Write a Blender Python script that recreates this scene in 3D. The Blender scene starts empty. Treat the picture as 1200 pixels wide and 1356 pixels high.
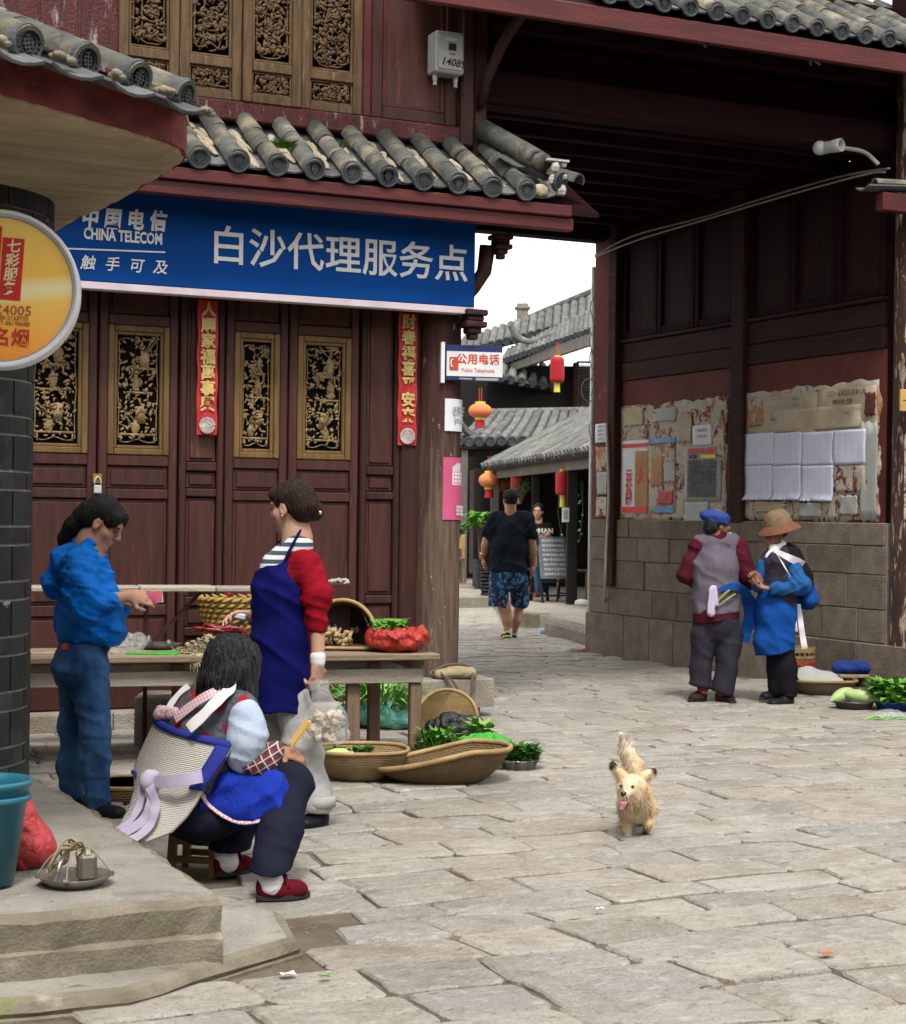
import bpy, math, random
import numpy as np
from math import sin, cos, tan, pi, radians, sqrt, atan2
from mathutils import Vector, Matrix, Euler

SC = bpy.context.scene
COL = SC.collection
# ------------------------------------------------------------------ camera
TH, ROLL, FPX, HZ, CH = radians(25), radians(0.7), 2300.0, 683.0, 1.416
CAMP = Vector((-5.198, -11.148, CH))
FW = Vector((sin(TH), cos(TH), 0)); RT = Vector((cos(TH), -sin(TH), 0)); UP = Vector((0, 0, 1))
R2 = RT * cos(ROLL) + UP * sin(ROLL); U2 = UP * cos(ROLL) - RT * sin(ROLL)
cd = bpy.data.cameras.new('camera'); cam = bpy.data.objects.new('camera', cd); COL.objects.link(cam)
cam.matrix_world = Matrix((( R2.x, U2.x, -FW.x, CAMP.x), (R2.y, U2.y, -FW.y, CAMP.y), (R2.z, U2.z, -FW.z, CAMP.z), (0, 0, 0, 1)))
cd.sensor_fit = 'VERTICAL'; cd.sensor_height = 36; cd.lens = FPX / 1356 * 36; cd.shift_y = 5 / 1356
cd.clip_start = 0.1; cd.clip_end = 2000
cd.dof.use_dof = True; cd.dof.focus_distance = 9.0; cd.dof.aperture_fstop = 9.0
SC.camera = cam
# ------------------------------------------------------------------ world and sun (bright overcast)
SUN_EL, SUN_AZ = radians(58), radians(200)      # azimuth measured from +Y towards +X
W = bpy.data.worlds.new('World'); SC.world = W; W.use_nodes = True
wn = W.node_tree; wn.nodes.clear()
sky = wn.nodes.new('ShaderNodeTexSky'); sky.sky_type = 'NISHITA'; sky.sun_disc = False
sky.sun_elevation = SUN_EL; sky.sun_rotation = SUN_AZ; sky.dust_density = 3.0; sky.air_density = 1.0
hsv = wn.nodes.new('ShaderNodeHueSaturation'); hsv.inputs['Saturation'].default_value = 0.16
bg = wn.nodes.new('ShaderNodeBackground'); bg.inputs['Strength'].default_value = 0.125
wo = wn.nodes.new('ShaderNodeOutputWorld')
ov = wn.nodes.new('ShaderNodeMix'); ov.data_type = 'RGBA'; ov.inputs[0].default_value = 0.55
ov.inputs[7].default_value = (9.6, 9.5, 9.2, 1)          # an even white cloud layer
wn.links.new(sky.outputs[0], hsv.inputs['Color']); wn.links.new(hsv.outputs[0], ov.inputs[6])
wn.links.new(ov.outputs[2], bg.inputs['Color']); wn.links.new(bg.outputs[0], wo.inputs['Surface'])
sd = bpy.data.lights.new('sun', 'SUN'); sd.energy = 1.5; sd.angle = radians(11); sd.color = (1, 0.95, 0.87)
sun = bpy.data.objects.new('sun', sd); COL.objects.link(sun)
sdir = Vector((sin(SUN_AZ) * cos(SUN_EL), cos(SUN_AZ) * cos(SUN_EL), sin(SUN_EL)))
sun.rotation_euler = sdir.to_track_quat('Z', 'Y').to_euler()
SC.view_settings.view_transform = 'Standard'; SC.view_settings.look = 'None'
SC.view_settings.exposure = 1.14; SC.view_settings.gamma = 1.0; SC.view_settings.use_curve_mapping = False
SC.cycles.max_bounces = 5; SC.cycles.diffuse_bounces = 2

# ------------------------------------------------------------------ where things stand
def ray(px, py): return FW + R2 * ((px - 600) / FPX) - U2 * ((py - HZ) / FPX)
def onz(px, py, z=0.0): d = ray(px, py); return CAMP + d * ((z - CH) / d.z)
def ony(px, py, y=0.0): d = ray(px, py); return CAMP + d * ((y - CAMP.y) / d.y)
def onx(px, py, x=0.0): d = ray(px, py); return CAMP + d * ((x - CAMP.x) / d.x)
def ond(px, py, D): return CAMP + ray(px, py) * D
def kf(X, D, z): return Vector((CAMP.x, CAMP.y, 0)) + RT * X + FW * D + UP * z
def depth(p): return (Vector(p) - CAMP).dot(FW)
def proj(p):
    v = Vector(p) - CAMP; D = v.dot(FW); return 600 + FPX * v.dot(R2) / D, HZ - FPX * v.dot(U2) / D, D
KR = Matrix.Rotation(-TH, 3, 'Z')     # streetwise axes -> world

# ------------------------------------------------------------------ materials
MATS = {}
class NT:
    def __init__(s, name):
        m = bpy.data.materials.new(name); m.use_nodes = True; s.m = m; s.t = m.node_tree; s.t.nodes.clear()
        s.out = s.n('ShaderNodeOutputMaterial'); s.b = s.n('ShaderNodeBsdfPrincipled'); s.l(s.b.outputs[0], s.out.inputs['Surface'])
        MATS[name] = m
    def n(s, t, **k):
        x = s.t.nodes.new(t)
        for a, v in k.items(): setattr(x, a, v)
        return x
    def l(s, a, b): s.t.links.new(a, b)
    def set(s, sock, v):
        if hasattr(v, 'is_linked') or hasattr(v, 'links'): s.l(v, sock)
        elif isinstance(v, (tuple, list)) and sock.type == 'RGBA': sock.default_value = (v[0], v[1], v[2], 1)
        else: sock.default_value = v
    def coord(s, rand=True, kind='Object'):
        tc = s.n('ShaderNodeTexCoord'); o = tc.outputs[kind]
        if not rand: return o
        oi = s.n('ShaderNodeObjectInfo'); mu = s.n('ShaderNodeVectorMath', operation='SCALE'); mu.inputs[0].default_value = (37, 23, 51)
        s.l(oi.outputs['Random'], mu.inputs['Scale']); ad = s.n('ShaderNodeVectorMath', operation='ADD')
        s.l(o, ad.inputs[0]); s.l(mu.outputs[0], ad.inputs[1]); return ad.outputs[0]
    def scale(s, v, sc):
        m = s.n('ShaderNodeMapping'); m.inputs['Scale'].default_value = sc; s.l(v, m.inputs[0]); return m.outputs[0]
    def noise(s, v, sc, det=5, rough=.6, dist=0):
        x = s.n('ShaderNodeTexNoise'); x.inputs['Scale'].default_value = sc; x.inputs['Detail'].default_value = det
        x.inputs['Roughness'].default_value = rough; x.inputs['Distortion'].default_value = dist; s.l(v, x.inputs['Vector']); return x.outputs[0]
    def ramp(s, f, lo, hi):
        r = s.n('ShaderNodeMapRange'); r.inputs[1].default_value = lo; r.inputs[2].default_value = hi; s.l(f, r.inputs[0]); return r.outputs[0]
    def mix(s, f, a, b, mode='MIX'):
        x = s.n('ShaderNodeMix', data_type='RGBA', blend_type=mode); s.set(x.inputs[0], f); s.set(x.inputs[6], a); s.set(x.inputs[7], b); return x.outputs[2]
    def math(s, op, a, b=0.0, c=0.0):
        x = s.n('ShaderNodeMath', operation=op); s.set(x.inputs[0], a); s.set(x.inputs[1], b); s.set(x.inputs[2], c); return x.outputs[0]
    def bump(s, h, st, dist=.01, prev=None):
        b = s.n('ShaderNodeBump'); b.inputs['Strength'].default_value = st; b.inputs['Distance'].default_value = dist; s.l(h, b.inputs['Height'])
        if prev is not None: s.l(prev, b.inputs['Normal'])
        return b.outputs[0]
    def sep(s, v): x = s.n('ShaderNodeSeparateXYZ'); s.l(v, x.inputs[0]); return x.outputs
    def fin(s, col, rough=.7, nor=None, metal=0, spec=.3, **k):
        s.set(s.b.inputs['Base Color'], col); s.set(s.b.inputs['Roughness'], rough); s.set(s.b.inputs['Metallic'], metal)
        s.b.inputs['Specular IOR Level'].default_value = spec
        if nor is not None: s.l(nor, s.b.inputs['Normal'])
        for a, v in k.items(): s.set(s.b.inputs[a.replace('_', ' ')], v)
        return s.m
def surf(name, c1, c2=None, sc=5, st=(1, 1, 1), lo=.35, hi=.65, rough=.7, bump=.25, bs=40, spots=(), rand=.12, metal=0, spec=.3, det=6, bd=.01, **k):
    """weathered surface: two colours mixed by stretched noise, optional patches of wear, per-piece tint, fine relief"""
    s = NT(name); v = s.coord(); vs = s.scale(v, st)
    c = s.mix(s.ramp(s.noise(vs, sc, det), lo, hi), c1, c2 or tuple(x * .6 for x in c1))
    for q in spots:
        col, ssc, slo, shi = q[:4]; sv = s.scale(v, q[4]) if len(q) > 4 else v
        c = s.mix(s.ramp(s.noise(sv, ssc, 7, .65), slo, shi), c, col)
    if rand:
        oi = s.n('ShaderNodeObjectInfo'); f = s.math('MULTIPLY_ADD', oi.outputs['Random'], 2 * rand, 1 - rand)
        cc = s.n('ShaderNodeCombineXYZ'); [s.l(f, cc.inputs[i]) for i in range(3)]; c = s.mix(1.0, c, cc.outputs[0], 'MULTIPLY')
    h = s.math('ADD', s.noise(vs, bs, 5), s.noise(v, bs * 3.1, 3))
    return s.fin(c, rough, s.bump(h, bump, bd) if bump else None, metal, spec, **k)
def plain(name, c, rough=.6, metal=0, spec=.3, bump=0, bs=60, **k):
    s = NT(name); nor = None
    if bump: nor = s.bump(s.noise(s.coord(), bs, 4), bump)
    return s.fin(c, rough, nor, metal, spec, **k)

# ------------------------------------------------------------------ mesh helpers
class MB:
    def __init__(s): s.v = []; s.f = []; s.mi = []; s.cur = 0
    def add(s, vs, fs, M=None):
        b = len(s.v)
        s.v += [tuple(M @ Vector(p)) for p in vs] if M is not None else [tuple(p) for p in vs]
        s.f += [tuple(i + b for i in f) for f in fs]; s.mi += [s.cur] * len(fs); return s
    def box(s, c, d, rot=None, bev=0.0, M=None):
        x, y, z = d[0] / 2, d[1] / 2, d[2] / 2; T = Matrix.Translation(Vector(c))
        if rot is not None: T = T @ (rot if isinstance(rot, Matrix) else Euler(rot).to_matrix().to_4x4())
        if M is not None: T = M @ T
        if bev <= 0:
            vs = [(i * x, j * y, k * z) for i in (-1, 1) for j in (-1, 1) for k in (-1, 1)]
            return s.add(vs, [(0, 1, 3, 2), (4, 6, 7, 5), (0, 4, 5, 1), (2, 3, 7, 6), (0, 2, 6, 4), (1, 5, 7, 3)], T)
        b = min(bev, x * .45, y * .45, z * .45); vs = []; ix = {}
        for i in (-1, 1):
            for j in (-1, 1):
                for k in (-1, 1):
                    for a, p in enumerate(((i * x, j * (y - b), k * (z - b)), (i * (x - b), j * y, k * (z - b)), (i * (x - b), j * (y - b), k * z))):
                        ix[i, j, k, a] = len(vs); vs.append(p)
        fs = []
        def q(l, n):
            pts = [Vector(vs[t]) for t in l]; nn = (pts[1] - pts[0]).cross(pts[2] - pts[0])
            fs.append(tuple(l) if nn.dot(Vector(n)) > 0 else tuple(l[::-1]))
        for t in (-1, 1):
            q([ix[t, -1, -1, 0], ix[t, 1, -1, 0], ix[t, 1, 1, 0], ix[t, -1, 1, 0]], (t, 0, 0))
            q([ix[-1, t, -1, 1], ix[1, t, -1, 1], ix[1, t, 1, 1], ix[-1, t, 1, 1]], (0, t, 0))
            q([ix[-1, -1, t, 2], ix[1, -1, t, 2], ix[1, 1, t, 2], ix[-1, 1, t, 2]], (0, 0, t))
        for i in (-1, 1):
            for j in (-1, 1):
                q([ix[i, j, -1, 0], ix[i, j, 1, 0], ix[i, j, 1, 1], ix[i, j, -1, 1]], (i, j, 0))
                q([ix[i, -1, j, 0], ix[i, 1, j, 0], ix[i, 1, j, 2], ix[i, -1, j, 2]], (i, 0, j))
                q([ix[-1, i, j, 1], ix[1, i, j, 1], ix[1, i, j, 2], ix[-1, i, j, 2]], (0, i, j))
                for k in (-1, 1): q([ix[i, j, k, 0], ix[i, j, k, 1], ix[i, j, k, 2]], (i, j, k))
        return s.add(vs, fs, T)
    def span(s, p0, p1, bev=0.0):      # axis aligned box between two corners
        a = [(p0[i] + p1[i]) / 2 for i in range(3)]; d = [abs(p1[i] - p0[i]) for i in range(3)]; return s.box(a, d, bev=bev)
    def bar(s, a, b, w, h, bev=0.0, up=(0, 0, 1)):   # a beam from a to b
        a, b = Vector(a), Vector(b); d = (b - a); L = d.length; d.normalize(); u = Vector(up)
        if abs(d.dot(u)) > .98: u = Vector((0, 1, 0))
        r = d.cross(u).normalized(); u = r.cross(d)
        R = Matrix((d, r, u)).transposed().to_4x4(); return s.box((a + b) / 2, (L, w, h), R, bev)
    def tube(s, pts, r, n=8, cap=True, flat=1.0, M=None):
        pts = [Vector(p) for p in pts]; rs = r if isinstance(r, (list, tuple)) else [r] * len(pts); vs = []; fs = []; u = None
        for i, p in enumerate(pts):
            d = (pts[min(i + 1, len(pts) - 1)] - pts[max(i - 1, 0)])
            d = d.normalized() if d.length > 1e-9 else Vector((0, 0, 1))
            if u is None:
                u = Vector((0, 0, 1)) if abs(d.z) < .9 else Vector((1, 0, 0))
            u = (u - d * u.dot(d)); u = u.normalized() if u.length > 1e-6 else d.orthogonal().normalized(); w = d.cross(u)
            for k in range(n):
                a = 2 * pi * k / n; vs.append(p + u * (cos(a) * rs[i] * flat) + w * (sin(a) * rs[i]))
        for i in range(len(pts) - 1):
            for k in range(n):
                fs.append((i * n + k, i * n + (k + 1) % n, (i + 1) * n + (k + 1) % n, (i + 1) * n + k))
        if cap: fs.append(tuple(range(n))[::-1]); fs.append(tuple((len(pts) - 1) * n + k for k in range(n)))
        return s.add(vs, fs, M)
    def lathe(s, prof, n=20, M=None, arc=2 * pi, closed=True, sq=(1, 1)):
        vs = []; fs = []; full = arc > 2 * pi - 1e-4; m = n if full else n + 1
        for r, z in prof:
            for k in range(m): a = arc * k / n; vs.append((r * cos(a) * sq[0], r * sin(a) * sq[1], z))
        for i in range(len(prof) - 1):
            for k in range(n):
                k2 = (k + 1) % m; fs.append((i * m + k, i * m + k2, (i + 1) * m + k2, (i + 1) * m + k))
        if full and closed:
            if prof[0][0] > 1e-5: fs.append(tuple(range(m))[::-1])
            if prof[-1][0] > 1e-5: fs.append(tuple((len(prof) - 1) * m + k for k in range(m)))
        return s.add(vs, fs, M)
    def prism(s, poly, h, M=None, bev=0.0):       # polygon in xy (ccw) extruded 0..h
        n = len(poly)
        if bev <= 0:
            vs = [(p[0], p[1], 0) for p in poly] + [(p[0], p[1], h) for p in poly]
            fs = [tuple(range(n))[::-1], tuple(range(n, 2 * n))] + [(i, (i + 1) % n, n + (i + 1) % n, n + i) for i in range(n)]
        else:
            cx = sum(p[0] for p in poly) / n; cy = sum(p[1] for p in poly) / n
            def inn(p):
                d = Vector((cx - p[0], cy - p[1])); L = d.length; return (p[0] + d.x / L * bev * 1.3, p[1] + d.y / L * bev * 1.3)
            vs = [(p[0], p[1], 0) for p in poly] + [(p[0], p[1], h - bev) for p in poly] + [(*inn(p), h) for p in poly]
            fs = [tuple(range(n))[::-1], tuple(range(2 * n, 3 * n))]
            for b in (0, n): fs += [(b + i, b + (i + 1) % n, b + n + (i + 1) % n, b + n + i) for i in range(n)]
        return s.add(vs, fs, M)
    def grid(s, fn, nu, nv, M=None, thick=0.0):
        vs = [fn(i / nu, j / nv) for i in range(nu + 1) for j in range(nv + 1)]
        q = lambda i, j: i * (nv + 1) + j
        fs = [(q(i, j), q(i + 1, j), q(i + 1, j + 1), q(i, j + 1)) for i in range(nu) for j in range(nv)]
        if thick:
            V = [Vector(p) for p in vs]; N = [Vector() for _ in V]
            for f in fs:
                n_ = (V[f[1]] - V[f[0]]).cross(V[f[3]] - V[f[0]])
                for t in f: N[t] += n_
            m = len(V); vs = V + [p - (n_.normalized() if n_.length > 0 else UP) * thick for p, n_ in zip(V, N)]
            fs = fs + [tuple(t + m for t in f[::-1]) for f in fs]
            e = [(q(i, 0), q(i + 1, 0)) for i in range(nu)] + [(q(nu, j), q(nu, j + 1)) for j in range(nv)] + [(q(i + 1, nv), q(i, nv)) for i in range(nu)][::-1] + [(q(0, j + 1), q(0, j)) for j in range(nv)]
            fs += [(b, a, a + m, b + m) for a, b in e]
        return s.add(vs, fs, M)
    def ball(s, c, r, n=8, m=6, M=None, rot=None):
        r = r if isinstance(r, (tuple, list)) else (r, r, r)
        T = Matrix.Translation(Vector(c)) @ (Euler(rot).to_matrix().to_4x4() if rot else Matrix()) @ Matrix.Diagonal((*r, 1))
        if M is not None: T = M @ T
        return s.lathe([(max(sin(pi * i / m), 0), -cos(pi * i / m)) for i in range(m + 1)], n, T)
    def leaf(s, p, d, L, w, up=(0, 0, 1), bend=.2):
        p, d = Vector(p), Vector(d).normalized(); u = Vector(up); r = d.cross(u)
        r = r.normalized() if r.length > 1e-4 else Vector((1, 0, 0)); n_ = r.cross(d)
        a = p; b = p + d * L * .5 + n_ * L * bend * .5; c = p + d * L - n_ * L * bend * .3
        return s.add([a, b - r * w / 2, c, b + r * w / 2, p + d * L * .25 - r * w * .35, p + d * L * .25 + r * w * .35], [(0, 4, 1, 3), (0, 3, 5), (1, 2, 3)])
    def mesh(s, name, mats, smooth=False):
        me = bpy.data.meshes.new(name); me.from_pydata([tuple(p) for p in s.v], [], s.f)
        for m in (mats if isinstance(mats, (list, tuple)) else [mats]): me.materials.append(m)
        if any(s.mi): me.polygons.foreach_set('material_index', s.mi)
        if smooth: me.polygons.foreach_set('use_smooth', [True] * len(s.f))
        me.update(); return me
    def build(s, name, mats, parent=None, smooth=False, loc=None, auto=False):
        o = bpy.data.objects.new(name, s.mesh(name, mats, smooth or auto)); COL.objects.link(o)
        if parent is not None: o.parent = parent
        if loc is not None: o.location = loc
        if auto: o.data.set_sharp_from_angle(angle=radians(38))
        return o
def empty(name, loc=(0, 0, 0), rz=0.0):
    o = bpy.data.objects.new(name, None); COL.objects.link(o); o.location = loc; o.rotation_euler = (0, 0, rz); o.empty_display_size = .1; return o
def tag(o, label=None, cat=None, group=None, kind=None):
    for k, v in (('label', label), ('category', cat), ('group', group), ('kind', kind)):
        if v: o[k] = v
    return o
def inst(name, me, parent=None, loc=(0, 0, 0), rot=None, scale=None):
    o = bpy.data.objects.new(name, me); COL.objects.link(o); o.parent = parent; o.location = loc
    if rot is not None: o.rotation_euler = rot
    if scale is not None: o.scale = scale
    return o
def copy_tree(o, parent=None):
    c = o.copy(); COL.objects.link(c); c.parent = parent
    for ch in list(o.children): copy_tree(ch, c)
    return c
def T(loc, rot=(0, 0, 0), sc=(1, 1, 1)): return Matrix.Translation(Vector(loc)) @ Euler(rot).to_matrix().to_4x4() @ Matrix.Diagonal((*sc, 1))
def text(name, s, size, mat, parent, M, bold=0.0, ext=0.0008, align='CENTER', shear=0.0, vertical=False, sx=1.0, sp=1.0):
    """flat lettering lying in the local xy plane of M, as one mesh"""
    cu = bpy.data.curves.new(name, 'FONT'); cu.body = '\n'.join(s) if vertical else s; cu.size = size; cu.align_x = align; cu.align_y = 'CENTER'
    cu.resolution_u = 2; cu.offset = bold; cu.extrude = ext; cu.shear = shear; cu.space_line = .92 * sp if vertical else sp
    if not vertical: cu.space_character = sp
    o = bpy.data.objects.new(name, cu); COL.objects.link(o)
    me = bpy.data.meshes.new_from_object(o.evaluated_get(bpy.context.evaluated_depsgraph_get())); bpy.data.objects.remove(o); bpy.data.curves.remove(cu)
    me.transform(M @ Matrix.Diagonal((sx, 1, 1, 1))); me.materials.clear(); me.materials.append(mat); me.name = name
    r = bpy.data.objects.new(name, me); COL.objects.link(r); r.parent = parent; return r
FRONT = Euler((pi / 2, 0, 0)).to_matrix().to_4x4()     # text that faces -Y
def rnd(a, b): return random.uniform(a, b)
random.seed(11)
# ================================================================== materials of the place
def paving():
    """worn stone setts: each its own tint, with pits, stains and chipped grain"""
    s = NT('paving stone'); v = s.coord(); oi = s.n('ShaderNodeObjectInfo'); gm = s.n('ShaderNodeNewGeometry'); isl = gm.outputs['Random Per Island']
    r = s.math('FRACT', s.math('ADD', s.math('MULTIPLY', oi.outputs['Random'], 7.3), s.math('MULTIPLY', isl, 3.7))); r2 = s.math('FRACT', s.math('MULTIPLY', r, 5.7))
    c = s.mix(s.ramp(r, .0, 1.0), (.265, .247, .218), (.385, .353, .308)); c = s.mix(s.math('MULTIPLY', s.ramp(r2, .55, 1.0), .5), c, (.290, .292, .285)); c = s.mix(s.math('MULTIPLY', s.ramp(r2, .35, .0), .55), c, (.345, .285, .225))
    big = s.noise(v, 3.4, 8, .65, .4); mid = s.noise(s.scale(v, (1, 1.5, 1)), 13, 8, .7, .3); fine = s.noise(v, 75, 5, .7)
    c = s.mix(s.math('MULTIPLY', s.ramp(big, .46, .74), .7), c, (.185, .155, .118)); c = s.mix(s.math('MULTIPLY', s.ramp(mid, .54, .72), .75), c, (.52, .50, .47)); c = s.mix(s.math('MULTIPLY', s.ramp(mid, .44, .30), .8), c, (.15, .125, .095))
    c = s.mix(s.math('MULTIPLY', s.ramp(fine, .57, .66), .8), c, (.10, .085, .065)); c = s.mix(s.math('MULTIPLY', s.ramp(fine, .42, .34), .6), c, (.50, .48, .45))
    ck = s.noise(s.scale(v, (.7, 2.3, 1)), 9, 9, .72, .8); c = s.mix(s.ramp(ck, .66, .685), c, (.060, .048, .036))
    h = s.math('ADD', s.math('ADD', s.math('MULTIPLY', big, 1.3), mid), s.math('MULTIPLY', fine, .35)); h = s.math('SUBTRACT', h, s.ramp(ck, .64, .70))
    s.fin(c, s.ramp(mid, .2, 1.0), s.bump(h, 1.0, .022), spec=.28); s.b.inputs['Roughness'].default_value = .6
    for l in list(s.b.inputs['Roughness'].links): s.t.links.remove(l)
paving()
surf('dirt', (.15, .122, .092), (.085, .068, .052), sc=4, rough=.95, bump=.6, bs=35, rand=0, spots=[((.32, .28, .22), 30, .6, .75)], spec=.1)
surf('slab concrete', (.315, .295, .258), (.215, .20, .172), sc=3.5, rough=.85, bump=.7, bs=34, bd=.014, rand=.05, det=9, spots=[((.14, .125, .10), 4, .56, .72), ((.42, .40, .36), 11, .60, .74), ((.085, .07, .055), 7, .635, .665, (.6, 2.2, 1)), ((.12, .10, .08), 55, .60, .70)], spec=.2)
surf('mossy concrete', (.235, .205, .155), (.13, .112, .082), sc=5, rough=.9, bump=.45, bs=30, rand=.05, bd=.012, spots=[((.15, .16, .05), 3.2, .55, .7), ((.34, .32, .27), 9, .6, .75)], spec=.15)
surf('wall stone', (.195, .160, .122), (.130, .106, .083), sc=6, rough=.85, bump=.75, bs=34, bd=.015, rand=.16, spots=[((.30, .26, .21), 9, .62, .8), ((.22, .075, .06), 4.5, .62, .78)], spec=.15)
surf('plinth stone', (.31, .28, .235), (.21, .18, .145), sc=5, rough=.85, bump=.7, bs=30, bd=.015, spots=[((.15, .12, .09), 4, .6, .75)], spec=.15)
surf('door wood', (.062, .0165, .0115), (.032, .0098, .0074), sc=3, st=(7, 7, .6), rough=.6, bump=.2, bs=22, rand=.10, spots=[((.15, .065, .04), 3.4, .60, .80, (6, 6, .7))], spec=.35)
surf('post wood', (.050, .0145, .0108), (.025, .0090, .0070), sc=3, st=(7, 7, .5), rough=.55, bump=.35, bs=20, rand=.12, spots=[((.17, .10, .07), 5, .64, .78, (7, 7, .6))])
surf('red board', (.092, .0145, .0135), (.052, .0095, .0092), sc=3, st=(.7, 6, 6), rough=.5, bump=.25, bs=22, rand=.1, spots=[((.25, .15, .13), 6, .67, .8, (1, 5, 5))])
surf('peeling red wood', (.090, .0175, .0165), (.048, .0110, .0105), sc=4, st=(5, 5, .7), rough=.55, bump=.5, bs=18, bd=.02, rand=.08, spots=[((.17, .12, .14), 5, .58, .66, (3, 3, .8)), ((.30, .24, .20), 4.5, .60, .66, (4, 4, .8))])
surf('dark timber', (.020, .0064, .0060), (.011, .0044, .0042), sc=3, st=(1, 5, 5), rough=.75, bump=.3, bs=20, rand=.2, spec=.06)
surf('dark plank', (.040, .0160, .0118), (.020, .0090, .0072), sc=2.5, st=(8, .5, 8), rough=.7, bump=.4, bs=18, rand=.15, spots=[((.085, .035, .022), 4, .6, .7, (6, .7, 6))], spec=.08)
surf('dark panel', (.024, .0085, .0074), (.014, .0058, .0052), sc=3, st=(8, 8, .5), rough=.7, bump=.2, bs=20, rand=.1, spec=.08)
surf('carved wood', (.135, .078, .032), (.064, .038, .018), sc=4, st=(6, 6, .8), rough=.6, bump=.35, bs=25, rand=.12, spots=[((.30, .25, .18), 5, .60, .76, (5, 5, .8))])
surf('carving wood', (.135, .076, .032), (.064, .037, .018), sc=14, rough=.55, bump=.3, bs=50, rand=.1)
surf('door gilt', (.165, .095, .030), (.095, .055, .020), sc=5, st=(6, 6, .8), rough=.5, bump=.25, bs=30, rand=.1)
surf('gilt carving', (.27, .185, .085), (.12, .085, .040), sc=20, rough=.55, bump=.25, bs=60, rand=.1)
surf('red plaster', (.120, .028, .021), (.080, .019, .016), sc=3, rough=.85, bump=.25, bs=45, rand=.05, spots=[((.24, .10, .08), 7, .62, .78)])
surf('roof tile', (.115, .118, .118), (.058, .062, .065), sc=9, rough=.8, bump=.5, bs=45, rand=.28, spots=[((.26, .24, .19), 7, .6, .76), ((.06, .06, .055), 12, .62, .75)], spec=.2)
surf('mossy roof tile', (.105, .106, .093), (.050, .054, .052), sc=9, rough=.85, bump=.5, bs=45, rand=.3, spots=[((.23, .195, .13), 6, .50, .70), ((.05, .05, .045), 12, .62, .75)], spec=.15)
surf('tile face', (.080, .086, .095), (.042, .047, .055), sc=14, rough=.7, bump=.4, bs=60, rand=.15)
surf('mortar', (.52, .455, .34), (.34, .285, .20), sc=12, rough=.95, bump=.9, bs=40, bd=.02, rand=.1, spots=[((.22, .19, .12), 8, .6, .75)], spec=.1)
surf('white mortar', (.62, .57, .53), (.38, .33, .30), sc=14, rough=.95, bump=.9, bs=40, bd=.02, rand=.05, spec=.1)
surf('pavilion concrete', (.40, .33, .215), (.26, .21, .135), sc=2.2, st=(1, 4, 1), rough=.85, bump=.5, bs=22, rand=0, spots=[((.20, .16, .10), 3.5, .6, .75, (1, 5, 1)), ((.50, .45, .36), 9, .64, .8)], spec=.15)
surf('red band paint', (.20, .036, .034), (.10, .022, .021), sc=7, st=(1, 1, 2), rough=.85, bump=.5, bs=30, rand=0, spots=[((.11, .07, .055), 3, .52, .72), ((.42, .33, .26), 30, .7, .78)])
surf('black glazed tile', (.026, .028, .030), (.013, .015, .017), sc=5, rough=.55, bump=.2, bs=18, rand=.25, spots=[((.10, .105, .105), 6, .62, .80), ((.36, .36, .35), 9, .66, .70), ((.05, .056, .056), 2.4, .5, .7)], spec=.2)
surf('grout', (.40, .375, .32), (.26, .24, .195), sc=10, rough=.95, bump=.4, rand=0)
plain('sky gap dark', (.008, .006, .006), .9)
plain('black void', (.006, .005, .005), .95, spec=.05)  # flat black that stands in for unlit depth behind openings and slats
surf('grey metal', (.42, .44, .43), (.34, .36, .35), sc=6, rough=.45, bump=.1, rand=.05, spec=.4)
surf('white paint', (.70, .70, .69), (.58, .57, .55), sc=6, rough=.5, bump=.08, rand=.03)
surf('sign blue', (.001, .050, .235), (.001, .041, .195), sc=2, rough=.6, bump=.03, bs=8, rand=0, spec=.08)
surf('sign edge', (.62, .52, .58), (.50, .42, .47), sc=5, rough=.5, bump=.05, rand=0)
surf('sign white', (.64, .64, .63), (.55, .55, .55), sc=9, rough=.6, bump=.05, rand=0)
surf('sign navy', (.022, .030, .13), (.016, .022, .10), sc=4, rough=.4, bump=.03, rand=0)
surf('sign red', (.50, .07, .035), (.42, .05, .03), sc=6, rough=.5, bump=0, rand=0)
plain('red ink', (.55, .03, .025), .6); plain('black ink', (.03, .03, .03), .7); plain('grey ink', (.28, .29, .31), .8); plain('orange ink', (.45, .12, .02), .7)
plain('yellow ink', (.75, .5, .04), .7); plain('blue ink', (.08, .25, .50), .7); plain('cream ink', (.85, .74, .42), .6)
surf('gold ink', (.60, .46, .17), (.42, .30, .10), sc=20, rough=.45, bump=.1, rand=0)
surf('paper white', (.62, .64, .66), (.56, .58, .60), sc=4, rough=.85, bump=.15, bs=12, rand=.05)
surf('paper lilac', (.50, .52, .62), (.46, .48, .58), sc=3, rough=.85, bump=.2, bs=8, rand=.05)
surf('paper aged', (.44, .37, .27), (.36, .28, .20), sc=5, rough=.9, bump=.2, bs=14, rand=.08, spots=[((.24, .12, .08), 7, .66, .75)])
surf('paper orange', (.40, .235, .125), (.34, .17, .08), sc=3, rough=.9, bump=.2, bs=14, rand=.05)
surf('paper grey', (.36, .37, .35), (.31, .32, .30), sc=4, rough=.9, bump=.2, bs=14, rand=.1)
surf('paper pink', (.50, .085, .19), (.44, .07, .16), sc=3, rough=.7, bump=.1, rand=.03)
surf('couplet red', (.44, .022, .028), (.34, .018, .022), sc=8, rough=.55, bump=.2, bs=20, rand=.05, spots=[((.62, .48, .30), 42, .66, .7), ((.55, .50, .55), 30, .68, .72)])
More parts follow.
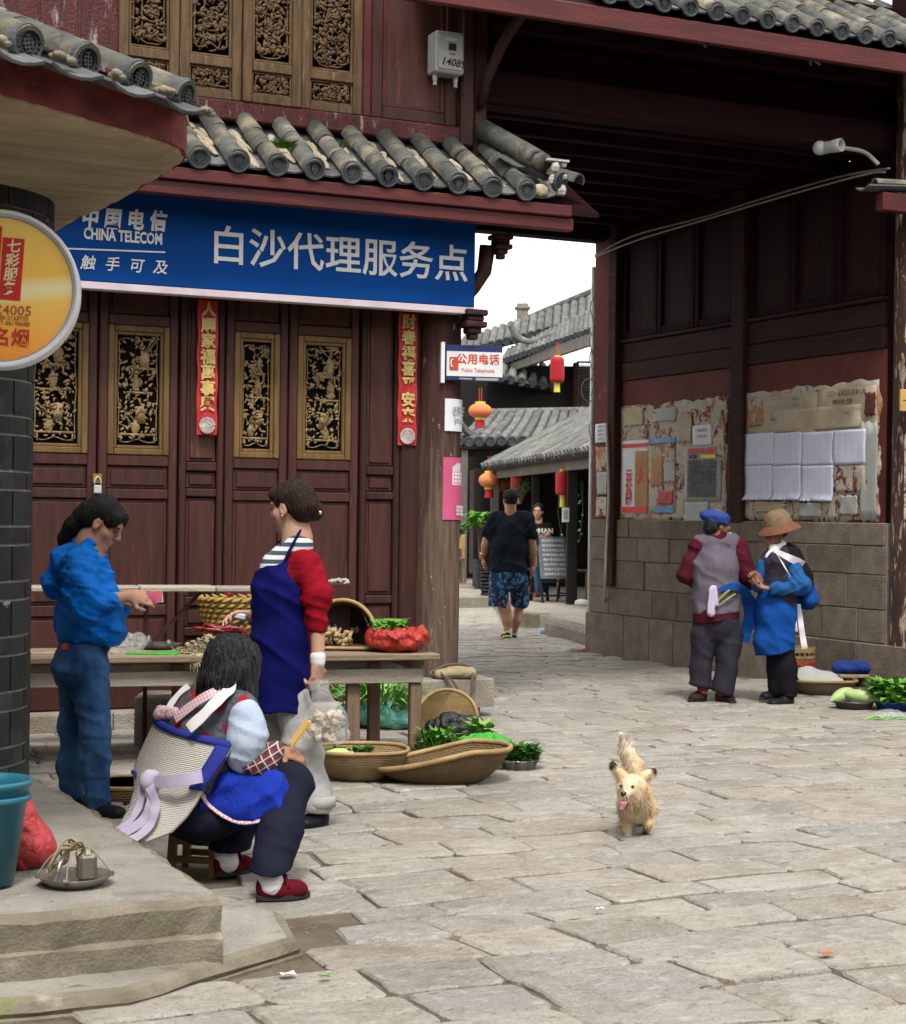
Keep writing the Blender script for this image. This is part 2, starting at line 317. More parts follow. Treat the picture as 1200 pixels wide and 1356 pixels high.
def torn_mat():
    s = NT('torn paper'); v = s.coord(); n1 = s.noise(v, 6, 9, .68, .8); n2 = s.noise(v, 15, 8, .65, .5); n3 = s.noise(v, 2.5, 4)
    c = s.mix(s.ramp(n1, .44, .47), (.16, .042, .032), (.40, .37, .31)); c = s.mix(s.ramp(n2, .54, .56), c, (.46, .40, .30)); c = s.mix(s.ramp(n3, .55, .62), c, (.36, .17, .09))
    c = s.mix(s.ramp(s.noise(v, 20, 8, .7, 1), .60, .62), c, (.10, .06, .05)); c = s.mix(s.ramp(s.noise(v, 11, 8, .7, 1), .62, .64), c, (.40, .42, .44))
    s.fin(c, .9, s.bump(s.math('ADD', n1, n2), .6, .02), spec=.1)
torn_mat()
def column_mat():
    """dark red lacquer worn off towards the foot, where the bare grey-brown timber shows"""
    s = NT('worn column'); v = s.coord(False); vs = s.scale(v, (9, 9, .7)); z = s.sep(v)[2]
    n = s.noise(vs, 2.2, 7, .65); paint = s.mix(s.ramp(n, .35, .65), (.056, .019, .015), (.028, .012, .010)); bare = s.mix(s.ramp(s.noise(vs, 3.5, 7), .35, .65), (.135, .092, .064), (.060, .039, .028))
    w = s.math('ADD', s.math('MULTIPLY', z, -.26), s.math('ADD', s.noise(vs, 1.6, 6, .7), .02)); c = s.mix(s.ramp(w, -.02, .16), paint, bare)
    c = s.mix(s.ramp(s.noise(s.scale(v, (14, 14, 3)), 2.6, 7, .7), .645, .67), c, (.36, .28, .21))
    s.fin(c, .65, s.bump(s.math('ADD', s.noise(vs, 9, 6), n), .6, .012))
column_mat()
def col2():
    s = NT('peeling column'); v = s.coord(False); vs = s.scale(v, (6, 6, 1.2)); n = s.noise(vs, 2.4, 8, .68)
    c = s.mix(s.ramp(n, .38, .60), (.07, .028, .022), (.035, .018, .014)); c = s.mix(s.ramp(s.noise(vs, 3.4, 8, .7), .56, .58), c, (.34, .27, .20)); c = s.mix(s.ramp(s.noise(s.scale(v, (4, 4, .8)), 5, 8, .7), .62, .65), c, (.22, .12, .07))
    s.fin(c, .75, s.bump(s.math('ADD', n, s.noise(vs, 9, 6)), .7, .015))
col2()
def paper_lines(name, base, ink, rows, cols):
    s = NT(name); v = s.coord(False, 'Generated'); x, y, z = s.sep(v); 
    def ln(c, k, wd): f = s.math('FRACT', s.math('MULTIPLY', c, k)); return s.math('LESS_THAN', f, wd)
    a = s.math('MULTIPLY', ln(z, rows, .42), s.math('GREATER_THAN', s.noise(s.scale(v, (cols * 5, cols * 5, rows * 1.0)), 1.2, 2), .50)); g = ln(y, cols, .04)
    f = s.math('MULTIPLY', s.math('MAXIMUM', a, g), .55)
    s.fin(s.mix(f, base, ink), .85, s.bump(s.noise(s.coord(), 10, 3), .2))
paper_lines('table paper', (.60, .62, .74), (.22, .24, .34), 30, 5)

# ================================================================== street
random.seed(5)
g = MB().grid(lambda a, b: (-70 + 160 * a, -60 + 200 * b, 0), 8, 8).build('ground', MATS['dirt']); tag(g, kind='structure')
def bed(a, b):
    return (-5.2 + 15 * a, -8.6 + 34 * b, .012 + .008 * sin(a * 91) * sin(b * 170))
street = MB().grid(bed, 60, 110).build('street', MATS['dirt']); tag(street, kind='structure')
PLAT = [(-6.5, -6.17), (-3.60, -6.14), (-3.585, -4.4), (-3.64, -3.55), (-6.5, -3.4)]
def inside(x, y, poly):
    r = False; n = len(poly)
    for i in range(n):
        (x1, y1), (x2, y2) = poly[i], poly[(i + 1) % n]
        if (y1 > y) != (y2 > y) and x < (x2 - x1) * (y - y1) / (y2 - y1) + x1: r = not r
    return r
LOWER = [(-6.5, -6.26), (-3.95, -6.36), (-3.30, -5.98), (-3.22, -5.6), (-3.35, -5.1), (-3.5, -4.2), (-6.5, -4.2)]
stones = []; y = -8.3; row = 0
def wob(r, x): return .022 * sin(x * 2.3 + r * 5.1) + .016 * sin(x * 5.9 + r * 2.7) + .010 * sin(x * 11.7 + r * 9.3)
while y < 16:
    dy = rnd(.22, .35) * (1 if y < -3.2 else .80 if y < .3 else .62); x = -5.0 + rnd(-.5, 0); sk = rnd(-.05, .05)
    while x < 9.5:
        dx = rnd(.30, .66) * (1 if y < -3.2 else .78 if y < .3 else .55); s1 = rnd(-.045, .045)
        cx, cy = x + dx / 2, y + dy / 2; px, py, D = proj((cx, cy, 0))
        if D > 3.6 and -420 < px < 1900 and py < 1560 and not inside(cx, cy, LOWER) and not (cx > 3.6 and -.3 < cy < 4.8 and cx < 6.5) and not (cx < -.1 and cy > -.2) and not (cx > 4.2 and cy < -.3):
            stones.append((D, x, y, dx, dy, sk, s1, row, -40 < px < 1240 and py < 1390))
        x += dx; sk = s1
    y += dy; row += 1
stones.sort(key=lambda s_: s_[0] + (0 if s_[8] else 6)); far = MB()
for i, (D, x, y, dx, dy, sk, s1, row, vis) in enumerate(stones):
    gp = rnd(.002, .008); cut = [rnd(.006, .030) for _ in range(4)]; X0, X1 = x + dx / 2, y + dy / 2
    bt = lambda a: (a - X0, y + wob(row, a) + gp + rnd(-.004, .006) - X1); tp = lambda a: (a - X0, y + dy + wob(row + 1, a) - gp + rnd(-.006, .004) - X1)
    bl, br, tl, tr = x + gp, x + dx - gp, x + sk + gp, x + dx + s1 - gp
    m1 = lambda a, b, t: a + (b - a) * t
    pts = [bt(m1(bl, br, cut[0] / dx)), bt(m1(bl, br, rnd(.3, .45))), bt(m1(bl, br, rnd(.58, .75))), bt(m1(bl, br, 1 - cut[1] / dx)), (br + (tr - br) * .15 - X0, y + dy * .14 + wob(row, br) - X1), ((br + tr) / 2 - X0 + rnd(-.012, .004), rnd(-.04, .04)), (tr - X0 - (tr - br) * .12, y + dy * .87 + wob(row + 1, tr) - X1), tp(m1(tl, tr, 1 - cut[2] / dx)), tp(m1(tl, tr, rnd(.35, .65))), tp(m1(tl, tr, cut[3] / dx)), (tl - X0 - (tl - bl) * .12, y + dy * .87 + wob(row + 1, tl) - X1), ((bl + tl) / 2 - X0 + rnd(-.004, .012), rnd(-.04, .04)), (bl - X0 + (tl - bl) * .13, y + dy * .14 + wob(row, bl) - X1)]
    h = .027 + rnd(-.005, .006); n = len(pts); bev = rnd(.007, .013)
    tx, ty = rnd(-.012, .012), rnd(-.018, .018)
    vs = [(p[0], p[1], .0) for p in pts] + [(p[0], p[1], h - bev * .8) for p in pts] + [(p[0] * (1 - 1.7 * bev / dx), p[1] * (1 - 1.7 * bev / dy), h + rnd(-.002, .001)) for p in pts]
    vs = [(a, b, c + a * tx + b * ty) for a, b, c in vs]
    fs = [tuple(range(2 * n, 3 * n))] + [(k * n + j, k * n + (j + 1) % n, (k + 1) * n + (j + 1) % n, (k + 1) * n + j) for k in range(2) for j in range(n)]
    if i < 300:
        o = MB().add(vs, fs).build('paving_stone', MATS['paving stone'], street, loc=(X0, X1, 0), smooth=True); o.data.set_sharp_from_angle(angle=radians(35))
    else: far.add(vs, fs, T((X0, X1, 0)))
o = far.build('distant_paving', MATS['paving stone'], street); tag(o, kind='stuff')

# raised stone pavement of the corner pavilion, with its lower step
def slab(name, poly, z0, z1, mat, bev, sub=7, jit=.006, seed=1):
    rr = random.Random(seed); pts = []
    for i, p in enumerate(poly):
        q = poly[(i + 1) % len(poly)]; L = math.hypot(q[0] - p[0], q[1] - p[1]); k = max(1, int(L * sub))
        for t in range(k): pts.append((p[0] + (q[0] - p[0]) * t / k + rr.uniform(-jit, jit), p[1] + (q[1] - p[1]) * t / k + rr.uniform(-jit, jit)))
    n = len(pts); cx = sum(p[0] for p in poly) / len(poly); cy = sum(p[1] for p in poly) / len(poly); vs = []
    for lv, (z, ins) in enumerate(((z0, 0), (z0 + (z1 - z0) * .45, -.004), (z0 + (z1 - z0) * .5, .010), (z1 - bev, 0), (z1 - bev * .25, bev * .5), (z1, bev * 1.4))):
        for p in pts:
            d = Vector((cx - p[0], cy - p[1])).normalized(); vs.append((p[0] + d.x * (ins + rr.uniform(-jit, jit) * .6), p[1] + d.y * (ins + rr.uniform(-jit, jit) * .6), z + (rr.uniform(-jit, jit) * .5 if 0 < lv < 4 else 0)))
    m = MB(); m.add(vs, [(k * n + j, k * n + (j + 1) % n, (k + 1) * n + (j + 1) % n, (k + 1) * n + j) for k in range(5) for j in range(n)])
    nf = len(m.f); m.add(vs[5 * n:], [tuple(range(n))])
    m.mi = [0] * nf + [1]
    return tag(m.build(name, [MATS[mat[0]], MATS[mat[1]]], smooth=False), kind='structure')
slab('lower_step', LOWER, -.02, .075, ('mossy concrete', 'slab concrete'), .035, sub=8, seed=3, jit=.006)
slab('raised_pavement', PLAT, .05, .262, ('mossy concrete', 'slab concrete'), .026, sub=14, jit=.010, seed=4)

# ================================================================== shop house with folding doors
shop = empty('shop_house', (0, 0, 0)); tag(shop, 'dark red timber shop house with carved doors and shutters behind the blue sign', 'building')
PW, DW, RB, DT = MATS['post wood'], MATS['door wood'], MATS['red board'], MATS['dark timber']
random.seed(21)
def carving(w, h, kind, seed):
    """pierced fretwork: vines, leaves and flowers, or shelves with vases"""
    r = random.Random(seed); m = MB(); U = r.uniform
    def clampx(x): return max(-w / 2 + .012, min(w / 2 - .012, x))
    def clampz(z): return max(-h / 2 + .012, min(h / 2 - .012, z))
    def vine(pts, rad): m.tube([(clampx(a), U(-.006, .006), clampz(b)) for a, b in pts], rad, 5)
    def leafy(x, z, s_, a):
        m.ball((clampx(x), U(-.012, .0), clampz(z)), (s_, .007, s_ * .45), 6, 4, rot=(0, a, 0))
    fr = []
    for i in range(49):
        a = 2 * pi * i / 48; rr_ = 1 / max(abs(cos(a)) / .46, abs(sin(a)) / .47); rr_ *= .97 + .03 * cos(6 * a); fr.append((cos(a) * rr_ * w, sin(a) * rr_ * h))
    vine(fr, .007 if kind == 'vine' else .004)
    if kind == 'vine':
        k = max(2, int(h / .13))
        for i in range(k):
            cz = -h / 2 + (i + .5) * h / k; cx = U(-.1, .1) * w; rad = U(.28, .40) * w
            a0 = U(0, 6.28); vine([(cx + cos(a0 + t * .45) * rad, cz + sin(a0 + t * .45) * rad * .75) for t in range(12)], .0065)
            vine([(cx + cos(a0 + 2 + t * .5) * rad * .55, cz + sin(a0 + 2 + t * .5) * rad * .5) for t in range(9)], .0055)
            fx, fz = cx + U(-.1, .1) * w, cz + U(-.03, .03)
            for q in range(7): leafy(fx + cos(q * .9) * .022, fz + sin(q * .9) * .022, .02, -q * .9)
            m.ball((clampx(fx), -.012, clampz(fz)), .012, 6, 4)
        for i in range(int(w * h * 1300)): leafy(U(-.46, .46) * w, U(-.46, .46) * h, U(.014, .03), U(0, 3.14))
        x = -.3 * w
        vine([(x + .6 * w * t / 14 + .05 * w * sin(t * 1.3), -h / 2 + h * t / 14) for t in range(15)], .007)
    else:
        for i, zz in enumerate((-.40, -.02, .20)):
            x0 = U(-.35, -.1) * w if i else -.45 * w; L = U(.5, .6) * w if i else .9 * w
            m.box((clampx(x0 + L / 2), 0, zz * h), (min(L, w * .9), .02, .014)); m.box((clampx(x0 + .06 * w), 0, zz * h - .03), (.01, .018, .05)); m.box((clampx(x0 + L - .06 * w), 0, zz * h - .03), (.01, .018, .05))
            vx = clampx(x0 + L * U(.3, .7)); vh = h * U(.14, .19) if i else h * .12; rb = w * U(.10, .15)
            m.lathe([(rb * .5, 0), (rb * .7, vh * .12), (rb, vh * .5), (rb * .75, vh * .75), (rb * .35, vh * .88), (rb * .5, vh)], 10, T((vx, 0, zz * h + .008), sc=(1, .4, 1)))
            for q in range(5):
                a = U(.6, 2.5); L2 = h * U(.08, .17); ex, ez = vx + cos(a) * L2, zz * h + vh + sin(a) * L2
                vine([(vx, zz * h + vh), ((vx + ex) / 2 + U(-.01, .01), (zz * h + vh + ez) / 2), (ex, ez)], .004)
                for u in range(3): leafy(ex + U(-.025, .025), ez + U(-.025, .025), U(.012, .02), U(0, 3.14))
        m.box((U(-.1, .15) * w, -.004, -.22 * h), (w * .2, .01, h * .16), (0, U(-.4, .4), 0))
        for i in range(int(w * h * 900)): leafy(U(-.44, .44) * w, U(-.44, .46) * h, U(.010, .022), U(0, 3.14))
    return m
def framed(m, x0, x1, z0, z1, y, d, fw, bev=.006):     # four mitre-butted members round an opening
    m.span((x0, y - d, z0), (x0 + fw, y, z1), bev); m.span((x1 - fw, y - d, z0), (x1, y, z1), bev)
    m.span((x0 + fw + .001, y - d + .002, z0), (x1 - fw - .001, y, z0 + fw), bev); m.span((x0 + fw + .001, y - d + .002, z1 - fw), (x1 - fw - .001, y, z1), bev)
def raised(m, x0, x1, z0, z1, y):
    m.span((x0, y - .012, z0), (x1, y + .004, z1), .008); m.span((x0 + .022, y - .026, z0 + .022), (x1 - .022, y - .011, z1 - .022), .010)
def door_leaf(x0, x1, seed, carved=True):
    w = x1 - x0; cx = (x0 + x1) / 2; root = None; m = MB(); sf = .062
    root = MB().span((x0 + .004, -.03, .30), (x0 + sf, .03, 3.05), .008).span((x1 - sf, -.03, .30), (x1 - .004, .03, 3.05), .008) if True else m
    for z0, z1 in ((.30, .40), (.74, .81), (1.50, 1.565), (1.715, 1.785), (2.63, 2.70), (2.98, 3.05)): root.span((x0 + sf + .001, -.026, z0), (x1 - sf - .001, .026, z1), .006)
    d = root.build('door_leaf', DW, shop)
    for z0, z1 in ((.40, .74), (.81, 1.50), (1.565, 1.715), (2.70, 2.98)): b = MB(); raised(b, x0 + sf + .004, x1 - sf - .004, z0 + .004, z1 - .004, .004); b.build('door_panel', DW, d)
    if carved:
        f = MB(); framed(f, x0 + sf, x1 - sf, 1.787, 2.628, .0, .034, .040); framed(f, x0 + sf + .04, x1 - sf - .04, 1.827, 2.588, .0, .022, .022); f.build('carving_frame', MATS['door gilt'], d)
        MB().span((x0 + sf, .022, 1.79), (x1 - sf, .028, 2.63)).build('shade_backing', MATS['black void'], d)  # black sheet painted as the unlit void behind the fretwork
        c = carving(w - 2 * sf - .12, .72, 'vase', seed).build('carving', MATS['gilt carving'], d, smooth=True, loc=(cx, .004, 2.208))
    return d
for i, (a, b_) in enumerate(((-3.60, -3.09), (-3.085, -2.55), (-2.545, -2.015), (-1.695, -1.252), (-1.248, -.735))): door_leaf(a, b_, 40 + i)
def wall_panel(x0, x1):
    m = MB().span((x0, -.045, .30), (x0 + .045, .04, 3.05), .01).span((x1 - .045, -.045, .30), (x1, .04, 3.05), .01)
    for z0, z1 in ((.30, .36), (.60, .66), (.80, .86), (1.52, 1.575), (1.69, 1.75), (2.98, 3.05)): m.span((x0 + .046, -.04, z0), (x1 - .046, .03, z1), .008)
    p = m.build('door_post', PW, shop)
    for z0, z1 in ((.36, .60), (.66, .80), (.86, 1.52), (1.575, 1.69), (1.75, 2.98)): b = MB(); raised(b, x0 + .05, x1 - .05, z0 + .005, z1 - .005, .0); b.build('post_panel', DW, p)
wall_panel(-2.005, -1.705); wall_panel(-.725, -.43)
MB().span((-.428, -.06, .28), (-.27, .05, 3.05), .012).build('jamb', PW, shop)
MB().span((-3.7, -.05, .14), (-.27, .08, .30), .01).build('threshold', PW, shop)
MB().span((-3.7, -.04, 3.052), (-.1, .10, 3.35), .01).build('door_lintel', PW, shop)
# corner column on its stone, plinth
m = MB(); prof = [(.155, .30), (.158, .8), (.152, 2.0), (.148, 3.45)]
m.lathe(prof, 22, T((-.145, -.06, 0))); m.build('column', MATS['worn column'], shop, auto=True)
MB().prism([(-.62, -.36), (.165, -.36), (.165, .22), (-.62, .22)], .20, T((0, 0, .095)), bev=.012).build('plinth_stone', MATS['plinth stone'], shop)
MB().prism([(-.50, -.29), (.09, -.29), (.09, .22), (-.50, .22)], .11, T((0, 0, -.015))).build('plinth_foot', MATS['plinth stone'], shop)
for i in range(5):
    MB().prism([(-3.7 + i * .62, -.20), (-3.7 + i * .62 + .61, -.20), (-3.7 + i * .62 + .61, .1), (-3.7 + i * .62, .1)], .14, T((0, 0, -.005)), bev=.01).build('plinth_stone', MATS['plinth stone'], shop)
# carved brackets at the column head
def bracket(p, s_):
    m = MB(); x, y, z = p
    for k, (w, h) in enumerate(((.20, .05), (.15, .04), (.19, .05), (.12, .05), (.08, .05))): m.box((x, y, z - k * .048 * s_), (w * s_, w * s_, h * s_), bev=.015)
    return m
bracket((-.01, -.30, 2.82), .85).build('bracket', PW, shop); bracket((.20, -.30, 3.36), .7).build('bracket', PW, shop)
m = MB(); m.tube([(.12, -.26, 3.30), (.10, -.25, 3.12), (.03, -.22, 3.0), (-.04, -.18, 2.9)], [.06, .055, .05, .04], 8); m.build('bracket', PW, shop, smooth=True)
# side wall of the passage and body of the house
MB().span((-.22, .15, 0), (-.03, 4.7, 4.3)).build('side_wall', DT, shop)
MB().span((-3.75, .09, .1), (-.23, .13, 4.1)).build('shade_backing', MATS['black void'], shop)  # black sheet standing in for the unlit inside of the house
MB().span((-9.4, .0, 0), (-3.81, .12, 6.2)).build('front_wall', PW, shop)
# upper storey
zs = 4.157
MB().span((-3.8, -.06, zs - .13), (.24, .06, zs), .012).build('sill_beam', MATS['peeling red wood'], shop)
for i in range(5):
    x = -3.72 + i * .258; MB().span((x, -.02 + .006 * (i % 2), zs + .002), (x + .252, .03, 6.2), .008).build('wall_plank', MATS['peeling red wood'], shop)
wins = [ony(155, 60).x, ony(236, 60).x, ony(318.5, 60).x, ony(396.5, 60).x, ony(478, 60).x]
for i in range(4):
    x0, x1 = wins[i] + .003, wins[i + 1] - .003; y0 = -.035 if i in (2,) else -.02; m = MB()
    m.span((x0, y0 - .03, zs + .002), (x0 + .065, y0 + .02, 5.75), .008); m.span((x1 - .065, y0 - .03, zs + .002), (x1, y0 + .02, 5.75), .008)
    for z0, z1 in ((zs + .002, zs + .062), (4.372, 4.437), (5.62, 5.75)): m.span((x0 + .066, y0 - .027, z0), (x1 - .066, y0 + .018, z1), .006)
    sh = m.build('window_shutter', MATS['carved wood'], shop, loc=(0, 0, 0))
    f = MB(); framed(f, x0 + .066, x1 - .066, 4.44, 5.618, y0 + .01, .02, .018, .004); framed(f, x0 + .066, x1 - .066, 4.222, 4.37, y0 + .01, .02, .012, .003); f.build('moulding', MATS['carved wood'], sh)
    w = x1 - x0 - .13; cx = (x0 + x1) / 2
    carving(w - .035, 1.14, 'vine', 70 + i).build('carving', MATS['carving wood'], sh, smooth=True, loc=(cx, y0, 5.03)); carving(w - .03, .12, 'vine', 80 + i).build('carving', MATS['carving wood'], sh, smooth=True, loc=(cx, y0, 4.296))
MB().span((wins[0], .055, zs), (wins[4], .07, 5.9)).build('shade_backing', MATS['black void'], shop)  # black sheet in place of the shade behind the pierced shutters
x0 = wins[4] + .004
MB().span((x0, -.045, zs + .002), (x0 + .06, .04, 6.2), .008).build('window_post', RB, shop); m = MB(); framed(m, x0 + .064, -.02, zs + .002, 6.2, .02, .05, .09, .012); m.build('panel_frame', PW, shop)
MB().span((x0 + .14, -.002, zs + .08), (-.10, .025, 6.1), .004).build('wall_panel', DW, shop); m = MB(); framed(m, x0 + .157, -.113, zs + .095, 6.1, .0, .014, .03, .008); m.build('panel_moulding', RB, shop)
MB().span((-.016, -.10, zs - .14), (.085, .06, 6.2), .014).build('corner_post', PW, shop)
MB().span((.092, -.07, 3.95), (.20, .09, 6.2), .014).build('corner_post', PW, shop)
m = MB(); m.tube([(.13, -.10, 4.30), (.15, -.16, 4.50), (.20, -.30, 4.72), (.27, -.42, 4.88), (.30, -.50, 5.02)], [.035, .04, .042, .045, .05], 8); m.build('brace', PW, shop, smooth=True)
MB().lathe([(.05, -.03), (.055, .0), (.035, .04), (.05, .07)], 8, T((.27, -.53, 4.93), (0, .4, 0))).build('brace_end', MATS['plinth stone'], shop, smooth=True)

# ---- tiles
def half_tube(L, r0, r1, t=.014, n=9):
    m = MB(); vs = []
    for k, (l, r) in enumerate(((0, r0), (L, r1))):
        for rr_ in (r, r - t):
            for i in range(n + 1): a = pi * i / n; vs.append((cos(a) * rr_, -l, sin(a) * rr_ ))
    q = n + 1; fs = []
    for i in range(n):
        fs += [(i, i + 1, 2 * q + i + 1, 2 * q + i), (q + i, 3 * q + i, 3 * q + i + 1, q + i + 1), (i, q + i, q + i + 1, i + 1), (2 * q + i, 2 * q + i + 1, 3 * q + i + 1, 3 * q + i)]
    fs += [(0, 2 * q, 3 * q, q), (n, q + n, 3 * q + n, 2 * q + n)]
    return m.add(vs, fs)
def pan(L, w, sag=.03, n=5, t=.012):
    return MB().grid(lambda a, b: ((a - .5) * w, -L * b, sag * (2 * a - 1) ** 2 - .004 * b), n, 1, thick=t)
def disc(r):
    m = MB(); m.lathe([(r * .96, -.02), (r, -.008), (r, .006), (r * .93, .012), (r * .84, .012), (r * .80, .006), (0, .006)], 20)
    for k in range(16): a = 2 * pi * k / 16; m.box((cos(a) * r * .69, sin(a) * r * .69, .009), (r * .12, r * .07, .006), (0, 0, a))
    m.lathe([(r * .57, .006), (r * .57, .011), (r * .52, .011), (r * .52, .006)], 14)
    for k in range(5): m.box((0, (k - 2) * r * .19, .009), (r * (.75 - .18 * abs(k - 2)), r * .07, .006))
    m.box((0, 0, .0095), (r * .08, r * .85, .006)); m.box((r * .22, 0, .0095), (r * .06, r * .55, .006)); m.box((-r * .22, 0, .0095), (r * .06, r * .55, .006))
    return m
TILE = half_tube(.30, .066, .071).mesh('cap_tile', MATS['mossy roof tile'], True); TILE.set_sharp_from_angle(angle=radians(40))
PAN = pan(.20, .235).mesh('pan_tile', MATS['roof tile'], False)
DISC = disc(.076).mesh('tile_end', MATS['tile face'], False)
LUMPS = []
for k in range(5):
    m = MB()
    for i in range(5): m.ball((rnd(-.045, .045), rnd(-.18, .0), rnd(0, .022)), (rnd(.025, .05), rnd(.03, .09), rnd(.018, .035)), 6, 4)
    LUMPS.append(m.mesh('mortar', MATS['mortar'], True))
def tile_row(root, x, y0, z0, y1, z1, r=random, scale=1.0, dsc=True, lump=True, pans=True, spx=.25, rz=0.0):
    """one ridge of cap tiles from the wall (y1,z1) down to the eave (y0,z0) with the pan course on its right"""
    L = math.hypot(y1 - y0, z1 - z0); al = math.atan2(z1 - z0, y1 - y0); n = max(1, round(L / .27)); st = L / n
    for k in range(n):
        t = 1 - k / n; yy, zz = y0 + (y1 - y0) * t, z0 + (z1 - z0) * t
        inst('cap_tile', TILE, root, (x + r.uniform(-.006, .006), yy, zz + r.uniform(-.004, .004)), (al, 0, r.uniform(-.025, .025)), (scale * r.uniform(.95, 1.04), st * 1.06 / .30, scale * r.uniform(.95, 1.04)))
    if dsc: inst('tile_end', DISC, root, (x, y0 - .014, z0 + .008), (pi / 2 + .18 + r.uniform(-.05, .05), r.uniform(-.3, .3), r.uniform(-.06, .06)), (scale,) * 3)
    if pans:
        n = max(2, round(L / .15))
        for k in range(n):
            t = 1 - k / n; yy, zz = y0 + (y1 - y0) * t + .085, z0 + (z1 - z0) * t - .030
            inst('pan_tile', PAN, root, (x + spx / 2 + r.uniform(-.005, .005), yy, zz + .004 * k), (al - .06, 0, r.uniform(-.02, .02)), (spx / .25, 1, 1))
    if lump:
        for k in range(3):
            t = r.uniform(.42, .85); inst('mortar', r.choice(LUMPS), root, (x + spx / 2 + r.uniform(-.02, .02), y0 + (y1 - y0) * t + .06, z0 + (z1 - z0) * t - .005), (al, 0, r.uniform(-.3, .3)), (r.uniform(.45, .75), r.uniform(.9, 1.9), r.uniform(.4, .7)))
random.seed(31); EY, EZ = -.70, 3.615
for k in range(-6, 9): tile_row(shop, -1.844 + .2535 * k, EY, EZ, -.03, 4.03, spx=.2535)
MB().add([(-3.6, -.66, 3.52), (.78, -.66, 3.52), (.78, .02, 3.93), (-3.6, .02, 3.93), (-3.6, -.66, 3.49), (.78, -.66, 3.49), (.78, .02, 3.90), (-3.6, .02, 3.90)], [(0, 1, 2, 3), (7, 6, 5, 4), (0, 4, 5, 1), (1, 5, 6, 2), (2, 6, 7, 3), (3, 7, 4, 0)]).build('roof_boarding', DT, shop)
p = ony(757, 268, -.66)
MB().span((-3.6, -.69, 3.475), (p.x - .01, -.63, 3.552), .006).build('fascia_board', RB, shop); MB().span((-3.6, -.66, 3.385), (p.x + .02, -.58, 3.470), .006).build('fascia_board', RB, shop)
# hip end of the lower roof
hip = [(.12, -.12, 4.20), (.26, -.28, 4.06), (.42, -.44, 3.92), (.55, -.58, 3.84)]
m = MB(); m.tube([ony(640, 172, -.1), ony(672, 190, -.3), ony(700, 205, -.5), ony(722, 218, -.6)], [.075, .075, .072, .07], 12); m.build('hip_tile', MATS['mossy roof tile'], shop, smooth=True)
m = MB(); cc = ony(716, 216, -.6); m.tube([cc + Vector((-.02 + .075 * -cos(a), 0, .01 + .07 * sin(a))) for a in [0, .5, 1, 1.5, 2, 2.5, 3, 3.4]], .013, 6); m.build('hip_curl', MATS['tile face'], shop, smooth=True)
m = MB(); q = ony(735, 228, -.62)
for i in range(14): m.ball(q + Vector((rnd(-.05, .06), rnd(-.03, .03), rnd(-.13, .06))), (rnd(.02, .045), rnd(.02, .04), rnd(.02, .045)), 6, 4)
m.box(q + Vector((.0, 0, .075)), (.17, .1, .015)); m.build('ridge_mortar', MATS['white mortar'], shop, smooth=False)
inst('tile_end', DISC, shop, ony(742, 241, -.64), (pi / 2 + .3, 0, .5)); inst('cap_tile', TILE, shop, ony(730, 232, -.42), (.35, 0, .5), (1, .8, 1))
for a, b in ((700, 230), (716, 236), (690, 214), (675, 200)): inst('pan_tile', PAN, shop, ony(a, b, -.45) + Vector((0, .1, -.02)), (.55, 0, .2))
m = MB(); q = ony(716, 252, -.66); m.ball(q, (.06, .03, .045), 10, 6); m.build('ridge_mortar', MATS['mortar'], shop, smooth=True)
m = MB()
for px in (372, 376, 380, 366, 384, 452):
    for k in range(9): m.leaf(ony(px + rnd(-4, 4), 197, -.45), (rnd(-.6, .6), -.5, rnd(.3, 1)), rnd(.05, .1), .018)
m.build('roof_weed', plain('weed green', (.10, .20, .035), .6), shop)['kind'] = 'stuff'

# ================================================================== gate over the passage
# unseen houses of the street, added to keep low sky light off the doors
def unseen_row_house(x0, x1, y0, y1, h, label):
    r = empty('unseen_row_house', ((x0 + x1) / 2, (y0 + y1) / 2, 0)); tag(r, label, 'building'); w, d_ = x1 - x0, y1 - y0
    MB().box((0, 0, h / 2), (w, d_, h)).build('wall', MATS['dark timber'], r); lo_ = w > d_; a, b = (w / 2 + .6, d_ / 2 + .8)
    vs = [(-a, -b, h), (a, -b, h), (a, b, h), (-a, b, h)] + ([(-a, 0, h + 2), (a, 0, h + 2)] if lo_ else [(0, -b, h + 2), (0, b, h + 2)])
    MB().add(vs, [(0, 1, 5, 4), (2, 3, 4, 5), (3, 0, 4), (1, 2, 5), (3, 2, 1, 0)] if lo_ else [(1, 2, 5, 4), (3, 0, 4, 5), (0, 1, 4), (2, 3, 5), (3, 2, 1, 0)]).build('roof', MATS['roof tile'], r)
unseen_row_house(-16, 8, -27, -20, 5.5, 'unseen timber house row behind the viewpoint, added to hold back low sky light'); unseen_row_house(9.5, 16, -20, -2, 5.5, 'unseen timber house right of the street, added to hold back low sky light'); unseen_row_house(-16, -9.5, -19, -1, 5.5, 'unseen timber house left of the street, added to hold back low sky light')

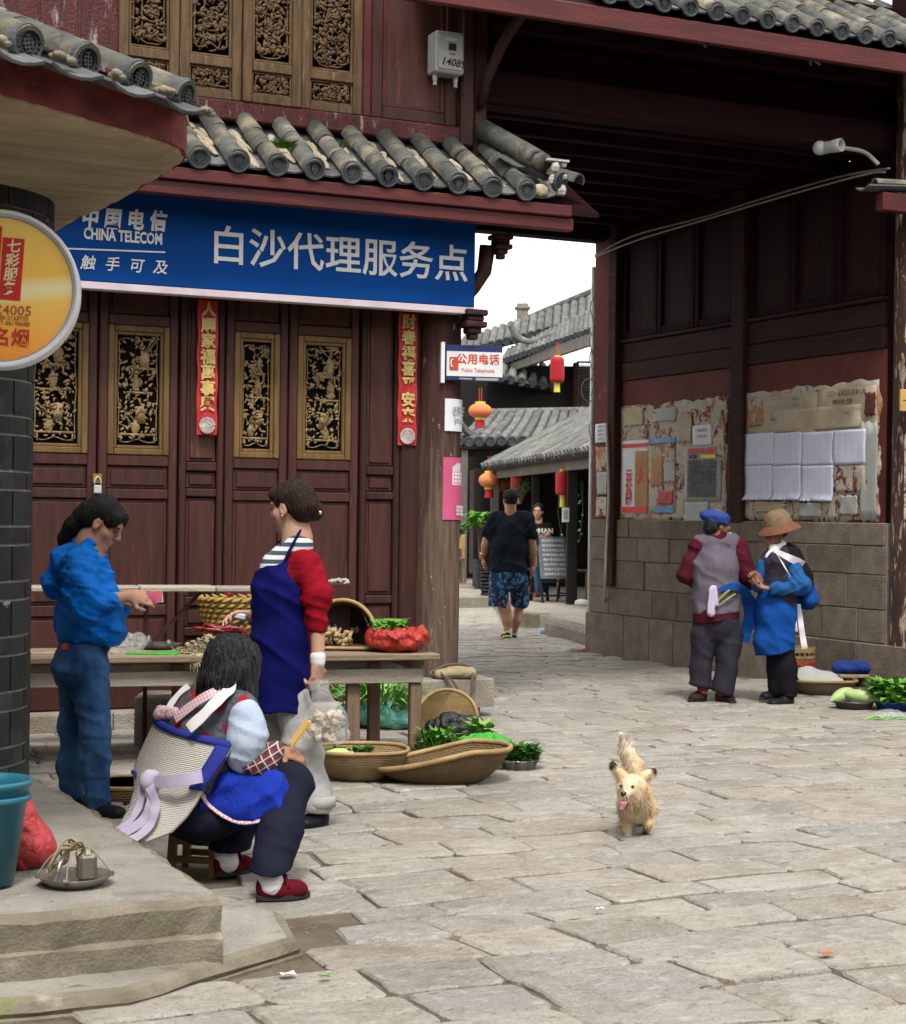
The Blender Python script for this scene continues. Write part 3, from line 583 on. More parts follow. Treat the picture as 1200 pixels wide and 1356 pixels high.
gate = empty('gate_house', (3.8, 2.3, 0)); tag(gate, 'dark gate building over the alley with a stone and red plaster wall', 'building')
def gp(b, name, mat, **k): o = b.build(name, mat, gate, **k); o.location = Vector(o.location) - gate.location; return o
GX = 3.8
random.seed(8)
UEY, UEZ = -.70, 5.025
groof = empty('upper_roof', (0, 0, 0)); groof.parent = gate; groof.location = -gate.location
for k in range(-2, 19): tile_row(groof, 1.252 + .2193 * k, UEY, UEZ, .55, 5.72, scale=.92, spx=.2193)
rg = groof
MB().add([(-.4, -.66, 4.95), (5.6, -.66, 4.95), (5.6, .7, 5.70), (-.4, .7, 5.70), (-.4, -.66, 4.91), (5.6, -.66, 4.91), (5.6, .7, 5.66), (-.4, .7, 5.66)], [(0, 1, 2, 3), (7, 6, 5, 4), (0, 4, 5, 1), (1, 5, 6, 2), (2, 6, 7, 3), (3, 7, 4, 0)]).build('roof_boarding', DT, rg)
MB().span((-1.2, -.70, 4.80), (5.6, -.64, 4.945), .008).build('fascia_board', RB, rg)
MB().span((-3.8, -.72, 5.05), (-.6, -.66, 5.25), .008).build('fascia_board', RB, rg)
MB().add([(-3.8, -.7, 5.26), (5.6, -.7, 4.97), (5.6, 5.2, 7.4), (-3.8, 5.2, 7.4), (-3.8, -.7, 5.30), (5.6, -.7, 5.0), (5.6, 5.2, 7.5), (-3.8, 5.2, 7.5)], [(3, 2, 1, 0), (4, 5, 6, 7), (0, 1, 5, 4), (1, 2, 6, 5), (2, 3, 7, 6), (3, 0, 4, 7)])
# front beam and boards in shadow, ceiling joists
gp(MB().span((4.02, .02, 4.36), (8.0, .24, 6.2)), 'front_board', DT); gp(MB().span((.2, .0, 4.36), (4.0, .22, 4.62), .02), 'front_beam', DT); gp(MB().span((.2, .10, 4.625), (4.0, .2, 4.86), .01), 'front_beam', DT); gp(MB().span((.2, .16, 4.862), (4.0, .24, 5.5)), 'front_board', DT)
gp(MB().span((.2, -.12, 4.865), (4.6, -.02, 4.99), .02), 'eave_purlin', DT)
for px in (926, 1072):
    q = ony(px, 52 if px < 1000 else 76, -.25); m = MB(); m.lathe([(.02, -.02), (.05, .0), (.055, .05), (.03, .09)], 10, T(q, (0, .5, 0)))
    for k in range(7): m.tube([q, q + Vector((rnd(-.02, .14), rnd(-.05, .05), rnd(-.07, .04)))], .008, 5)
    gp(m, 'beam_ornament', MATS['plinth stone'], smooth=True)
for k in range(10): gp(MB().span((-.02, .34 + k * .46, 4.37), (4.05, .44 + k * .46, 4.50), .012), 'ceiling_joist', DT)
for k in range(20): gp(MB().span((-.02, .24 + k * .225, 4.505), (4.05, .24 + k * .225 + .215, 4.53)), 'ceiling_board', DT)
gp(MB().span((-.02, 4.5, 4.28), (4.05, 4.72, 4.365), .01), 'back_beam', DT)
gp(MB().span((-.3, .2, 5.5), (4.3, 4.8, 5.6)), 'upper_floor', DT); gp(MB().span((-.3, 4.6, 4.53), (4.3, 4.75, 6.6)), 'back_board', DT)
# stone wall: individual blocks in courses
random.seed(77); BM = {}
zc = [0, .43, .70, .98, 1.215, 1.40]
for c in range(5):
    y = -.02 - (0 if c else .5); z0, z1 = zc[c], zc[c + 1]; first = True
    while y < 4.70:
        L = rnd(.42, .85) if not (first and c % 2) else rnd(.3, .45); first = False; L = min(L, 4.72 - y)
        if 4.72 - (y + L) < .2: L = 4.72 - y
        key = round(L, 1); pr = rnd(0, .012) + (.05 if c == 0 else 0)
        m = MB().box((0, 0, 0), (.22, L - .005, z1 - z0 - .005), bev=.006); gp(m, 'stone_block', MATS['wall stone'], loc=(GX + .11 - pr, y + L / 2, (z0 + z1) / 2)); y += L
gp(MB().span((GX + .02, -.02, 0), (GX + .2, 4.70, 1.40)), 'mortar_bed', MATS['grout'])
gp(MB().span((GX - .05, -.6, 0), (GX + .5, -.03, .40), .02), 'column_stone', MATS['plinth stone'])
gp(MB().span((GX + .004, .0, .42), (GX + .06, .055, 1.40), .01), 'mortar_strip', MATS['plinth stone'])
# red plaster, boards, dark window panels, posts
for y0, y1 in ((.04, 1.95), (2.17, 4.17)):
    gp(MB().span((GX + .03, y0, 1.402), (GX + .09, y1, 2.80)), 'plaster_panel', MATS['red plaster'])
    zz = [2.805, 2.99, 3.19]
    for k in range(2): gp(MB().span((GX + .012 + .01 * k, y0, zz[k]), (GX + .08, y1, zz[k + 1] - .004), .008), 'wall_plank', MATS['dark plank'])
    gp(MB().span((GX - .005, y0, 3.19), (GX + .08, y1, 3.225), .008), 'ledge', MATS['dark plank'])
    n = 3
    for k in range(n):
        a = y0 + (y1 - y0) * k / n; b_ = y0 + (y1 - y0) * (k + 1) / n; m = MB()
        m.span((GX + .02, a + .004, 3.23), (GX + .07, a + .075, 4.36), .008).span((GX + .02, b_ - .075, 3.23), (GX + .07, b_ - .004, 4.36), .008).span((GX + .024, a + .076, 3.23), (GX + .068, b_ - .076, 3.30), .006).span((GX + .024, a + .076, 4.18), (GX + .068, b_ - .076, 4.36), .006)
        f = gp(m, 'window_panel', MATS['dark timber']); MB().span((GX + .05, a + .076, 3.30), (GX + .066, b_ - .076, 4.18)).build('panel_board', MATS['dark panel'], f)
gp(MB().span((GX - .02, 1.955, 1.38), (GX + .1, 2.165, 4.40), .012), 'wall_post', MATS['dark plank'])
gp(MB().span((GX - .05, 4.18, .72), (GX + .08, 4.34, 4.40), .012), 'wall_post', MATS['dark plank']); gp(MB().span((GX - .004, 4.345, 1.30), (GX + .1, 4.70, 4.30), .008), 'end_board', MATS['red plaster'])
gp(MB().lathe([(.165, 0), (.168, .5), (.16, 2.0), (.155, 4.7)], 22, T((GX + .14, -.18, .40))), 'gate_column', MATS['peeling column'], auto=True)
gp(MB().span((4.1, -.12, 0), (7.0, -.02, 4.4)), 'side_wall', MATS['wall stone'])
gp(MB().span((3.86, -.02, 0), (4.0, 4.72, 4.4)), 'wall_core', DT)
# small tiled canopy that starts right of the column
cn = empty('side_canopy', (3.9, -.4, 0)); cn.parent = gate; cn.location = Vector((3.9, -.4, 0)) - gate.location
e0 = ony(1160, 243, -.75) - Vector((3.9, -.4, 0))
q0 = ony(1158, 244, -.42) - Vector((3.9, -.4, 0))
for k in range(4): inst('cap_tile', TILE, cn, q0 + Vector((.30 + .29 * k, 0, .02 + .02 * k)), (.06, 0, -pi / 2), (.62, 1, .62)); inst('pan_tile', PAN, cn, q0 + Vector((.30 + .29 * k, .02, -.03 + .02 * k)), (.06, 0, -pi / 2), (.7, 2, 1))
MB().span((q0.x + .05, q0.y - .05, q0.z - .20), (q0.x + 1.6, q0.y + .05, q0.z - .06), .008).build('fascia_board', RB, cn)

# ================================================================== corner pavilion at the left
pav = empty('corner_pavilion', (-4.6, -4.6, .262)); tag(pav, 'corner pavilion with a black tiled pillar and red edged concrete canopy', 'building')
def pp(b, name, mat, **k): o = b.build(name, mat, pav, **k); o.location = Vector(o.location) - Vector(pav.location); return o
pc = kf(0, 6.62, 0); PCX = (-107 - 600) * 6.62 / FPX; pc = CAMP + FW * 6.62 + RT * PCX; PR = .42
pp(MB().lathe([(PR - .008, .255), (PR - .008, 3.0)], 40, T((pc.x, pc.y, 0))), 'pillar_core', MATS['grout'])
def arc_tile(a0, a1, z0, z1, r0, r1, n=5):
    m = MB(); vs = []
    for i in range(n + 1):
        a = a0 + (a1 - a0) * i / n
        for r in (r0, r1):
            for z in (z0, z1): vs.append((cos(a) * r, sin(a) * r, z))
    fs = [(0, 1, 3, 2), (4 * n, 4 * n + 2, 4 * n + 3, 4 * n + 1)]
    for i in range(n):
        b = 4 * i; fs += [(b + 2, b + 6, b + 7, b + 3)[::-1], (b, b + 1, b + 5, b + 4)[::-1], (b + 1, b + 3, b + 7, b + 5)[::-1], (b, b + 4, b + 6, b + 2)[::-1]]
    return m.add(vs, fs)
random.seed(3); z = .262; row = 0; seg = 12
AT = {}
while z < 2.28:
    h = .136 if row % 2 else .070
    for k in range(seg):
        off = (.5 if row % 2 else 0); a0 = 2 * pi * (k + off) / seg; a1 = a0 + 2 * pi / seg
        key = (h,)
        if key not in AT: AT[key] = arc_tile(.004, 2 * pi / seg - .020, 0, h - .010, PR - .02, PR).mesh('pillar_tile', MATS['black glazed tile'])
        o = inst('pillar_tile', AT[key], pav, Vector((pc.x, pc.y, z)) - Vector(pav.location), (0, 0, a0))
    z += h; row += 1
PR2 = PR + .07
pp(MB().lathe([(PR2 - .008, 2.29), (PR2 - .008, 2.9)], 40, T((pc.x, pc.y, 0))), 'pillar_collar', MATS['grout'])
z = 2.28; row = 0; AT2 = arc_tile(.004, 2 * pi / seg - .010, 0, .118, PR2 - .02, PR2).mesh('pillar_tile', MATS['black glazed tile'])
while z < 2.85:
    for k in range(seg): inst('pillar_tile', AT2, pav, Vector((pc.x, pc.y, z)) - Vector(pav.location), (0, 0, 2 * pi * (k + .5 * (row % 2)) / seg))
    z += .126; row += 1
# canopy: soffit outline at 2.6 m, red band, tile course along the edge
CZ = 2.60
front = [onz(-60, 118, CZ), onz(0, 135, CZ), onz(60, 150, CZ), onz(120, 168, CZ), onz(180, 185, CZ), onz(225, 199, CZ), onz(241, 206, CZ), onz(245, 218, CZ)]
side = [onz(228, 232, CZ), onz(200, 248, CZ), onz(160, 270, CZ), onz(110, 292, CZ), onz(75, 312, CZ), onz(20, 345, CZ)]
edge = [Vector((p.x, p.y)) for p in front + side]; edge = [Vector((-6.2, -6.6))] + edge + [Vector((-3.62, -2.9)), Vector((-6.2, -2.9))]
tops = [ony(0, 0)]
m = MB(); n = len(edge); rr_ = random.Random(4); vs = [(p.x, p.y, CZ) for p in edge] + [(p.x, p.y, CZ + .5) for p in edge]
sub = []
for i in range(n - 1):
    for t in range(6): sub.append(edge[i].lerp(edge[i + 1], t / 6) + Vector((rr_.uniform(-.005, .005), rr_.uniform(-.005, .005))))
sub.append(edge[-1]); ns = len(sub); cen = Vector((-4.8, -4.8))
vs = []
for z_, ins, jz in ((CZ, .06, .0), (CZ + .012, .012, .006), (CZ + .03, 0, .006), (CZ + .135, .02, 0)):
    for p in sub: d = (cen - p).normalized(); q = p + d * ins; vs.append((q.x, q.y, z_ + rr_.uniform(-jz, jz)))
m.add(vs, [tuple(range(ns))[::-1]] + [(k * ns + j, k * ns + (j + 1) % ns, (k + 1) * ns + (j + 1) % ns, (k + 1) * ns + j) for k in range(3) for j in range(ns)])
pp(m, 'canopy_slab', MATS['pavilion concrete'])
def strip(pts, z0, z1, out, th):
    m = MB(); n = len(pts); vs = []
    for i, p in enumerate(pts):
        d = (pts[min(i + 1, n - 1)] - pts[max(i - 1, 0)]).normalized(); nn = Vector((d.y, -d.x))
        for o_, z in ((out, z0), (out, z1), (out - th, z1), (out - th, z0)): vs.append((p.x + nn.x * o_, p.y + nn.y * o_, z))
    fs = [(0, 1, 2, 3), tuple((n - 1) * 4 + k for k in (3, 2, 1, 0))]
    for i in range(n - 1):
        for k in range(4): fs.append((4 * i + k, 4 * i + 4 + k, 4 * i + 4 + (k + 1) % 4, 4 * i + (k + 1) % 4))
    return m.add(vs, fs)
rim = [p for p in edge[1:-1]]
rim2 = []
for i in range(len(rim) - 1):
    for t in range(4): rim2.append(rim[i].lerp(rim[i + 1], t / 4))
rim2.append(rim[-1])
pp(strip(rim2, CZ + .022, CZ + .135, .006, .05), 'red_band', MATS['red band paint'])
pp(strip(rim2, CZ + .137, CZ + .150, .012, .08), 'tile_bed', MATS['pavilion concrete'])
# tiles standing out over the band, square to the edge
random.seed(12)
PT = half_tube(.34, .054, .058).mesh('cap_tile', MATS['mossy roof tile'], True); PT.set_sharp_from_angle(angle=radians(40)); PD = disc(.060).mesh('tile_end', MATS['tile face'])
L = [0.0]
for a, b in zip(rim2[:-1], rim2[1:]): L.append(L[-1] + (b - a).length)
def along(s_):
    for i in range(len(L) - 1):
        if L[i + 1] >= s_: t = (s_ - L[i]) / (L[i + 1] - L[i]); return rim2[i].lerp(rim2[i + 1], t), (rim2[i + 1] - rim2[i]).normalized()
    return rim2[-1], (rim2[-1] - rim2[-2]).normalized()
# arc position of the first disc, seen at pixel 108, 85
best = next(s_ / 100 for s_ in range(0, int(L[-1] * 100)) if proj((*along(s_ / 100)[0], CZ + .2))[0] > 96)
s_ = best - .24 * 2
while s_ < L[-1] - .05:
    p, d = along(max(s_, 0)); d = (along(min(s_ + .12, L[-1]))[0] - along(max(s_ - .12, 0))[0]).normalized(); nn = Vector((d.y, -d.x))
    if nn.y > -.30: break
    az = math.atan2(nn.y, nn.x) + pi / 2; ov = .05 if nn.y < -.35 else -.09
    lift = .168 + .008 * sin(s_ * 3)
    base = Vector((p.x + nn.x * ov, p.y + nn.y * ov, CZ + lift)) - Vector(pav.location)
    for k in range(4):
        b = base + Vector((-nn.x, -nn.y, .42)) * (.30 * (k + 1)) * .95
        inst('cap_tile', PT, pav, b, (.40, 0, az + rnd(-.03, .03)), (1, .96, 1))
    inst('tile_end', PD, pav, base + Vector((nn.x * .008, nn.y * .008, .0)), (pi / 2 + .15, rnd(-.3, .3), az))
    q, d2 = along(min(max(s_ + .12, 0), L[-1])); nn2 = Vector((d2.y, -d2.x))
    for k in range(4 if nn2.y < -.4 else 0):
        b = Vector((q.x + nn2.x * (ov - .05 - .26 * (k + .9)), q.y + nn2.y * (ov - .05 - .26 * (k + .9)), CZ + lift - .045 + .108 * (k + .9))) - Vector(pav.location)
        inst('pan_tile', PAN, pav, b, (.36, 0, math.atan2(nn2.y, nn2.x) + pi / 2), (.86, 2.0, .8))
    if random.random() < .7: m_ = Vector((q.x + nn2.x * .05, q.y + nn2.y * .05, CZ + lift - .02)) - Vector(pav.location); inst('mortar', random.choice(LUMPS), pav, m_, (.2, 0, az), (.5, .3, .5))
    s_ += .235
pp(MB().prism([(p.x, p.y) for p in [cen.lerp(e, .86) for e in edge]], .05, T((0, 0, CZ + .165))), 'roof_boarding', DT)

# ================================================================== signs, papers, boxes fixed to the buildings
def sign_pt(px, py, y): return ony(px, py, y)
SY = -.36
sb = ony(629, 416, SY); st_ = ony(632, 300, SY)
sg = empty('shop_sign', ((-3.55 + sb.x) / 2, SY, sb.z)); tag(sg, 'long blue shop sign with white Chinese lettering above the carved doors', 'sign')
ox, oz = sg.location.x, sb.z; hw = (sb.x + 3.55) / 2; SH = .70
MB().box((0, .05, SH / 2 + .048), (hw * 2, .09, SH), bev=.004).build('sign_board', MATS['sign blue'], sg)
MB().box((0, .05, .022), (hw * 2 + .002, .094, .046), bev=.004).build('sign_edge', MATS['sign edge'], sg)
def on_sign(px, py): q = ony(px, py, SY); return Vector((q.x - ox, .003, q.z - oz))
a, b = on_sign(303, 333), on_sign(598, 350)
step = (b.x - a.x) / 6
text('lettering', '白沙代理服务点', .262, MATS['sign white'], sg, T(((a.x + b.x) / 2, -.0, (a.z + b.z) / 2 + .005)) @ FRONT, bold=.0035, sp=step / (.262 * .99))
a, b = on_sign(120, 293), on_sign(209, 294)
for i, c in enumerate('中国电信'):
    t = i / 3; px = 119 + t * 90; q = on_sign(px, 290 + 1.5 * i); text('lettering', c, .135, MATS['sign white'], sg, T((q.x, 0, q.z)) @ FRONT, bold=.005, shear=.12, sx=.82)
a, b = on_sign(107, 310), on_sign(219, 317)
text('lettering', 'CHINA TELECOM', .098, MATS['sign white'], sg, T(((a.x + b.x) / 2, 0, (a.z + b.z) / 2)) @ FRONT, bold=.003, sx=(b.x - a.x) / .82)
a, b = on_sign(60, 328), on_sign(219, 334); MB().bar((a.x, 0.002, a.z), (b.x, .002, b.z), .006, .009).build('underline', MATS['sign white'], sg)
for i, c in enumerate('触手可及'):
    q = on_sign(116 + i * 32, 349 + i * 2); text('lettering', c, .095, MATS['sign white'], sg, T((q.x, 0, q.z)) @ FRONT, bold=.001, shear=.2)

def couplet(name, pxs, s, label):
    (l, t), (r, b_) = pxs; y = -.075; A = ony(l, t, y); B = ony(r, b_, y); w = B.x - A.x; h = A.z - B.z
    o = empty(name, ((A.x + B.x) / 2, y, B.z)); tag(o, label, 'paper banner', 'red couplets pasted beside the doors')
    MB().grid(lambda u, v: ((u - .5) * w + .003 * sin(v * 19), .004 * sin(v * 23 + u * 3), v * h), 4, 26, thick=-.002).build('banner_paper', MATS['couplet red'], o)
    n = len(s)
    for i, c in enumerate(s): text('lettering', c, w * .74, MATS['gold ink'], o, T((0, -.016, h * (.965 - .82 * (i + .35) / n))) @ FRONT, bold=.004)
    m = MB(); m.lathe([(w * .40, 0), (w * .40, .002), (w * .28, .003), (w * .28, .001)], 16, T((0, -.012, h * .07), (pi / 2, 0, 0))); m.lathe([(w * .15, 0), (w * .15, .003), (0, .003)], 8, T((0, -.006, h * .07), (pi / 2, 0, 0)))
    m.build('emblem', MATS['white mortar'], o)
couplet('couplet', ((262.5, 397), (287, 576)), '人順家福萬事興', 'red couplet strip between the door pairs, ending beside the padlock doors')
couplet('couplet', ((528.5, 414), (551, 590)), '財春福喜平安来', 'red couplet strip beside the corner column, right of the carved doors')

# meter box on the upper wall
A = ony(563, 42, -.02); B = ony(606, 106, -.02); w, h = (B.x - A.x) * .86, (A.z - B.z) * .94
mb = empty('meter_box', ((A.x + B.x) / 2, -.02, B.z)); tag(mb, 'pale grey electricity meter box on the upper wall panel beside the carved shutters', 'meter box')
MB().box((0, -.075, h / 2), (w, .15, h), bev=.012).build('box_body', MATS['grey metal'], mb); MB().box((0, -.156, h * .5), (w * .82, .012, h * .84), bev=.008).build('box_door', MATS['white paint'] if 0 else MATS['grey metal'], mb)
MB().box((0, -.164, h * .80), (w * .4, .004, h * .07)).build('plate', MATS['paper white'], mb); MB().box((.01, -.164, h * .62), (w * .26, .004, h * .17)).build('window', MATS['black ink'], mb)
MB().box((.01, -.164, h * .45), (w * .22, .004, h * .03)).build('plate', MATS['orange ink'], mb)
text('lettering', '14089', .075, MATS['black ink'], mb, T((.015, -.165, h * .24), (0, .05, 0)) @ FRONT, bold=.001, shear=.25)
for s_ in (-1, 1): MB().lathe([(.016, 0), (.018, -.03), (.012, -.055), (.016, -.075)], 10, T((s_ * w * .36, -.07, 0))).build('gland', MATS['grey metal'], mb)

# telephone sign hung out from the column
A = ony(588, 480, -.22)
ps = empty('telephone_sign', (A.x, A.y, A.z)); tag(ps, 'small white and navy public telephone sign sticking out from the corner column', 'sign'); ps.rotation_euler = (0, 0, radians(-14))
W2, H2 = .40, .245
MB().box((W2 / 2 + .01, 0, 0), (W2, .05, H2), bev=.003).build('sign_board', MATS['sign navy'], ps); MB().box((W2 / 2 + .012, -.0265, -.008), (W2 - .004, .004, H2 * .70)).build('face', MATS['sign white'], ps)
MB().box((-.012, 0, -.002), (.028, .06, H2 * 1.16), bev=.004).build('mount', MATS['white paint'], ps)
MB().box((.065, -.030, -.008), (.062, .004, .092), bev=.0015).build('emblem', MATS['sign red'], ps)
m = MB(); m.tube([(.065 + .022 * cos(a), -.033, -.006 + .030 * sin(a)) for a in [1.9 + .25 * k for k in range(10)]], [.008] + [.005] * 8 + [.008], 6); m.build('emblem', MATS['sign white'], ps)
text('lettering', '公用电话', .075, MATS['sign red'], ps, T((.235, -.030, .022)) @ FRONT, bold=.002, sp=1.05); text('lettering', 'Public Telephone', .038, MATS['sign red'], ps, T((.235, -.030, -.052)) @ FRONT, sx=.88)
MB().box((.30, -.027, -H2 * .45), (.16, .004, .018)).build('small_print', MATS['grey ink'], ps); MB().box((.15, -.027, -H2 * .45), (.09, .004, .010)).build('small_print', MATS['grey ink'], ps)

# papers glued round the column
def on_column(name, t, b_, a0, a1, mat, label, cat):
    cx, cy, r = -.145, -.06, .160; o = empty(name, (cx, cy, b_)); tag(o, label, cat)
    MB().grid(lambda u, v: (cos(a0 + (a1 - a0) * u) * r * 1.004, sin(a0 + (a1 - a0) * u) * r * 1.004, v * (t - b_)), 8, 2, thick=-.001).build('sheet', mat, o); return o, r
z1, z0 = ony(570, 527, -.2).z, ony(570, 570, -.2).z
o, r = on_column('paper_notice', z1, z0, -1.75, -.42, MATS['paper white'], 'small white handwritten paper notice wrapped round the corner column', 'notice')
text('lettering', '老院子', .075, MATS['grey ink'], o, T((cos(-1.0) * (r + .004), sin(-1.0) * (r + .004), .135), (0, 0, -1.0 + pi / 2)) @ FRONT, sx=.7)
text('lettering', '老年活动', .04, MATS['grey ink'], o, T((cos(-1.0) * (r + .004), sin(-1.0) * (r + .004), .07), (0, 0, -1.0 + pi / 2)) @ FRONT, sx=.7)
z1, z0 = ony(570, 605, -.2).z, ony(570, 688, -.2).z; h = z1 - z0
o, r = on_column('pink_poster', z1, z0, -1.80, -.38, MATS['paper pink'], 'pink poster with a white house pattern wrapped round the corner column', 'poster')
def colpt(a, z, e=.003): return (cos(a) * (r + e), sin(a) * (r + e), z)
def colbox(m, a0, a1, z0_, z1_, e=.0025): m.grid(lambda u, v: colpt(a0 + (a1 - a0) * u, z0_ + (z1_ - z0_) * v, e), 5, 1)
m = MB(); colbox(m, -1.35, -.45, h * .56, h * .76); 
for k in range(12): colbox(m, -1.35 + k * .05, -1.31 + k * .05, h * .77, h * (.80 + .012 * min(k, 5) + .05), .0025)
m.build('house_print', MATS['sign white'], o); m = MB()
for i in range(5):
    for j in range(3): colbox(m, -1.27 + i * .17, -1.19 + i * .17, h * (.58 + j * .06), h * (.61 + j * .06), .004)
m.build('house_print', MATS['paper pink'], o)
for k in range(3): text('lettering', '古城客栈欢迎', .022, MATS['sign white'], o, T(colpt(-.80, h * (.20 - k * .055), .003), (0, 0, -.80 + pi / 2)) @ FRONT)

# round light box sign of the tobacco shop
C0 = ond(-1, 383, 5.55); rs = empty('round_sign', C0, -TH + radians(9)); tag(rs, 'round yellow and orange light box sign with a white rim beside the tiled pillar', 'sign')
R_ = 105 * 5.55 / FPX; RX = T((0, 0, 0), (pi / 2, 0, 0))
MB().lathe([(R_ * .90, -.09), (R_, -.085), (R_, .012), (R_ * .985, .02), (R_ * .955, .02), (R_ * .945, .006), (R_ * .92, .004), (R_ * .92, -.01)], 64, RX).build('rim', plain('enamel rim', (.72, .74, .78), .3, spec=.5), rs, auto=True)
MB().lathe([(R_ * .921, -.008), (R_ * .921, .0045), (R_ * .905, .0045)], 64, RX, closed=False).build('rim_seal', plain('grey seal', (.33, .34, .42), .5), rs)
s = NT('sign gold'); v = s.coord(False); x, y, z = s.sep(v)
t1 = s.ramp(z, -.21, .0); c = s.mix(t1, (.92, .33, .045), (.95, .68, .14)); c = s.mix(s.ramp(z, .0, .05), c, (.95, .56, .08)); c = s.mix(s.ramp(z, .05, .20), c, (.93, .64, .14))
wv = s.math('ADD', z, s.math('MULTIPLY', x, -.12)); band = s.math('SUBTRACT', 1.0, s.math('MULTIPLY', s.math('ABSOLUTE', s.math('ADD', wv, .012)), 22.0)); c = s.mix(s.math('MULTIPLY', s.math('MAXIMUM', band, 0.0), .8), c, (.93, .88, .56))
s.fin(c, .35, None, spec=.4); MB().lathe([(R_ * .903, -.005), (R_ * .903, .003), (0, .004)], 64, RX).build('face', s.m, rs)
YF = -.006
def rpt(px, py): return Vector(((px + 1) * 5.55 / FPX, YF, (383 - py) * 5.55 / FPX))
pt = 5.55 / FPX
m = MB(); q = rpt(15, 356); m.box((q.x, YF + .001, q.z), (28 * pt, .003, 82 * pt), (0, .06, 0)); q = rpt(-13, 347); m.box((q.x, YF + .001, q.z), (25 * pt, .003, 95 * pt), (0, .06, 0)); m.build('red_block', MATS['red ink'], rs)
for i, c_ in enumerate('七彩服务'): q = rpt(17 - i * 1.8, 327 + i * 18.6); text('lettering', c_, 18.5 * pt, MATS['cream ink'], rs, T((q.x, YF - .002, q.z)) @ FRONT, bold=.0009, shear=.1)
q = rpt(2, 411); text('lettering', '龙4005', 18 * pt, plain('brown ink', (.35, .06, .03), .6), rs, T((q.x + .028, YF, q.z), (0, .03, 0)) @ FRONT, sx=1.05)
for k, n_ in ((421, '0888-5158720'), (428, '0877-38198688')): q = rpt(0, k); text('lettering', n_, 8 * pt, MATS['orange ink'], rs, T((q.x + .035, YF, q.z), (0, .03, 0)) @ FRONT, align='CENTER')
q = rpt(15, 448); text('lettering', '名烟', 25 * pt, MATS['red ink'], rs, T((q.x, YF, q.z), (0, .03, 0)) @ FRONT, bold=.001)
MB().tube([(-.05, .1, .05), (-.1, .5, .05)], .02, 8).build('bracket', MATS['grey metal'], rs)

# posters on the red plaster
WX = GX + .03
def wall_pt(px, py, e=0.0): q = onx(px, py, WX - e); return q
def poster(name, l, t, r, b_, mat, label=None, cat='poster', e=.002, torn=0.0, group=None, nu=10, nv=8, seed=0, parent=None, curl=.0):
    rr = random.Random(seed + int(l * 7 + t)); A = wall_pt(l, (t + b_) / 2, e); B = wall_pt(r, (t + b_) / 2, e); zt = wall_pt((l + r) / 2, t, e).z; zb = wall_pt((l + r) / 2, b_, e).z
    y0, y1 = A.y, B.y; w = y0 - y1; h = zt - zb; ph = [rr.uniform(0, 6) for _ in range(6)]
    def f(u, v):
        eu = torn * w * (sin(v * 17 + ph[0]) * .4 + sin(v * 41 + ph[1]) * .35 + rr.uniform(-.5, .5)) * (1 if u in (0, 1) else 0); ev = torn * h * (sin(u * 15 + ph[2]) * .5 + rr.uniform(-.6, .6)) * (1 if v in (0, 1) else 0)
        bulge = .004 + .003 * sin(u * 7 + ph[3]) * sin(v * 5 + ph[4]) + curl * max(0, .16 - v) * 3 * abs(sin(u * 4 + ph[5]))
        return (-bulge, w / 2 - u * w + eu, v * h + ev)
    o = MB().grid(f, nu, nv, thick=-.001)
    root = empty(name, (WX - e, (y0 + y1) / 2, zb)) if parent is None else parent
    if parent is None: tag(root, label, cat, group)
    s_ = o.build('sheet', mat, root, smooth=True)
    if parent is not None: s_.location = Vector((WX - e, (y0 + y1) / 2, zb)) - Vector(root.location)
    return root, w, h
def wtext(root, c, size, mat, y, z, sx=1, sp=1.0, vertical=False, e=.012, bold=0): return text('lettering', c, size, mat, root, T((-e, y, z), (0, 0, -pi / 2)) @ FRONT, sx=sx, sp=sp, vertical=vertical, ext=.0006, bold=bold)
poster('paste_remains', 819, 532, 963, 690, MATS['torn paper'], 'weathered layer of torn paper remains on the left red plaster panel', 'poster remains', torn=.02, nu=24, nv=22)
poster('paste_remains', 984, 512, 1166, 690, MATS['torn paper'], 'weathered layer of torn paper remains on the right red plaster panel', 'poster remains', torn=.02, nu=24, nv=22)
o, w, h = poster('handwritten_poster', 986, 524, 1082, 640, MATS['paper aged'], 'aged buff poster with faded handwritten columns behind the white list sheets', 'poster', e=.006, torn=.012)
R0 = random.Random(5); glyphs = '張王李和木楊趙陳劉周吳徐孫馬朱胡郭何高林羅鄭梁'
for k in range(8):
    for j in range(3): wtext(o, ''.join(R0.choice(glyphs) for _ in range(3)), .04, MATS['grey ink'], w * .38 - j * w * .3, h * .95 - k * .055, sx=.8, e=.0065)
o, w, h = poster('handwritten_poster', 1083, 514, 1162, 640, MATS['paper aged'], 'aged buff poster with a handwritten heading at the top right of the right panel', 'poster', e=.0065, torn=.02)
wtext(o, '二〇一五年公示名单公布', .055, MATS['black ink'], 0, h * .95, sx=.85)
wtext(o, '村民小组一览表', .045, MATS['black ink'], .05, h * .86, sx=.85)
for k in range(8):
    for j in range(3): wtext(o, ''.join(R0.choice(glyphs) for _ in range(3)), .036, MATS['grey ink'], w * .33 - j * w * .33, h * .74 - k * .062, sx=.8, e=.0065)
poster('orange_poster', 1022, 540, 1140, 570, MATS['paper aged'], 'faded buff orange strip of paper above the white list sheets', 'poster', e=.009, torn=.01)
rr0 = random.Random(2)
lp = [((986, 574), (1025, 616)), ((1024.5, 573), (1062, 616)), ((1061.5, 572), (1104, 616)), ((1103, 569), (1147, 615)), ((986, 616.5), (1023, 662)), ((1023.5, 616.5), (1061, 662)), ((1061.5, 616.5), (1104, 663.5))]
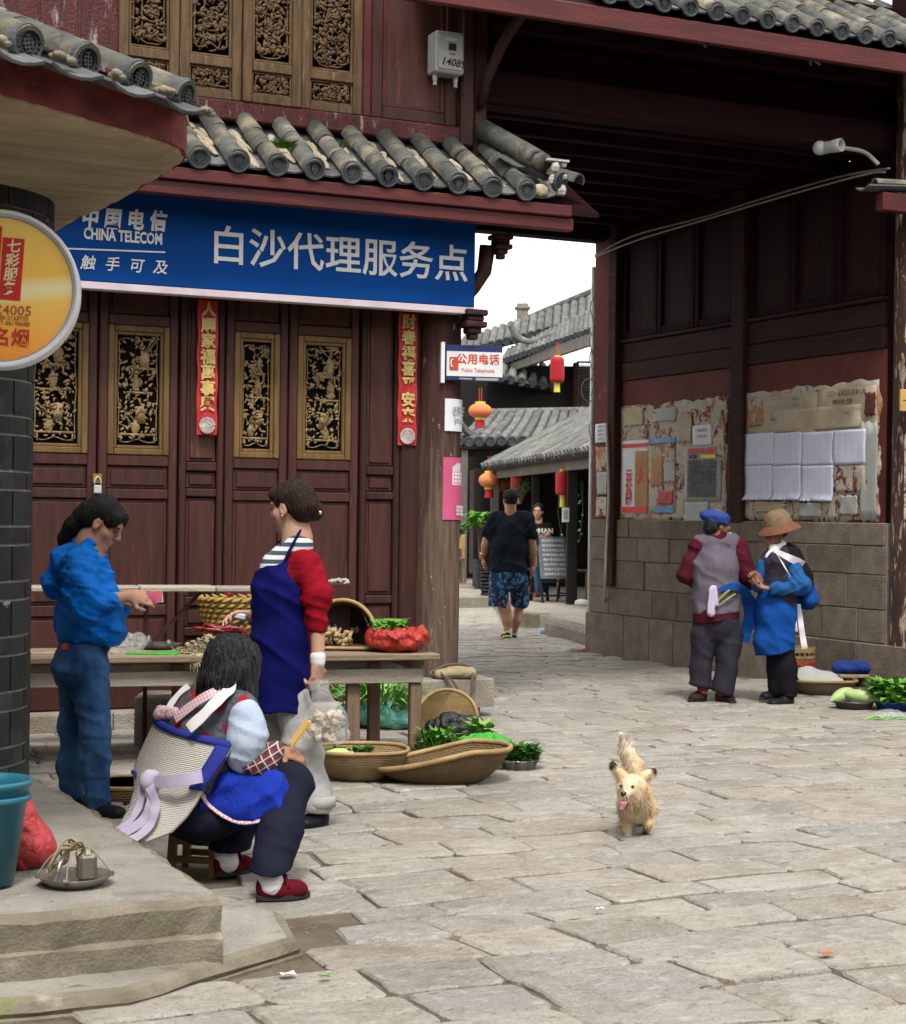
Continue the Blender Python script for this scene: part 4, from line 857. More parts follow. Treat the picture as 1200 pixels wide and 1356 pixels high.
nm = ['top left white list sheet', 'second white list sheet of the top row', 'third white list sheet of the top row', 'top right white list sheet', 'lower left white list sheet with a curled corner', 'lower middle white list sheet', 'lower right white list sheet']
for ((l, t), (r, b_)), lab in zip(lp, nm): poster('list_sheet', l, t, r, b_, MATS['table paper'], lab + ' covered in printed tables', 'notice', e=.014, group='white list sheets on the wall', curl=.06 if t > 600 else 0, nv=12)
o, w, h = poster('notice', 824, 583, 860, 681, MATS['paper white'], 'white poster with large red characters beside the far wall post', 'poster', e=.007, torn=.004)
MB().box((-.010, 0, h * .93), (.002, w * .96, h * .05)).build('header', MATS['red ink'], o); MB().box((-.010, w * .0, h * .06), (.002, w * .9, h * .08)).build('footer', MATS['red ink'], o)
for i, c_ in enumerate('云公園'): wtext(o, c_, .13, MATS['red ink'], w * .22, h * (.52 - i * .16), bold=.004)
wtext(o, '大', .16, MATS['red ink'], -w * .22, h * .50, bold=.004)
poster('orange_poster', 841, 597, 859, 680, MATS['paper orange'], 'orange scroll shaped strip with faint writing on the left panel', 'poster', e=.011, torn=.006)
o, w, h = poster('notice', 859.5, 580, 895, 680, MATS['torn paper'], 'torn colour poster with a blue heading between the red and the grey notices', 'poster', e=.008, torn=.02)
MB().box((-.010, 0, h * .965), (.002, w, h * .075)).build('header', MATS['blue ink'], o); wtext(o, '大家旅游文化节', .05, MATS['sign white'], 0, h * .965, e=.014)
MB().box((-.010, -w * .1, h * .05), (.002, w * .7, h * .07)).build('footer', MATS['blue ink'], o)
o, w, h = poster('notice', 907, 590, 955, 664, MATS['paper grey'], 'grey notice with a red heading and yellow boxes hanging loose on the left panel', 'notice', e=.013, torn=.005)
wtext(o, '云南省公务员招录', .062, MATS['red ink'], 0, h * .90, bold=.002); wtext(o, '2015年', .05, MATS['black ink'], w * .25, h * .80, bold=.002)
MB().box((-.013, -w * .18, h * .80), (.002, w * .40, h * .06)).build('box_print', MATS['yellow ink'], o)
for k in range(14): wtext(o, ''.join(R0.choice(glyphs) for _ in range(16)), .027, MATS['black ink'], 0, h * (.72 - k * .048), sx=1.15)
o, w, h = poster('notice', 918, 563, 943, 590, MATS['paper white'], 'small white printed slip above the grey notice', 'notice', e=.010, torn=.004)
for k in range(2): wtext(o, '玉龙县白沙', .035, MATS['grey ink'], 0, h * (.75 - k * .3))
poster('notice', 907, 664, 938, 705, MATS['paper grey'], 'folded grey paper flap hanging below the grey notice', 'notice', e=.012, torn=.03)
o, w, h = poster('notice', 789, 561, 806, 586, MATS['paper white'], 'white printed slip on the red end board by the pole', 'notice', e=.05)
for k in range(4): wtext(o, R0.choice(glyphs) + '通知公告', .028, MATS['grey ink'], 0, h * (.85 - k * .22), e=.014)
poster('poster', 790, 592, 806, 625, MATS['torn paper'], 'torn upper scrap of paper on the red end board', 'poster', e=.05, torn=.03); poster('poster', 791, 625, 806, 655, MATS['paper grey'], 'grey scrap of paper low on the red end board', 'poster', e=.05, torn=.03); poster('poster', 790, 658, 806, 684, MATS['torn paper'], 'reddish torn scrap just above the stone foot of the end board', 'poster', e=.05, torn=.04)
# paper on the big right column
def on_gcol(name, l, t, b_, wd, mat, label):
    q = ony(l, t, -.25); q2 = ony(l, b_, -.25); cx, cy, r = GX + .14, -.18, .163; a0 = -2.65; o = empty(name, (cx, cy, q2.z)); tag(o, label, 'poster')
    MB().grid(lambda u, v: (cos(a0 + wd * u) * r * (1.012), sin(a0 + wd * u) * r * 1.012, v * (q.z - q2.z) + .02 * sin(u * 19) * (1 if v in (0, 1) else 0)), 12, 4, thick=-.001).build('sheet', mat, o); return o
on_gcol('poster', 1180, 575, 650, 1.3, MATS['torn paper'], 'torn red and white poster pasted on the peeling right column'); on_gcol('poster', 1185, 592, 605, 1.4, MATS['paper white'], 'pale strip of paper across the torn poster on the right column'); on_gcol('poster', 1185, 655, 690, 1.2, MATS['torn paper'], 'lower scrap of torn paper on the right column')
q = ony(1196, 530, -.36); pl = empty('yellow_plaque', q); tag(pl, 'small yellow wooden plaque nailed to the right column', 'plaque'); MB().box((.05, 0, 0), (.16, .02, .17), bev=.004).build('board', surf('plaque wood', (.52, .33, .10), (.40, .24, .07), sc=5, rough=.6, bump=.2), pl); MB().box((.05, -.012, 0), (.12, .004, .004)).build('writing', MATS['black ink'], pl)

# cables, camera and pole
def cable(name, pts, r, mat, label, cat='cable'):
    o = MB().tube(pts, r, 6).build(name, mat, None, smooth=True); c = Vector(pts[0]); return tag(o, label, cat)
def smooth_path(P, n=8):
    P = [Vector(p) for p in P]; out = []
    for i in range(len(P) - 1):
        a, b, c, d = P[max(i - 1, 0)], P[i], P[i + 1], P[min(i + 2, len(P) - 1)]
        for t in range(n): t /= n; out.append(.5 * ((2 * b) + (c - a) * t + (2 * a - 5 * b + 4 * c - d) * t * t + (3 * b - a - 3 * c + d) * t ** 3))
    return out + [P[-1]]
CBL = surf('cable grey', (.36, .33, .30), (.27, .25, .22), sc=10, rough=.6, bump=0, rand=0)
cable('cable', smooth_path([onx(788, 338, GX - .12), onx(840, 312, GX - .1), onx(930, 288, GX - .08), onx(1000, 266, GX - .07), onx(1060, 248, GX - .07), onx(1120, 232, GX - .07), onx(1178, 223, GX - .1)]), .009, CBL, 'upper pale cable sagging across the dark windows of the passage wall')
cable('cable', smooth_path([onx(788, 340, GX - .14), onx(850, 316, GX - .12), onx(940, 289, GX - .10), onx(1010, 268, GX - .09), onx(1080, 248, GX - .09), onx(1150, 230, GX - .10), onx(1172, 228, GX - .12)]), .009, CBL, 'lower pale cable strung just under the other across the passage wall')
for k, (lx, ty, wd, ht, mt, lab) in enumerate(((826, 540, 26, 24, 'paper aged', 'buff paper scrap in the top left corner of the left panel'), (866, 540, 30, 18, 'paper grey', 'grey torn strip along the top of the left panel'), (898, 548, 18, 38, 'paper aged', 'upright buff scrap between the blue headed poster and the small slip'),
        (944, 552, 16, 60, 'torn paper', 'ragged scrap along the right edge of the left panel'), (862, 604, 16, 40, 'paper orange', 'orange remnant stuck on the torn colour poster'), (880, 612, 14, 26, 'paper grey', 'grey remnant stuck on the torn colour poster'), (872, 650, 20, 18, 'couplet red', 'red remnant low on the torn colour poster'),
        (990, 530, 20, 34, 'torn paper', 'ragged scrap at the top left of the right panel'), (1000, 664, 40, 14, 'paper aged', 'buff strip under the lower list sheets'), (1058, 666, 30, 18, 'paper grey', 'grey scrap under the lower right list sheet'), (1112, 656, 24, 26, 'paper grey', 'pale grey scrap near the bottom right of the right panel'), (1146, 520, 14, 30, 'red plaster', 'dark red torn patch at the top right of the right panel'))):
    poster('paper_scrap', lx, ty, lx + wd, min(ty + ht, 690), MATS[mt], lab, 'paper scrap', e=.0125 + .0003 * k, torn=.07, group='torn paper scraps on the red panels', nu=9, nv=9, seed=k)
poster('poster', 1104, 616, 1146, 652, MATS['torn paper'], 'torn scrap with red blotches right of the lower list sheets', 'poster', e=.010, torn=.03); poster('poster', 1140, 560, 1162, 690, MATS['paper grey'], 'narrow grey paper strip along the right edge of the right panel', 'poster', e=.009, torn=.03)
P0 = ony(1097, 195, -.22); pj = empty('conduit_lamp', P0); tag(pj, 'grey cylindrical spotlight fitting on a bent conduit under the dark eaves', 'lamp')
m = MB(); ax = (RT * -1 + FW * -.9).normalized(); m.lathe([(.045, -.10), (.05, -.06), (.045, .02), (.05, .06), (.052, .12), (.044, .125), (.040, .05), (0, .05)], 14, Matrix.Translation((0, 0, 0)) @ (-FW * .8 + RT * .7).to_track_quat('Z', 'Y').to_matrix().to_4x4()); m.build('housing', MATS['grey metal'], pj, smooth=True)
m = MB(); m.ball(-RT * .06 + FW * .03, .055, 10, 8); m.build('mount', MATS['grey metal'], pj, smooth=True)
m = MB(); m.tube(smooth_path([RT * .05 + FW * .02, RT * .18 + FW * .05, RT * .30 + FW * .05 - UP * .03, RT * .40 + FW * .05 - UP * .12]), .017, 8); m.build('conduit', MATS['plinth stone'], pj, smooth=True)
wp = empty('service_pole', (GX + .06, 4.80, 0)); tag(wp, 'slim white pole with cables at the far end of the passage wall', 'pole')
MB().tube([(-.02, 0, 0), (-.02, 0, 4.05)], .027, 10).build('shaft', MATS['white paint'], wp, smooth=True)
m = MB()
for k in range(5): z = 2.3 + rnd(0, 1.6); m.tube(smooth_path([(-.05, -.03, z), (-.09 + rnd(-.05, .03), -.07, z - .12), (-.03, -.05, z - .3), (-.05, -.03, z - .5)]), .006, 5)
m.tube([(-.10 + .09 * cos(a * .5), -.06, 2.75 + .12 * sin(a * .5)) for a in range(13)], .006, 5); m.build('loose_wire', CBL, wp, smooth=True)
MB().box((-.02, -.03, 3.3), (.07, .05, .3), bev=.01).build('junction_box', MATS['white paint'], wp)
cable('hose', smooth_path([onx(803, 560, GX - .07), onx(806, 650, GX - .07), onx(803, 720, GX - .08), onx(801, 780, GX - .09), onz(797, 852, .06)]), .014, plain('hose cream', (.50, .44, .36), .5), 'cream hose running down the stone wall end to the orange bag')
# padlock on the doors
q = ony(128.5, 648, -.05); lk = empty('padlock', q); tag(lk, 'silver padlock with brass hasp closing the left pair of doors', 'padlock')
m = MB(); m.box((0, -.02, .0), (.05, .03, .055), bev=.01); m.build('lock_body', MATS['grey metal'], lk); m = MB(); m.tube([(.022 * cos(a), -.02, .03 + .05 * sin(a)) for a in [0, .4, .8, 1.2, 1.57, 1.9, 2.3, 2.7, 3.14]], .006, 6); m.build('shackle', MATS['grey metal'], lk, smooth=True)
BR = plain('brass', (.45, .30, .06), .35, metal=.8); m = MB(); m.box((0, -.005, .07), (.06, .012, .06), bev=.004); m.box((0, -.005, -.07), (.05, .012, .05), bev=.004); m.build('hasp', BR, lk)
# ================================================================== soft bodies: blended volumes meshed on a grid
def _np(p): return np.array(tuple(p), dtype=np.float32)
def cap(a, b, ra, rb=None, k=.03, flat=None, op='u'):
    """tapered limb from a to b; flat=(axis, s): s>1 widens the section along axis"""
    return dict(t='cap', a=_np(a), b=_np(b), ra=ra, rb=ra if rb is None else rb, k=k, flat=flat, op=op)
def ell(c, r, k=.03, rot=None, op='u'):
    R = np.eye(3, dtype=np.float32) if rot is None else np.array([list(x) for x in (rot if isinstance(rot, Matrix) else Euler(rot).to_matrix())], dtype=np.float32)[:3, :3]
    return dict(t='ell', c=_np(c), r=np.array(r if isinstance(r, (tuple, list)) else (r, r, r), dtype=np.float32), R=R, k=k, op=op)
def rbox(c, d, r=.01, rot=None, k=.01, op='u'):
    R = np.eye(3, dtype=np.float32) if rot is None else np.array([list(x) for x in (rot if isinstance(rot, Matrix) else Euler(rot).to_matrix())], dtype=np.float32)[:3, :3]
    return dict(t='box', c=_np(c), d=np.array(d, dtype=np.float32) / 2 - r, r=r, R=R, k=k, op=op)
def plane(p, n, k=.0, op='i'):       # keeps what lies behind the plane (against n)
    n = np.array(tuple(Vector(n).normalized()), dtype=np.float32); return dict(t='pl', n=n, c=float(n @ _np(p)), k=k, op=op)
def chain(pts, rs, k=.03, flat=None): return [cap(pts[i], pts[i + 1], rs[i], rs[i + 1], k, flat) for i in range(len(pts) - 1)]
def _bb(q):
    if q['t'] == 'cap':
        m = max(q['ra'], q['rb']) * (q['flat'][1] if q['flat'] else 1); return np.minimum(q['a'], q['b']) - m, np.maximum(q['a'], q['b']) + m
    if q['t'] == 'ell': e = np.abs(q['R']) @ q['r']; return q['c'] - e, q['c'] + e
    e = np.abs(q['R']) @ (q['d'] + q['r']); return q['c'] - e, q['c'] + e
def _d(q, X, Y, Z):
    if q['t'] == 'pl': return q['n'][0] * X + q['n'][1] * Y + q['n'][2] * Z - q['c']
    if q['t'] == 'cap':
        a, b = q['a'], q['b']; px, py, pz = X - a[0], Y - a[1], Z - a[2]; ab = b - a; L = float(ab @ ab) + 1e-9
        t = np.clip((px * ab[0] + py * ab[1] + pz * ab[2]) / L, 0, 1); px = px - t * ab[0]; py = py - t * ab[1]; pz = pz - t * ab[2]
        if q['flat']:
            ax = np.array(tuple(Vector(q['flat'][0]).normalized()), dtype=np.float32); s = 1 - 1 / q['flat'][1]; dd = (px * ax[0] + py * ax[1] + pz * ax[2]) * s
            px, py, pz = px - dd * ax[0], py - dd * ax[1], pz - dd * ax[2]
        return np.sqrt(px * px + py * py + pz * pz) - (q['ra'] + t * (q['rb'] - q['ra']))
    c, R = q['c'], q['R']; x, y, z = X - c[0], Y - c[1], Z - c[2]
    u = [R[0, i] * x + R[1, i] * y + R[2, i] * z for i in range(3)]
    if q['t'] == 'ell':
        r = q['r']; k0 = np.sqrt((u[0] / r[0]) ** 2 + (u[1] / r[1]) ** 2 + (u[2] / r[2]) ** 2); k1 = np.sqrt((u[0] / r[0] ** 2) ** 2 + (u[1] / r[1] ** 2) ** 2 + (u[2] / r[2] ** 2) ** 2)
        return k0 * (k0 - 1) / (k1 + 1e-6)
    d = q['d']; w = [np.abs(u[i]) - d[i] for i in range(3)]
    return np.sqrt(sum(np.maximum(v, 0) ** 2 for v in w)) + np.minimum(np.maximum(np.maximum(w[0], w[1]), w[2]), 0) - q['r']
_LAT = np.random.RandomState(7).rand(32, 32, 32).astype(np.float32) * 2 - 1
def vnoise(X, Y, Z):
    def sp(v): i = np.floor(v); f = v - i; return i.astype(np.int32) & 31, f * f * (3 - 2 * f)
    (xi, xf), (yi, yf), (zi, zf) = sp(X), sp(Y), sp(Z); x1, y1, z1 = (xi + 1) & 31, (yi + 1) & 31, (zi + 1) & 31
    l = lambda a, b, t: a + (b - a) * t
    return l(l(l(_LAT[xi, yi, zi], _LAT[x1, yi, zi], xf), l(_LAT[xi, y1, zi], _LAT[x1, y1, zi], xf), yf), l(l(_LAT[xi, yi, z1], _LAT[x1, yi, z1], xf), l(_LAT[xi, y1, z1], _LAT[x1, y1, z1], xf), yf), zf)
def smesh(prims, h, folds=(), seed=0):
    """mesh of a blended volume; folds = [(amplitude, (fx, fy, fz), ridged)] presses cloth folds or fur into it"""
    lo = np.min([_bb(q)[0] for q in prims if q['op'] == 'u'], axis=0) - 3 * h - .02; hi = np.max([_bb(q)[1] for q in prims if q['op'] == 'u'], axis=0) + 3 * h + .02
    n = np.ceil((hi - lo) / h).astype(int) + 1; ax = [lo[i] + h * np.arange(n[i], dtype=np.float32) for i in range(3)]
    D = np.full(n, .12, dtype=np.float32)
    for q in prims:
        if q['t'] == 'pl': sl = (slice(None),) * 3
        else:
            a, b = _bb(q); m = q['k'] + 2 * h + .012; i0 = np.maximum(np.floor((a - m - lo) / h).astype(int), 0); i1 = np.minimum(np.ceil((b + m - lo) / h).astype(int) + 1, n); sl = tuple(slice(i0[i], i1[i]) for i in range(3))
        X, Y, Z = ax[0][sl[0]][:, None, None], ax[1][sl[1]][None, :, None], ax[2][sl[2]][None, None, :]
        d = _d(q, X, Y, Z).astype(np.float32); E = D[sl]; k = q['k']
        if q['op'] == 'u':
            if k > 0: hh = np.maximum(k - np.abs(E - d), 0) / k; D[sl] = np.minimum(E, d) - hh * hh * k * .25
            else: D[sl] = np.minimum(E, d)
        else:
            if q['op'] == 's': d = -d
            if k > 0: hh = np.maximum(k - np.abs(E - d), 0) / k; D[sl] = np.maximum(E, d) + hh * hh * k * .25
            else: D[sl] = np.maximum(E, d)
    if folds:
        I = np.nonzero(np.abs(D) < .05); P = [ax[i][I[i]] for i in range(3)]; acc = 0
        for q in folds:
            if len(q) == 4:      # long soft folds that run across direction q[1]
                amp, dv, fh, fl = q; dv = Vector(dv).normalized(); wp = [vnoise(P[0] * 4 + seed + k * 9, P[1] * 4, P[2] * 4) * .5 for k in range(3)]; al = (P[0] * dv.x + P[1] * dv.y + P[2] * dv.z) * (fh - fl)
                w = vnoise(P[0] * fl + al * dv.x + wp[0] + seed * 2.3, P[1] * fl + al * dv.y + wp[1], P[2] * fl + al * dv.z + wp[2]); acc = acc + amp * (1.9 * np.abs(w) - .45 - .25 * w); continue
            amp, f, ridged = q
            wx = vnoise(P[0] * 5 + seed, P[1] * 5, P[2] * 5) * .6; w = vnoise(P[0] * f[0] + seed * 3.1 + wx, P[1] * f[1] + seed * 1.7 + wx, P[2] * f[2] + wx)
            acc = acc + amp * (.55 * w + .95 * np.exp(-(w / .15) ** 2) - .30 if ridged else w)
        D[I] += acc
    D[0], D[-1] = .1, .1; D[:, 0], D[:, -1] = .1, .1; D[:, :, 0], D[:, :, -1] = .1, .1
    S = D < 0; c8 = [(i, j, k) for i in (0, 1) for j in (0, 1) for k in (0, 1)]; nn = np.array(D.shape) - 1
    sub = lambda A, o: A[o[0]:o[0] + nn[0], o[1]:o[1] + nn[1], o[2]:o[2] + nn[2]]
    cnt = sum(sub(S, o).astype(np.int8) for o in c8); act = np.nonzero((cnt > 0) & (cnt < 8)); N = len(act[0])
    idx = np.full(nn, -1, dtype=np.int64); idx[act] = np.arange(N)
    val = {o: D[act[0] + o[0], act[1] + o[1], act[2] + o[2]] for o in c8}; pos = np.zeros((N, 3)); num = np.zeros(N)
    for o in c8:
        for axi in range(3):
            if o[axi] == 0:
                p = list(o); p[axi] = 1; p = tuple(p); a, b = val[o], val[p]; m = (a < 0) != (b < 0); t = np.where(m, a / np.where(m, a - b, 1), 0)
                e = np.tile(np.array(o, dtype=float), (N, 1)); e[:, axi] += t; pos += np.where(m[:, None], e, 0); num += m
    pos = lo + h * (np.stack(act, 1) + pos / num[:, None]); faces = []
    for axi in range(3):
        u, v = [(1, 2), (2, 0), (0, 1)][axi]; s0 = [slice(1, -1)] * 3; s0[axi] = slice(0, -1); s1 = list(s0); s1[axi] = slice(1, None)
        A, B = S[tuple(s0)], S[tuple(s1)]; E = np.nonzero(A != B); e = [E[0] + 0, E[1] + 0, E[2] + 0]; e[u] = e[u] + 1; e[v] = e[v] + 1
        def cell(du, dv): q = [x.copy() for x in e]; q[u] = q[u] + du; q[v] = q[v] + dv; return idx[q[0], q[1], q[2]]
        F = np.stack([cell(-1, -1), cell(0, -1), cell(0, 0), cell(-1, 0)], 1); fl = ~A[E]; F[fl] = F[fl][:, ::-1]; faces.append(F)
    F = np.concatenate(faces); F = F[(F >= 0).all(1)]
    return pos, F
def sbuild(name, prims, h, mat, parent=None, folds=(), seed=0, loc=None):
    V, F = smesh(prims, h, folds, seed); me = bpy.data.meshes.new(name); me.vertices.add(len(V)); me.vertices.foreach_set('co', V.astype(np.float32).ravel())
    me.loops.add(F.size); me.loops.foreach_set('vertex_index', F.astype(np.int32).ravel()); me.polygons.add(len(F)); me.polygons.foreach_set('loop_start', np.arange(0, F.size, 4, dtype=np.int32))
    me.polygons.foreach_set('use_smooth', np.ones(len(F), dtype=bool)); me.update(calc_edges=True); me.validate()
    for m in (mat if isinstance(mat, (list, tuple)) else [mat]): me.materials.append(m)
    o = bpy.data.objects.new(name, me); COL.objects.link(o); o.parent = parent
    if loc is not None: o.location = loc
    return o

# ================================================================== the market stall
surf('bench plank', (.26, .20, .14), (.16, .115, .075), sc=3, st=(.7, 7, 7), rough=.75, bump=.5, bs=18, rand=.18, spots=[((.36, .31, .25), 4, .58, .76, (.8, 5, 5)), ((.09, .06, .04), 6, .62, .74)])
surf('bench rail', (.34, .30, .255), (.235, .20, .16), sc=3, st=(.7, 7, 7), rough=.8, bump=.5, bs=18, rand=.1, spots=[((.13, .10, .075), 5, .64, .74, (1, 3, 3))])
surf('bench leg', (.20, .135, .09), (.12, .08, .052), sc=3, st=(7, 7, .7), rough=.75, bump=.5, bs=18, rand=.2, spots=[((.28, .22, .17), 5, .62, .76, (5, 5, .8))])
surf('stool wood', (.46, .29, .11), (.31, .185, .07), sc=3, st=(3, 3, 3), rough=.55, bump=.3, bs=20, rand=.08, spots=[((.12, .07, .03), 5, .62, .75)])
def weave_mat(name, c1, c2, nu, nv, dark=(.05, .035, .02)):
    s = NT(name); v = s.coord(False, 'UV'); x, y, z = s.sep(v)
    a = s.math('SINE', s.math('MULTIPLY', x, nu * 2 * pi)); b = s.math('SINE', s.math('MULTIPLY', y, nv * 2 * pi)); ck = s.math('MULTIPLY', a, b)
    hgt = s.math('ADD', s.math('ABSOLUTE', b), s.math('MULTIPLY', ck, .5)); o = s.coord(); n = s.noise(o, 7, 6)
    c = s.mix(s.ramp(n, .3, .7), c1, c2); c = s.mix(s.ramp(hgt, .35, -.15), c, dark); c = s.mix(s.ramp(s.noise(o, 14, 5), .6, .75), c, tuple(q * .55 for q in c2))
    s.fin(c, .7, s.bump(hgt, .8, .008))
weave_mat('bamboo weave', (.20, .122, .052), (.115, .067, .028), 46, 20); weave_mat('light bamboo weave', (.34, .24, .115), (.25, .165, .075), 46, 20); weave_mat('dark bamboo weave', (.20, .14, .08), (.12, .085, .05), 50, 22)
surf('bamboo rim', (.33, .225, .10), (.21, .135, .06), sc=8, rough=.6, bump=.4, bs=30, rand=.1)
surf('straw weave', (.42, .29, .08), (.26, .17, .045), sc=12, rough=.7, bump=.5, bs=40, rand=.15)
surf('steel basin', (.40, .40, .40), (.32, .32, .32), sc=6, rough=.3, bump=.05, rand=.05, metal=.85); surf('scale metal', (.22, .20, .17), (.14, .12, .10), sc=9, rough=.45, bump=.2, metal=.6, rand=.05); surf('dark pan', (.13, .13, .12), (.08, .08, .075), sc=8, rough=.35, bump=.1, metal=.5, rand=.05)
def leafm(name, a, b, rough=.5):
    s = NT(name); v = s.coord(); c = s.mix(s.ramp(s.noise(v, 16, 4), .3, .7), a, b); s.fin(c, rough, None, spec=.35); s.b.inputs['Subsurface Weight'].default_value = .12; s.b.inputs['Subsurface Radius'].default_value = (.01, .01, .004); return s.m
leafm('fresh leaf', (.14, .34, .035), (.055, .18, .018)); leafm('dark leaf', (.045, .16, .022), (.022, .085, .012)); leafm('pale leaf', (.27, .42, .12), (.14, .30, .06)); leafm('leek green', (.10, .29, .055), (.22, .40, .10))
surf('cabbage', (.48, .60, .24), (.32, .48, .13), sc=9, st=(1, 1, .4), rough=.5, bump=.3, bs=14, rand=0, spots=[((.66, .70, .46), 10, .55, .75)])
surf('melon skin', (.36, .47, .20), (.27, .38, .12), sc=9, st=(1, 6, 6), rough=.4, bump=.1, rand=.12, spots=[((.50, .58, .33), 9, .55, .7, (1, 5, 5))])
surf('ginger', (.42, .31, .17), (.28, .19, .095), sc=16, rough=.8, bump=.5, bs=60, rand=.2); surf('dried roots', (.40, .33, .22), (.25, .18, .11), sc=20, rough=.9, bump=.4, bs=60, rand=.2, spots=[((.22, .30, .08), 11, .62, .72), ((.36, .12, .10), 15, .66, .74)])
plain('chilli red', (.19, .012, .012), .3, spec=.5)
def plasticm(name, c, alpha=.0, tr=.0, rough=.22):
    s = NT(name); n = s.noise(s.coord(), 18, 6, .65, 1.5); m = s.fin(c, rough, s.bump(n, .9, .02), spec=.5)
    if alpha: s.b.inputs['Alpha'].default_value = alpha
    if tr: s.b.inputs['Transmission Weight'].default_value = tr; s.b.inputs['IOR'].default_value = 1.08
    return m
plasticm('red plastic', (.36, .022, .014), rough=.16); plasticm('orange plastic', (.62, .105, .02)); plasticm('green plastic', (.030, .33, .022)); plasticm('black plastic', (.012, .012, .014)); plasticm('clear plastic', (.72, .73, .74), alpha=.20, rough=.12); plasticm('teal plastic', (.10, .33, .25)); plasticm('crimson plastic', (.40, .032, .036), rough=.4)
surf('bucket teal', (.018, .135, .19), (.013, .105, .15), sc=5, rough=.35, bump=.05, rand=0, spec=.45)
surf('khaki cloth', (.33, .27, .17), (.24, .19, .11), sc=9, rough=.9, bump=.4, bs=60, rand=0); surf('rope', (.13, .09, .06), (.08, .055, .04), sc=20, rough=.9, bump=.4, bs=90)
surf('blue cushion', (.010, .040, .22), (.007, .028, .15), sc=9, rough=.95, bump=.8, bs=55, rand=0)
def uvgrid(o, nu, nv):
    me = o.data; ul = me.uv_layers.new(name='UVMap'); d = ul.data; cnt = (nu + 1) * (nv + 1); li = [0] * len(me.loops); me.loops.foreach_get('vertex_index', li)
    uv = []
    for i in li: k = i % cnt; uv += [(k // (nv + 1)) / nu, (k % (nv + 1)) / nv]
    d.foreach_set('uv', uv); return o
def uvlathe(o, nseg, prof_n):
    me = o.data; d = me.uv_layers.new(name='UVMap').data; uv = []
    for p in me.polygons:
        ks = [(i % nseg) for i in p.vertices]; wrap = max(ks) - min(ks) > nseg / 2
        for i in p.vertices: k = i % nseg; uv += [((k + nseg) if wrap and k < nseg / 2 else k) / nseg, (i // nseg) / max(prof_n - 1, 1)]
    d.foreach_set('uv', uv); return o
random.seed(101)
# ---- bench: a table of planks on a rail and legs
TL = onz(548, 1010)                                    # foot of its right front leg
TA = radians(-10)
tb = empty('market_table', TL, TA); tag(tb, 'long weathered plank table carrying vegetables in front of the carved doors', 'table')
def TBX(px, py, dy=0.0):                                # pixel -> table frame on the vertical plane y=dy
    Rm = Matrix.Rotation(-TA, 3, 'Z'); o_ = Rm @ (CAMP - TL); d = Rm @ ray(px, py); t = (dy - o_.y) / d.y; return o_ + d * t
zt = TBX(555, 866, -.1).z; zr0, zr1 = TBX(540, 903).z, TBX(540, 884).z
TW = tb
TLEN = 2.75
for i in range(4):
    y0 = -.14 + i * .17; MB().span((-TLEN + rnd(-.03, .03), y0, zt - .032 + rnd(-.003, .003)), (.085 + rnd(-.03, .03), y0 + .163, zt + rnd(-.003, .003)), .006).build('table_plank', MATS['bench plank'], tb)
MB().span((-TLEN, -.075, zr0), (.03, -.035, zr1), .005).build('rail', MATS['bench rail'], tb)
MB().span((-TLEN, .44, zr0), (.03, .47, zr1), .005).build('rail', MATS['bench rail'], tb); MB().span((-.03, -.03, zr1 - .01), (.05, .5, zt - .034), .005).build('bearer', MATS['bench plank'], tb)
for x, y_, w in ((-.005, -.03, .065), (-.36, .0, .075), (-.15, .40, .07), (-1.3, .0, .07), (-2.3, .0, .07), (-1.3, .42, .07)): MB().span((x - w / 2, y_ - .03, 0), (x + w / 2, y_ + .035, zr1 - .002 if y_ > -.02 else zr0 - .001), .006).build('leg', MATS['bench leg'], tb)
MB().bar((-.75, .05, .13), (.02, .10, .06), .10, .05, .006).build('stretcher', MATS['bench leg'], tb)
def on_table(px, py, lab=None): # point on the table top
    Rm = Matrix.Rotation(-TA, 3, 'Z'); o_ = Rm @ (CAMP - TL); d = Rm @ ray(px, py); t = (zt - o_.z) / d.z; return TL + Matrix.Rotation(TA, 3, 'Z') @ (o_ + d * t)
ZT = zt + TL.z
# the thin shelf standing behind the table
q = TBX(330, 776, .62); shf = empty('plank_shelf', TL + Matrix.Rotation(TA, 3, 'Z') @ Vector((0, .62, 0)), TA); tag(shf, 'thin pale plank shelf on slim props standing behind the table', 'shelf')
for a, b_ in ((-2.9, -1.52), (-1.515, -1.08), (-1.075, -.48)): MB().span((a, -.12, q.z - .03 + rnd(-.004, .004)), (b_, .14, q.z + rnd(-.004, .004)), .006).build('shelf_plank', MATS['bench rail'], shf)
for x in (-1.47, -.55, -2.6): MB().span((x - .012, .0, 0), (x + .012, .03, q.z - .031), .003).build('prop', MATS['post wood'], shf)
MB().bar((-1.46, -.01, q.z - .36), (-1.15, -.01, q.z - .03), .02, .02).build('brace', MATS['post wood'], shf); MB().bar((-1.49, -.012, q.z - .36), (-1.60, -.012, q.z - .27), .02, .02).build('brace', MATS['post wood'], shf)
def thing(name, loc, label, cat, group=None, rz=-TH): o = empty(name, loc, rz); tag(o, label, cat, group); return o
